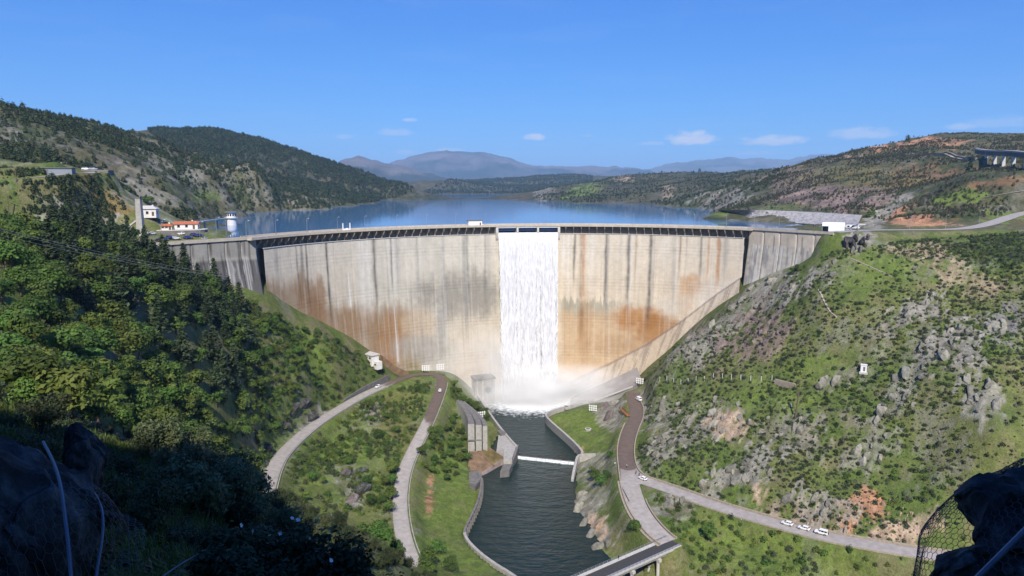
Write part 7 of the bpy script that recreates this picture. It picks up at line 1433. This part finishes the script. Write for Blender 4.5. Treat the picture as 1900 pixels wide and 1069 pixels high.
# ------------------------------------------------------------------ foreground slope: bushes, flowers, netted rocks, cables
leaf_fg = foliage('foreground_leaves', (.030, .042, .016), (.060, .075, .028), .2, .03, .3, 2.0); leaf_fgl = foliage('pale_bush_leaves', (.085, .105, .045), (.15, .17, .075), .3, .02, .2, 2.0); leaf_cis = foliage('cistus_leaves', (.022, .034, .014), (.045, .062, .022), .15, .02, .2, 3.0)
def big_bush_mesh(h, w_, lobes, n, leaf):
    P = []; Nn = []; st = []
    for i in range(lobes):
        a = rng.random() * 6.28; rr2 = w_ * .36 * math.sqrt(rng.random()); c = np.array([math.cos(a) * rr2, math.sin(a) * rr2, h * (.35 + .5 * rng.random())]); R_ = h * (.16 + .14 * rng.random()); d = rnd_dir(n // lobes); P.append(c + d * R_ * (.55 + .55 * rng.random((len(d), 1)))); Nn.append(d + rng.normal(size=d.shape) * .6 + [0, 0, .3]); st.append(limb((0, 0, -.4), tuple(c), .035 * h, .01 * h, 5))
    return merge_mesh('branches', st), merge_mesh('leaves', [leaf_faces(np.concatenate(P), np.concatenate(Nn), leaf, 1.15)])
BB = {}
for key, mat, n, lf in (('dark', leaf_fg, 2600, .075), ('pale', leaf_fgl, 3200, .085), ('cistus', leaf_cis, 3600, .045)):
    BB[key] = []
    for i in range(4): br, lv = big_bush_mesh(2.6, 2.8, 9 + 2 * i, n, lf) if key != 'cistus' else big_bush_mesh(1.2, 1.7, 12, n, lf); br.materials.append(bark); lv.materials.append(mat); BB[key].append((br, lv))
def big_bush(key, p, s_, label, group):
    r_ = empty('bush', p, random.random() * 6.28); r_.scale = (s_, s_, s_ * random.uniform(.85, 1.1)); br, lv = random.choice(BB[key])
    for nm, me in (('branches', br), ('leaves', lv)): o = bpy.data.objects.new(nm, me); COL.objects.link(o); o.parent = r_
    tag(r_, label, 'bush', group); return r_
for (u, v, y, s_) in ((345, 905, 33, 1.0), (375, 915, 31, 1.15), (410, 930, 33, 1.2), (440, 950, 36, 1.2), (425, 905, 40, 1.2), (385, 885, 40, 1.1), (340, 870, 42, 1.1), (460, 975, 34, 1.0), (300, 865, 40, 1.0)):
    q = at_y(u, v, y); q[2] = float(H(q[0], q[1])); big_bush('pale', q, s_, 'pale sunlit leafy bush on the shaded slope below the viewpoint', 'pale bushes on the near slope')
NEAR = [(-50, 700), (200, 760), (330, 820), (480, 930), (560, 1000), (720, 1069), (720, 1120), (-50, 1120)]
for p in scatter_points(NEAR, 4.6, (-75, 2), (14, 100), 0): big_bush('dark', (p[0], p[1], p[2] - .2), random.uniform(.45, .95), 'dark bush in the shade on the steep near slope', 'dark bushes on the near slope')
MIDL = [(0, 700), (200, 720), (340, 760), (470, 740), (520, 800), (480, 860), (470, 930), (330, 880), (200, 800), (0, 780)]
for p in scatter_points(MIDL, 6.8, (-130, -40), (60, 290), 3.0): plant_tree('broadleaf_tree' if random.random() < .75 else 'young_tree', p[0], p[1], random.uniform(.5, 1.0), 'green tree in the gully between the near slope and the road', 'trees in the gully')
SKIRT = [(470, 925), (640, 945), (740, 1010), (840, 1075), (840, 1110), (560, 1080)]
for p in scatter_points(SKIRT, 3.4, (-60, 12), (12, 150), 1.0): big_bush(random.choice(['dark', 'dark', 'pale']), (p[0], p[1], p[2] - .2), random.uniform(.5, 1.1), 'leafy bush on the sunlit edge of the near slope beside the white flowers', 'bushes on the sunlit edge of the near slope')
petal = plain('petal_white', (.82, .82, .80), .6, var=.04); yolk = plain('stamen_yellow', (.6, .42, .05), .7, var=.1)
def flower_mesh():
    V = [(0, 0, 0)]; f = []
    for k in range(5):
        a = k * 2 * math.pi / 5; i = len(V); V += [(math.cos(a - .5) * .028, math.sin(a - .5) * .028, .008), (math.cos(a - .35) * .045, math.sin(a - .35) * .045, .012), (math.cos(a + .35) * .045, math.sin(a + .35) * .045, .012), (math.cos(a + .5) * .028, math.sin(a + .5) * .028, .008)]; f.append((0, i, i + 1, i + 2, i + 3))
    me = bpy.data.meshes.new('flower'); me.from_pydata(V, [], f); me.materials.append(petal); return me
fm = flower_mesh()
FLW = [(430, 968), (447, 975), (490, 962), (542, 962), (553, 965), (588, 966), (500, 994), (520, 990), (612, 1018), (614, 1040), (470, 985), (575, 1000)]
for k, (u, v, y, s_) in enumerate(((450, 1010, 10.5, 1.0), (500, 1015, 10.2, 1.05), (545, 1012, 10.6, 1.0), (590, 1020, 10.8, 1.0), (630, 1050, 10.2, .95), (560, 1060, 9.6, .9), (480, 1060, 9.4, .9), (680, 1068, 10.4, .8))):
    q = at_y(u, v + 40, y); q[2] = min(q[2], float(H(q[0], q[1]))) if False else q[2] - .3; q[2] = max(float(H(q[0], q[1])) - .1, q[2] - .4)
    r_ = big_bush('cistus', q, s_, 'dark bush with white flowers on the near slope', 'white-flowered bushes on the near slope'); r_.rotation_euler = (0, 0, 0); r_.scale = (s_, s_, s_)
    for (fu, fv) in [w2 for i2, w2 in enumerate(FLW) if i2 % 8 == k or (i2 == k + 4)]:
        fp = at_y(fu, fv, y - .55); o = bpy.data.objects.new('flower', fm); COL.objects.link(o); o.parent = r_; o.location = tuple((fp - np.array(q)) / s_); o.rotation_euler = (.9 + random.uniform(-.4, .4), random.uniform(-.4, .4), random.uniform(0, 6)); o.scale = (.75,) * 3
# low herbs and grass over the near slope
hb = []
for i in range(3):
    n = 40; d = rnd_dir(n); d[:, 2] = np.abs(d[:, 2]) + .3; V = []; Fq = []
    for k in range(n): b = rng.normal(size=3) * .10; b[2] = 0; t = b + d[k] / np.linalg.norm(d[k]) * np.array([.22, .22, .42]); sd = np.cross(d[k], [0, 0, 1.0]); sd = sd / (np.linalg.norm(sd) + 1e-6) * .012; i0 = len(V); m_ = (b + t) / 2 + [0, 0, .05]; V += [b - sd, b + sd, m_ + sd, m_ - sd, t]; Fq += [(i0, i0 + 1, i0 + 2, i0 + 3), (i0 + 3, i0 + 2, i0 + 4, i0 + 4)]
    me = bpy.data.meshes.new('grass_tuft'); me.from_pydata([tuple(v_) for v_ in V], [], [f[:3] if f[2] == f[3] else f for f in Fq]); me.materials.append(leaf_fgl if i == 1 else leaf_lime); o = bpy.data.objects.new('grass_tuft', me); COL.objects.link(o); x, y = (-6.5 + i * .7, 11 + i * .8); o.location = (x, y, float(H(x, y))); tag(o, 'thin grass tuft on the near slope among the bushes', 'grass', 'grass tufts on the near slope'); hb.append(o)
P = scatter_points([(-80, 690), (200, 750), (480, 930), (760, 1080), (760, 1200), (-80, 1200)], .42, (-40, 3), (4, 46), 0); gn_scatter('near_grass', P, rng.uniform(.7, 1.7, len(P)), hb)
P = scatter_points([(-80, 690), (200, 750), (480, 930), (760, 1080), (760, 1200), (-80, 1200)], 1.0, (-60, 3), (6, 90), 0); sh_o = plant_shrub('dark', -9.0, 17.0, .5, 'low dark shrub among the grass of the near slope', None); gn_scatter('near_scrub', P, rng.uniform(.2, .5, len(P)), [sh_o, sh_o])
# netted rocks
def big_rock(p, sc, label, seed, mat=rock_k, rz=0.0, npl=14):
    me = rock_mesh(npl, (1, 1, 1), 5, seed, .16); me.materials.append(mat); o = bpy.data.objects.new('boulder', me); COL.objects.link(o); o.location = tuple(p); o.scale = sc; o.rotation_euler = (0, 0, rz); tag(o, label, 'boulder'); return o
q = at_y(25, 985, 9.2); big_rock(q, (1.0, 1.0, 1.55), 'dark boulder under wire netting beside the two cables', 501, rz=.4)
q = at_y(150, 810, 14.5); big_rock((q[0], q[1], q[2] - .7), (.5, .5, 1.0), 'narrow dark rock standing above the netted boulder', 502)
q = at_y(1905, 985, 8.6); big_rock(q, (.76, .8, .9), 'upper dark boulder inside the bulging wire net', 511, rz=.6, npl=9)
q = at_y(1815, 1075, 8.3); big_rock(q, (.52, .52, .55), 'lower dark boulder inside the bulging wire net', 513, rz=.2, npl=9)
q = at_y(1900, 1180, 8.4); big_rock((q[0], q[1], q[2] - .4), (1.3, 1.2, 1.0), 'broad dark rock ledge carrying the two netted boulders', 514)
wire_m = plain('net_wire_dark', (.10, .10, .105), .6, metal=.4, var=.1); cable_m = plain('steel_cable_blue_grey', (.13, .14, .16), .5, metal=.3, var=.1)
def hex_net(name, f3, aw, bw_, cell, rad, label):
    """hexagonal wire net on a surface f3(a, b)"""
    edges = set(); pts = {}
    def key(x, y): return (round(x * 1000), round(y * 1000))
    h = cell / math.sqrt(3); nx = int(aw / cell) + 2; ny = int(bw_ / (1.5 * h)) + 2
    for j in range(ny):
        for i in range(nx):
            cx = -aw / 2 + i * cell + (cell / 2 if j % 2 else 0); cy = -bw_ / 2 + j * 1.5 * h; c6 = [(cx + h * math.sin(k * math.pi / 3), cy + h * math.cos(k * math.pi / 3)) for k in range(6)]
            for k in range(6):
                a, b = key(*c6[k]), key(*c6[(k + 1) % 6]); pts[a] = c6[k]; pts[b] = c6[(k + 1) % 6]; edges.add((a, b) if a < b else (b, a))
    W = {k: f3(x + (vnoise(x * 9, y * 9, 5) - .5) * cell * .35, y + (vnoise(x * 9, y * 9, 6) - .5) * cell * .35) for k, (x, y) in pts.items()}; V = []; Fq = []
    for a, b in edges:
        p, q2 = W[a], W[b]
        if p is None or q2 is None: continue
        d = q2 - p; L_ = np.linalg.norm(d)
        if L_ < 1e-6 or L_ > cell * 3: continue
        d /= L_; s1 = np.cross(d, [.31, .52, .79]); s1 /= np.linalg.norm(s1); s2 = np.cross(d, s1); i0 = len(V)
        for e in (p, q2):
            for k in range(3): t = k * 2.0944; V.append(e + (s1 * math.cos(t) + s2 * math.sin(t)) * rad)
        Fq += [(i0 + k, i0 + (k + 1) % 3, i0 + 3 + (k + 1) % 3, i0 + 3 + k) for k in range(3)]
    o = fast_mesh(name, np.array(V), np.array(Fq), wire_m); tag(o, label, 'wire net'); return o
cN = at_y(2000, 1140, 8.5); RN = 2.0; nv_ = -(cN - CAM) / np.linalg.norm(cN - CAM); ax = np.cross([0, 0, 1.0], nv_); ax /= np.linalg.norm(ax); ay = np.cross(nv_, ax)
def sph(a, b):
    r0 = math.hypot(a, b); t = r0 / RN
    if t > 2.3: return None
    dirv = (ax * a + ay * b) / (r0 + 1e-9); bump = 1 + .05 * (float(vnoise(a * 1.2 + 7, b * 1.2, 17)) - .5) * 2; return cN + RN * bump * (nv_ * math.cos(t) + dirv * math.sin(t)) * np.array([1, 1, 1.0])
hex_net('wire_net', sph, 6.4, 6.4, .105, .0042, 'hexagonal wire net bulging around dark boulders, sunlit slope showing through')
cL = np.array([-6.6, 9.4])
def near_s(a, b):
    x = cL[0] + a; y = cL[1] + b; z = float(H(x, y)) + .15; d = math.hypot((x + 7.3) / 1.5, (y - 9.2) / 1.5)
    return np.array([x, y, max(z, 132.9 + 1.0 * math.sqrt(max(0, 1 - d * d)) - .6 * max(0, d - .6)) if d < 1.2 else z + .1])
hex_net('wire_net', near_s, 5.0, 5.0, .11, .004, 'hexagonal wire net lying over the shaded boulder beside the cables')
def cable(pts, rad, label):
    P = smooth_line(np.array([at_y(*p) for p in pts]), .12, 2); mb = MB()
    for a, b in zip(P[:-1], P[1:]): mb.bar(tuple(a), tuple(b), rad * 2, n=6)
    o = mb.build('steel_cable', cable_m); tag(o, label, 'cable')
cable([(80, 820, 10.2), (100, 858, 9.4), (113, 900, 8.6), (121, 960, 8.0), (128, 1020, 7.6), (133, 1090, 7.2)], .016, 'grey-blue steel cable running over the netted boulder')
cable([(160, 895, 10.4), (182, 925, 9.8), (192, 955, 9.2), (190, 1000, 8.8), (181, 1050, 8.4), (174, 1100, 8.0)], .014, 'curved steel cable hanging beside the netted boulder')
cable([(295, 1075, 9.0), (330, 1050, 9.6), (372, 1026, 10.4)], .010, 'short thin cable slanting among the shaded bushes')
cable([(1805, 1080, 6.2), (1850, 1035, 6.3), (1915, 970, 6.5)], .018, 'blue rope stretched across the lower netted boulder')
# ------------------------------------------------------------------ spray at the foot of the fall, haze
def spray(name, loc, sc, dens, nscale, seed):
    bm = bmesh.new(); bmesh.ops.create_icosphere(bm, subdivisions=3, radius=1.0); me = bpy.data.meshes.new(name); bm.to_mesh(me); bm.free()
    m = bpy.data.materials.new(name); m.use_nodes = True; nt = m.node_tree; N = nt.nodes; L = nt.links; N.remove(N['Principled BSDF']); pv = N.new('ShaderNodeVolumePrincipled'); pv.inputs['Color'].default_value = (.98, .985, .99, 1); pv.inputs['Anisotropy'].default_value = -.45
    tc = N.new('ShaderNodeTexCoord'); ln_ = N.new('ShaderNodeVectorMath'); ln_.operation = 'LENGTH'; L.new(tc.outputs['Object'], ln_.inputs[0])
    mr = N.new('ShaderNodeMapRange'); mr.inputs['From Min'].default_value = 1.0; mr.inputs['From Max'].default_value = .15; L.new(ln_.outputs['Value'], mr.inputs['Value'])
    no = N.new('ShaderNodeTexNoise'); no.inputs['Scale'].default_value = nscale; no.inputs['Detail'].default_value = 4; mp = N.new('ShaderNodeMapping'); mp.inputs['Location'].default_value = (seed, 0, 0); L.new(tc.outputs['Object'], mp.inputs['Vector']); L.new(mp.outputs[0], no.inputs['Vector'])
    mr2 = N.new('ShaderNodeMapRange'); mr2.inputs['From Min'].default_value = .35; mr2.inputs['From Max'].default_value = .68; L.new(no.outputs['Fac'], mr2.inputs['Value'])
    m1 = N.new('ShaderNodeMath'); m1.operation = 'MULTIPLY'; L.new(mr.outputs[0], m1.inputs[0]); L.new(mr2.outputs[0], m1.inputs[1]); m2 = N.new('ShaderNodeMath'); m2.operation = 'MULTIPLY'; m2.inputs[1].default_value = dens; L.new(m1.outputs[0], m2.inputs[0]); L.new(m2.outputs[0], pv.inputs['Density']); L.new(pv.outputs[0], N['Material Output'].inputs['Volume'])
    o = link_mesh(name, me, m); o.location = loc; o.scale = sc; return tag(o, kind='stuff')
spray('spray', (FALL[0] + 2, FALL[1] - 1, 3), (40, 20, 22), .24, 2.2, 1.0)
spray('mist', (FALL[0] + 26, FALL[1] - 4, 7), (52, 30, 20), .11, 2.0, 4.0)
spray('mist', (FALL[0] - 30, FALL[1] - 6, 12), (40, 24, 42), .06, 1.8, 9.0)
hm = bpy.data.materials.new('haze'); hm.use_nodes = True; N = hm.node_tree.nodes; N.remove(N['Principled BSDF']); pv = N.new('ShaderNodeVolumePrincipled'); pv.inputs['Color'].default_value = (.45, .71, 1.0, 1); pv.inputs['Density'].default_value = 6.2e-5; pv.inputs['Anisotropy'].default_value = .0
hm.node_tree.links.new(pv.outputs[0], N['Material Output'].inputs['Volume'])
mb = MB(); mb.box((0, 28000, -40), (90000, 66000, 1340)); tag(mb.build('haze', hm), kind='stuff')
